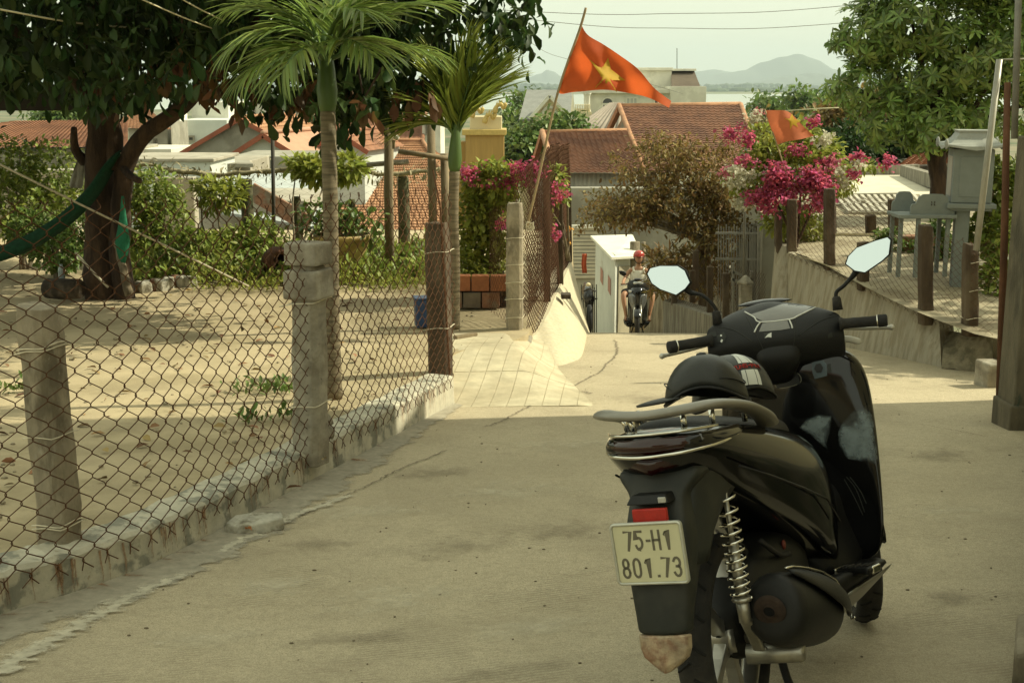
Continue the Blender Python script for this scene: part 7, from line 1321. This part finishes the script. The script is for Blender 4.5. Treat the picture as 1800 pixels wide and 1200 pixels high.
def decal_poly(name, px, m, parent, lift=.002, rings=5, sub=4, fade=False):
    Q = [Vector((u, v, 0)) for u, v in px]; Q = [Q[i].lerp(Q[(i+1) % len(Q)], k/sub) for i in range(len(Q)) for k in range(sub)]; c = sum(Q, Vector())/len(Q); V = []; n = len(Q)
    for q in range(rings+1):
        for p in Q: s_ = c.lerp(p, max(.01, q/rings)); h = hit(s_.x, s_.y, lift); V.append(h)
    ok = [p for p in V if p]
    if not ok: return None
    mb = MB(); F_ = [(q*n+i, q*n+(i+1) % n, (q+1)*n+(i+1) % n, (q+1)*n+i) for q in range(rings) for i in range(n)]; F_ = [f for f in F_ if all(V[i] is not None for i in f)]; mb.add([p or Vector() for p in V], F_); o = mb.build(name, m, parent, True)
    if fade: set_fade(o, [1-.95*(q/rings)**2.5 for q in range(rings+1) for _ in range(n)])
    return o
cw_ = SP['cowl']
BVX[0] = BV_COWL
dash = decal_poly('dash_screen', [(1317, 553), (1340, 546), (1375, 534), (1415, 532), (1440, 537), (1400, 556), (1388, 560), (1342, 565)], K_DASH, cw_)
decal_poly('lower_display', [(1340, 568), (1384, 563), (1389, 577), (1372, 580), (1334, 583)], K_DASH, cw_)
decal_line('dash_trim', [(1309, 548), (1325, 557), (1337, 566), (1388, 561), (1405, 554), (1448, 533)], .0028, K_WHITE, cw_); decal_line('dash_trim', [(1337, 566), (1331, 574), (1326, 584)], .0028, K_WHITE, cw_); decal_line('dash_trim', [(1387, 561), (1391, 570), (1393, 577)], .0028, K_WHITE, cw_)
decal_poly('wing_emblem', [(1344, 594), (1350, 587), (1356, 584), (1356, 593), (1350, 592)], K_WHITE, cw_, .0022, 2, 2); decal_poly('emblem_base', [(1343, 584), (1357, 583), (1357, 594), (1344, 595)], K_GREY, cw_, .0012, 2, 2)
for px in ([(1246, 584), (1258, 582), (1260, 590), (1248, 594)], [(1260, 590), (1272, 583), (1277, 592), (1272, 603), (1262, 601)], [(1456, 538), (1470, 537), (1470, 550), (1456, 553)], [(1455, 588), (1462, 583), (1464, 592), (1456, 594)]): decal_poly('switch', px, K_GREY, cw_, .003, 2, 2)
for px in ([(1266, 588), (1269, 588), (1269, 591), (1266, 591)], [(1268, 596), (1271, 597), (1269, 602), (1266, 600)], [(1461, 541), (1466, 540), (1466, 545), (1461, 546)]): decal_poly('switch_mark', px, K_WHITE, cw_, .0045, 1, 1)
for px in ([(1312, 556), (1335, 600), (1352, 640)], [(1398, 562), (1396, 600), (1390, 645)], [(1262, 575), (1290, 580), (1322, 600)], [(1480, 552), (1440, 565), (1404, 590)]): decal_line('cowl_seam', px, .0014, K_GREY, cw_, 8)
sh_ = SP['shield']; BVX[0] = BV_SH
stk = decal_poly('warning_sticker', [(1360, 661), (1401, 654), (1407, 674), (1366, 683)], mat('sticker_black', (.012, .012, .011), .35, 0), sh_, .002, 3, 3)
K_PRINT = mat('sticker_print', (.34, .33, .25), .5, .1)
decal_line('sticker_print', [(1361, 662), (1400, 655), (1406, 673), (1367, 682), (1361, 662)], .0007, K_PRINT, sh_, 4)
for cx_, cy_ in ((1367, 667), (1375, 666)): decal_line('sticker_print', [(cx_+3*math.cos(a), cy_+3*math.sin(a)) for a in np.linspace(0, 6.28, 9)], .0009, K_PRINT, sh_, 2)
for px in ([(1381, 662), (1383, 668), (1386, 662)], [(1388, 661), (1390, 668), (1386, 668)], [(1395, 659), (1399, 660), (1400, 667), (1395, 668)], [(1370, 675), (1373, 678), (1370, 679)], [(1381, 673), (1385, 676), (1381, 677)], [(1390, 672), (1395, 673), (1397, 670)], [(1398, 669), (1402, 672), (1398, 673)]): decal_line('sticker_print', px, .0009, K_PRINT, sh_, 3)
kb = decal_poly('ignition_switch', [(1427, 636), (1447, 633), (1453, 640), (1454, 660), (1432, 666), (1428, 655)], mat('blue_grey_trim', (.045, .065, .075), .4, .2, 30), sh_, .003, 3, 3); decal_poly('key_slot', [(1434, 640), (1442, 638), (1447, 646), (1444, 654), (1436, 655), (1431, 648)], K_PLAS, sh_, .006, 2, 2)
decal_poly('seat_switch', [(1454, 640), (1460, 639), (1462, 654), (1455, 656)], K_GREY, sh_, .003, 2, 2)
decal_poly('painted_sky_reflection', [(1524, 708), (1538, 722), (1546, 760), (1548, 800), (1538, 815), (1520, 812), (1490, 806), (1474, 790), (1470, 770), (1478, 745), (1500, 722)], K_SKYREFL, sh_, .0015, 6, 4, True)
decal_poly('painted_sky_reflection', [(1440, 728), (1462, 730), (1460, 760), (1455, 790), (1440, 780), (1415, 762), (1406, 752), (1418, 735)], K_SKYREFL, sh_, .0015, 6, 4, True)
for px in ([(1488, 838), (1505, 860), (1520, 900)], [(1494, 838), (1512, 862), (1523, 885)], [(1484, 842), (1500, 870), (1517, 905)]): decal_line('shield_rib', px, .0015, K_GREY, sh_, 6)
# pale rim of the inner box seen beside the neck
t = thing('paper_cup_lid', 'curved white plastic lid resting on the top edge of the leg shield', 'lid', (0, 0, 0)); OFF[t.name] = Vector(); t.location = scoot.location; t.rotation_euler = scoot.rotation_euler
mb = MB(); q = crom([(.06, .925, .985), (.10, .93, .995), (.15, .945, 1.003), (.20, .96, 1.002), (.235, .985, .985)], 4); mb.tube(q, [.004]+[.011]*(len(q)-2)+[.003], 8); mb.build('lid_rim', mat('white_lid', (.66, .64, .56), .45, .05), t, True)
# ---- helmets on the seat
K_HELM = mat('matt_black_helmet', (.022, .023, .020), .42, .1, 20, .06, 300, spec=.4); K_HELM2 = mat('grey_helmet', (.05, .052, .050), .4, .1, 20, spec=.4); K_STRIPE = mat('white_stripe', (.62, .63, .58), .45, .05); K_REDT = mat('red_lettering', (.42, .03, .02), .5, 0); K_BAND = mat('dark_band', (.03, .025, .025), .5, 0)
def helmet(label, c, rad, yaw, brim, m):
    t = thing('helmet', label, 'helmet', (0, 0, 0)); OFF[t.name] = Vector(); t.location = scoot.matrix_world@Vector(c); t.rotation_euler = (Ms3@Matrix.Rotation(R(yaw), 3, 'Z')).to_euler()
    mb = MB(); rings = []; n = 28; mm = 9
    for j in range(mm+1):
        ph = R(90*j/mm); ring = []
        for k in range(n):
            a = 2*math.pi*k/n; low = .0-.028*math.cos(2*a)*(1 if math.cos(a) < .7 else .6)*math.cos(ph)**2; ring.append((rad[0]*math.cos(a)*math.cos(ph)**.85+.0, rad[1]*math.sin(a)*math.cos(ph)**.85, rad[2]*math.sin(ph)+low))
        rings.append(ring)
    inner = [(x*.9, y*.9, z+.004) for x, y, z in rings[0]]; mb.loft([inner]+rings, cap=True); sh = mb.build('shell', m, t, True)
    mb = MB(); mb.tube([Vector(p)*1.005 for p in rings[0]], .005, 6, closed=True); mb.build('edge_trim', K_PLAS, sh, True)
    if brim:
        mb = MB(); V = []
        for i in range(13):
            a = R(-62+124*i/12); ca, sa_ = math.cos(a), math.sin(a); p0 = Vector((rad[0]*ca*.99, rad[1]*sa_*.99, .004)); ext = brim*math.cos(a*1.25)**.6 if abs(a*1.25) < 1.57 else 0; p1 = p0+Vector((ext, 0, -.16*ext)); mid = p0.lerp(p1, .5)+Vector((0, 0, .004)); V.append([p0, mid, p1])
        top = [q for r_ in V for q in r_]; mb.add(top, [(3*i+j, 3*i+j+1, 3*(i+1)+j+1, 3*(i+1)+j) for i in range(12) for j in range(2)]); mb.build('brim', m, t, True, solid=.006, sub=1)
    return t, sh, rings
h1, s1, rg = helmet('matt black cap style helmet with brim resting on the scooter seat', (-.025, .165, .906), (.118, .100, .116), 192, .085, K_HELM)
mb = MB(); mb.tube([(.118*math.cos(a)*.955, .100*math.sin(a)*.955, .034+.012*math.cos(3*a)) for a in np.linspace(0, 6.28, 40)], .0018, 5, closed=True); mb.build('seam_line', K_PLAS, s1, True)
mb = MB(); mb.lathe([(.016, 0), (.012, .007), (.001, .009)], (0, 0, .113), n=12); mb.build('top_button', K_HELM, s1, True)
h2, s2, rg = helmet('grey helmet with white racing stripes behind the black one', (-.005, .335, .882), (.125, .108, .127), 47, 0, K_HELM2)
def on_h(y, ph, rad=(.125, .108, .127), k=1.012, side=-1):   # stripes run front to back over the side facing the camera
    return Vector((rad[0]*math.sin(R(y))*math.cos(R(ph))**.85, side*rad[1]*math.cos(R(y))*math.cos(R(ph))**.85, rad[2]*math.sin(R(ph))+.028*math.cos(2*R(y))*math.cos(R(ph))**2))*k
# lettering frame: longitude y in degrees round the rear/right of the shell
for (a0, a1) in ((-9, -3), (-2, 12), (13, 19)):
    for (p0, p1) in ((4, 27), (41, 78)):
        mb = MB(); n = 10; V = [on_h(a, p0+(p1-p0)*i/n) for i in range(n+1) for a in (a0, a1)]; mb.add(V, [(2*i, 2*i+1, 2*i+3, 2*i+2) for i in range(n)]); mb.build('white_stripe', K_STRIPE, s2, True)
mb = MB(); n = 12; V = [on_h(-22+52*i/n, p, k=1.010) for i in range(n+1) for p in (28, 40)]; mb.add(V, [(2*i, 2*i+1, 2*i+3, 2*i+2) for i in range(n)]); mb.build('name_band', K_BAND, s2, True)
GL = {'Y': [[(0, 1), (.5, .5), (1, 1)], [(.5, .5), (.5, 0)]], 'O': [[(0, 0), (0, 1), (1, 1), (1, 0), (0, 0)]], 'N': [[(0, 0), (0, 1), (1, 0), (1, 1)]], 'G': [[(1, .85), (1, 1), (0, 1), (0, 0), (1, 0), (1, .5), (.5, .5)]], '-': [[(.2, .5), (.8, .5)]], 'P': [[(0, 0), (0, 1), (1, 1), (1, .5), (0, .5)]], 'I': [[(.5, 0), (.5, 1)]]}
x = -20
for ch in 'YONG-PIN':
    mb = MB()
    for line in GL[ch]: mb.tube([on_h(x+4.4*a, 30.5+7*b, k=1.014) for a, b in line], .0017, 5)
    mb.build('letter', K_REDT, s2, True); x += 6.2
# ================================================================== RIDER
RYD = 24.8; rx = at(1132, 580, RYD).x; rz0 = zroad(RYD)
Mr = Matrix.Rotation(R(180-6), 3, 'Z')@Matrix.Rotation(R(11.3), 3, 'X')
scoot2, _ = make_scooter('dark silver scooter ridden up the lane towards the viewer', 0, Vector((rx+.02, RYD+1.5, zroad(RYD+1.5)+.01)), Mr, False)
# the rider sits in the scooter's own frame: X right of the machine, Y forward
M_SKIN = mat('skin', (.36, .185, .10), .55, .08, 20, spec=.4); M_TANK = mat('white_tank_top', (.66, .63, .52), .9, .06, 30); M_SHORT = mat('dark_shorts', (.02, .02, .022), .9, .1); M_REDH = mat('red_helmet', (.40, .045, .03), .25, .05, coat=.5); M_HAIR = mat('dark_hair', (.012, .010, .008), .7, 0)
per = thing('person', 'rider in red helmet, white tank top and dark shorts sitting on the far scooter', 'person', (0, 0, 0)); OFF[per.name] = Vector(); per.location = scoot2.location; per.rotation_euler = scoot2.rotation_euler
def skin_body(name, verts, edges, m, parent, root=0, sub=2):
    me = bpy.data.meshes.new(name); me.from_pydata([v[:3] for v in verts], edges, []); o = bpy.data.objects.new(name, me); COL.objects.link(o); o.parent = parent; me.materials.append(m)
    o.modifiers.new('skin', 'SKIN')
    for i, v in enumerate(verts): sv = me.skin_vertices[0].data[i]; sv.radius = (v[3], v[4] if len(v) > 4 else v[3]); sv.use_root = (i == root)
    o.modifiers['skin'].use_smooth_shade = True; s_ = o.modifiers.new('sub', 'SUBSURF'); s_.levels = sub; s_.render_levels = sub; return o
V = [(0, .12, .93, .135, .11), (0, .14, 1.08, .12, .09), (0, .16, 1.24, .14, .095), (0, .17, 1.38, .10, .08), (0, .185, 1.46, .048, .048), (0, .20, 1.53, .055, .06), (0, .205, 1.60, .07, .085), (0, .205, 1.69, .06, .075)]
E_ = [(0, 1), (1, 2), (2, 3), (3, 4), (4, 5), (5, 6), (6, 7)]
for s_ in (-1, 1):
    b = len(V); V += [(s_*.175, .17, 1.375, .05), (s_*.26, .22, 1.25, .042), (s_*.31, .36, 1.13, .036), (s_*.31, .56, 1.09, .030), (s_*.30, .70, 1.07, .022), (s_*.285, .755, 1.068, .026, .018)]; E_ += [(3, b), (b, b+1), (b+1, b+2), (b+2, b+3), (b+3, b+4), (b+4, b+5)]
    f = len(V)
    for k in range(4): V += [(s_*(.262+.022*k), .80, 1.075, .009), (s_*(.262+.022*k), .815, 1.05, .008), (s_*(.262+.022*k), .79, 1.03, .007)]; E_ += [(b+5, f+3*k), (f+3*k, f+3*k+1), (f+3*k+1, f+3*k+2)]
    V += [(s_*.255, .76, 1.045, .009), (s_*.258, .785, 1.03, .008)]; E_ += [(b+5, f+12), (f+12, f+13)]
    l = len(V); V += [(s_*.11, .16, .91, .085), (s_*.22, .36, .90, .075), (s_*.30, .56, .86, .058), (s_*.285, .60, .70, .052), (s_*.25, .62, .52, .040), (s_*.235, .62, .40, .032), (s_*.24, .72, .345, .03, .022), (s_*.245, .80, .335, .024, .016)]; E_ += [(0, l), (l, l+1), (l+1, l+2), (l+2, l+3), (l+3, l+4), (l+4, l+5), (l+5, l+6), (l+6, l+7)]
body = skin_body('body', V, E_, M_SKIN, per)
def ringset(lv, n=18): return [[(cx+rx_*math.cos(2*math.pi*k/n), cy+ry_*math.sin(2*math.pi*k/n), z) for k in range(n)] for cx, cy, z, rx_, ry_ in lv]
mb = MB(); mb.loft(ringset([(0, .12, .86, .165, .13), (0, .125, .95, .165, .13), (0, .14, 1.08, .155, .118), (0, .155, 1.22, .172, .122), (0, .165, 1.32, .168, .115), (0, .168, 1.37, .13, .10)]), cap=False)
for s_ in (-1, 1): mb.tube([(s_*.10, .265, 1.33), (s_*.105, .22, 1.41), (s_*.105, .16, 1.435), (s_*.10, .09, 1.40), (s_*.10, .06, 1.33)], .022, 8)
mb.build('tank_top', M_TANK, per, True)
for s_ in (-1, 1): mb = MB(); mb.tube([(s_*.06, .12, .90), (s_*.13, .20, .905), (s_*.215, .35, .90), (s_*.27, .47, .885)], [.125, .11, .098, .092], 12); mb.build('shorts_leg', M_SHORT, per, True)
mb = MB(); mb.ell((0, .12, .88), (.175, .15, .10), 14, 8); mb.build('shorts_waist', M_SHORT, per, True)
mb = MB(); mb.ell((0, .225, 1.625), (.078, .092, .118), 18, 12); hd = mb.build('face', M_SKIN, per, True)
mb = MB(); mb.ell((0, .318, 1.61), (.013, .018, .022), 8, 6); mb.build('nose', M_SKIN, hd, True)
for s_ in (-1, 1):
    mb = MB(); mb.ell((s_*.03, .303, 1.636), (.013, .008, .006), 8, 6); mb.build('eye', M_HAIR, hd, True); mb = MB(); mb.ell((s_*.03, .306, 1.654), (.018, .006, .004), 8, 6); mb.build('eyebrow', M_HAIR, hd, True); mb = MB(); mb.ell((s_*.08, .215, 1.62), (.012, .022, .032), 8, 6); mb.build('ear', M_SKIN, hd, True)
mb = MB(); mb.ell((0, .308, 1.573), (.024, .008, .006), 8, 6); mb.build('mouth', mat('lips', (.24, .09, .06), .6, 0), hd, True)
hl = thing('helmet', 'shiny red half helmet worn by the rider', 'helmet', (0, 0, 0)); OFF[hl.name] = Vector(); hl.location = scoot2.location; hl.rotation_euler = scoot2.rotation_euler
mb = MB(); mb.loft([[(rr_*.118*math.cos(2*math.pi*k/20), .205+rr_*.138*math.sin(2*math.pi*k/20), 1.665+z-.03*(math.sin(2*math.pi*k/20) < -.2)) for k in range(20)] for z, rr_ in ((-.005, .95), (0, 1.0), (.04, .985), (.075, .88), (.105, .66), (.122, .35), (.126, .02))]); mb.build('shell', M_REDH, hl, True)
mb = MB(); mb.tube([(-.10, .22, 1.665), (-.085, .24, 1.58), (-.04, .27, 1.515), (0, .275, 1.505), (.04, .27, 1.515), (.085, .24, 1.58), (.10, .22, 1.665)], .007, 6); mb.build('chin_strap', M_HAIR, hl, True)
mb = MB(); mb.loft([[(-.10, .30, 1.655), (0, .34, 1.66), (.10, .30, 1.655)], [(-.09, .345, 1.645), (0, .395, 1.648), (.09, .345, 1.645)]], cap=False, closed=False); mb.build('peak', M_REDH, hl, True, solid=.006)
for s_ in (-1, 1):
    mb = MB(); mb.box((s_*.242, .745, .322), (.085, .25, .018)); tag(mb.build('sandal', M_BRICK, None, bevel=.006), '', 'sandal') if 0 else mb.build('sandal', M_BRICK, per, bevel=.006)
# ================================================================== HAZE
HAZE_DENS = 1.1e-4
mb = MB(); mb.box((0, 6450, 157.5), (20000, 13000, 400))
m = bpy.data.materials.new('haze_air'); m.use_nodes = True; N = m.node_tree.nodes; N.remove(N['Principled BSDF'])
pv = N.new('ShaderNodeVolumePrincipled'); pv.inputs['Color'].default_value = (.74, .87, .92, 1); pv.inputs['Density'].default_value = HAZE_DENS; pv.inputs['Anisotropy'].default_value = .0
m.node_tree.links.new(pv.outputs[0], N['Material Output'].inputs['Volume'])
hz = mb.build('haze', m); tag(hz, 'pale humid haze in the air over the river and hills', 'haze', kind='stuff')
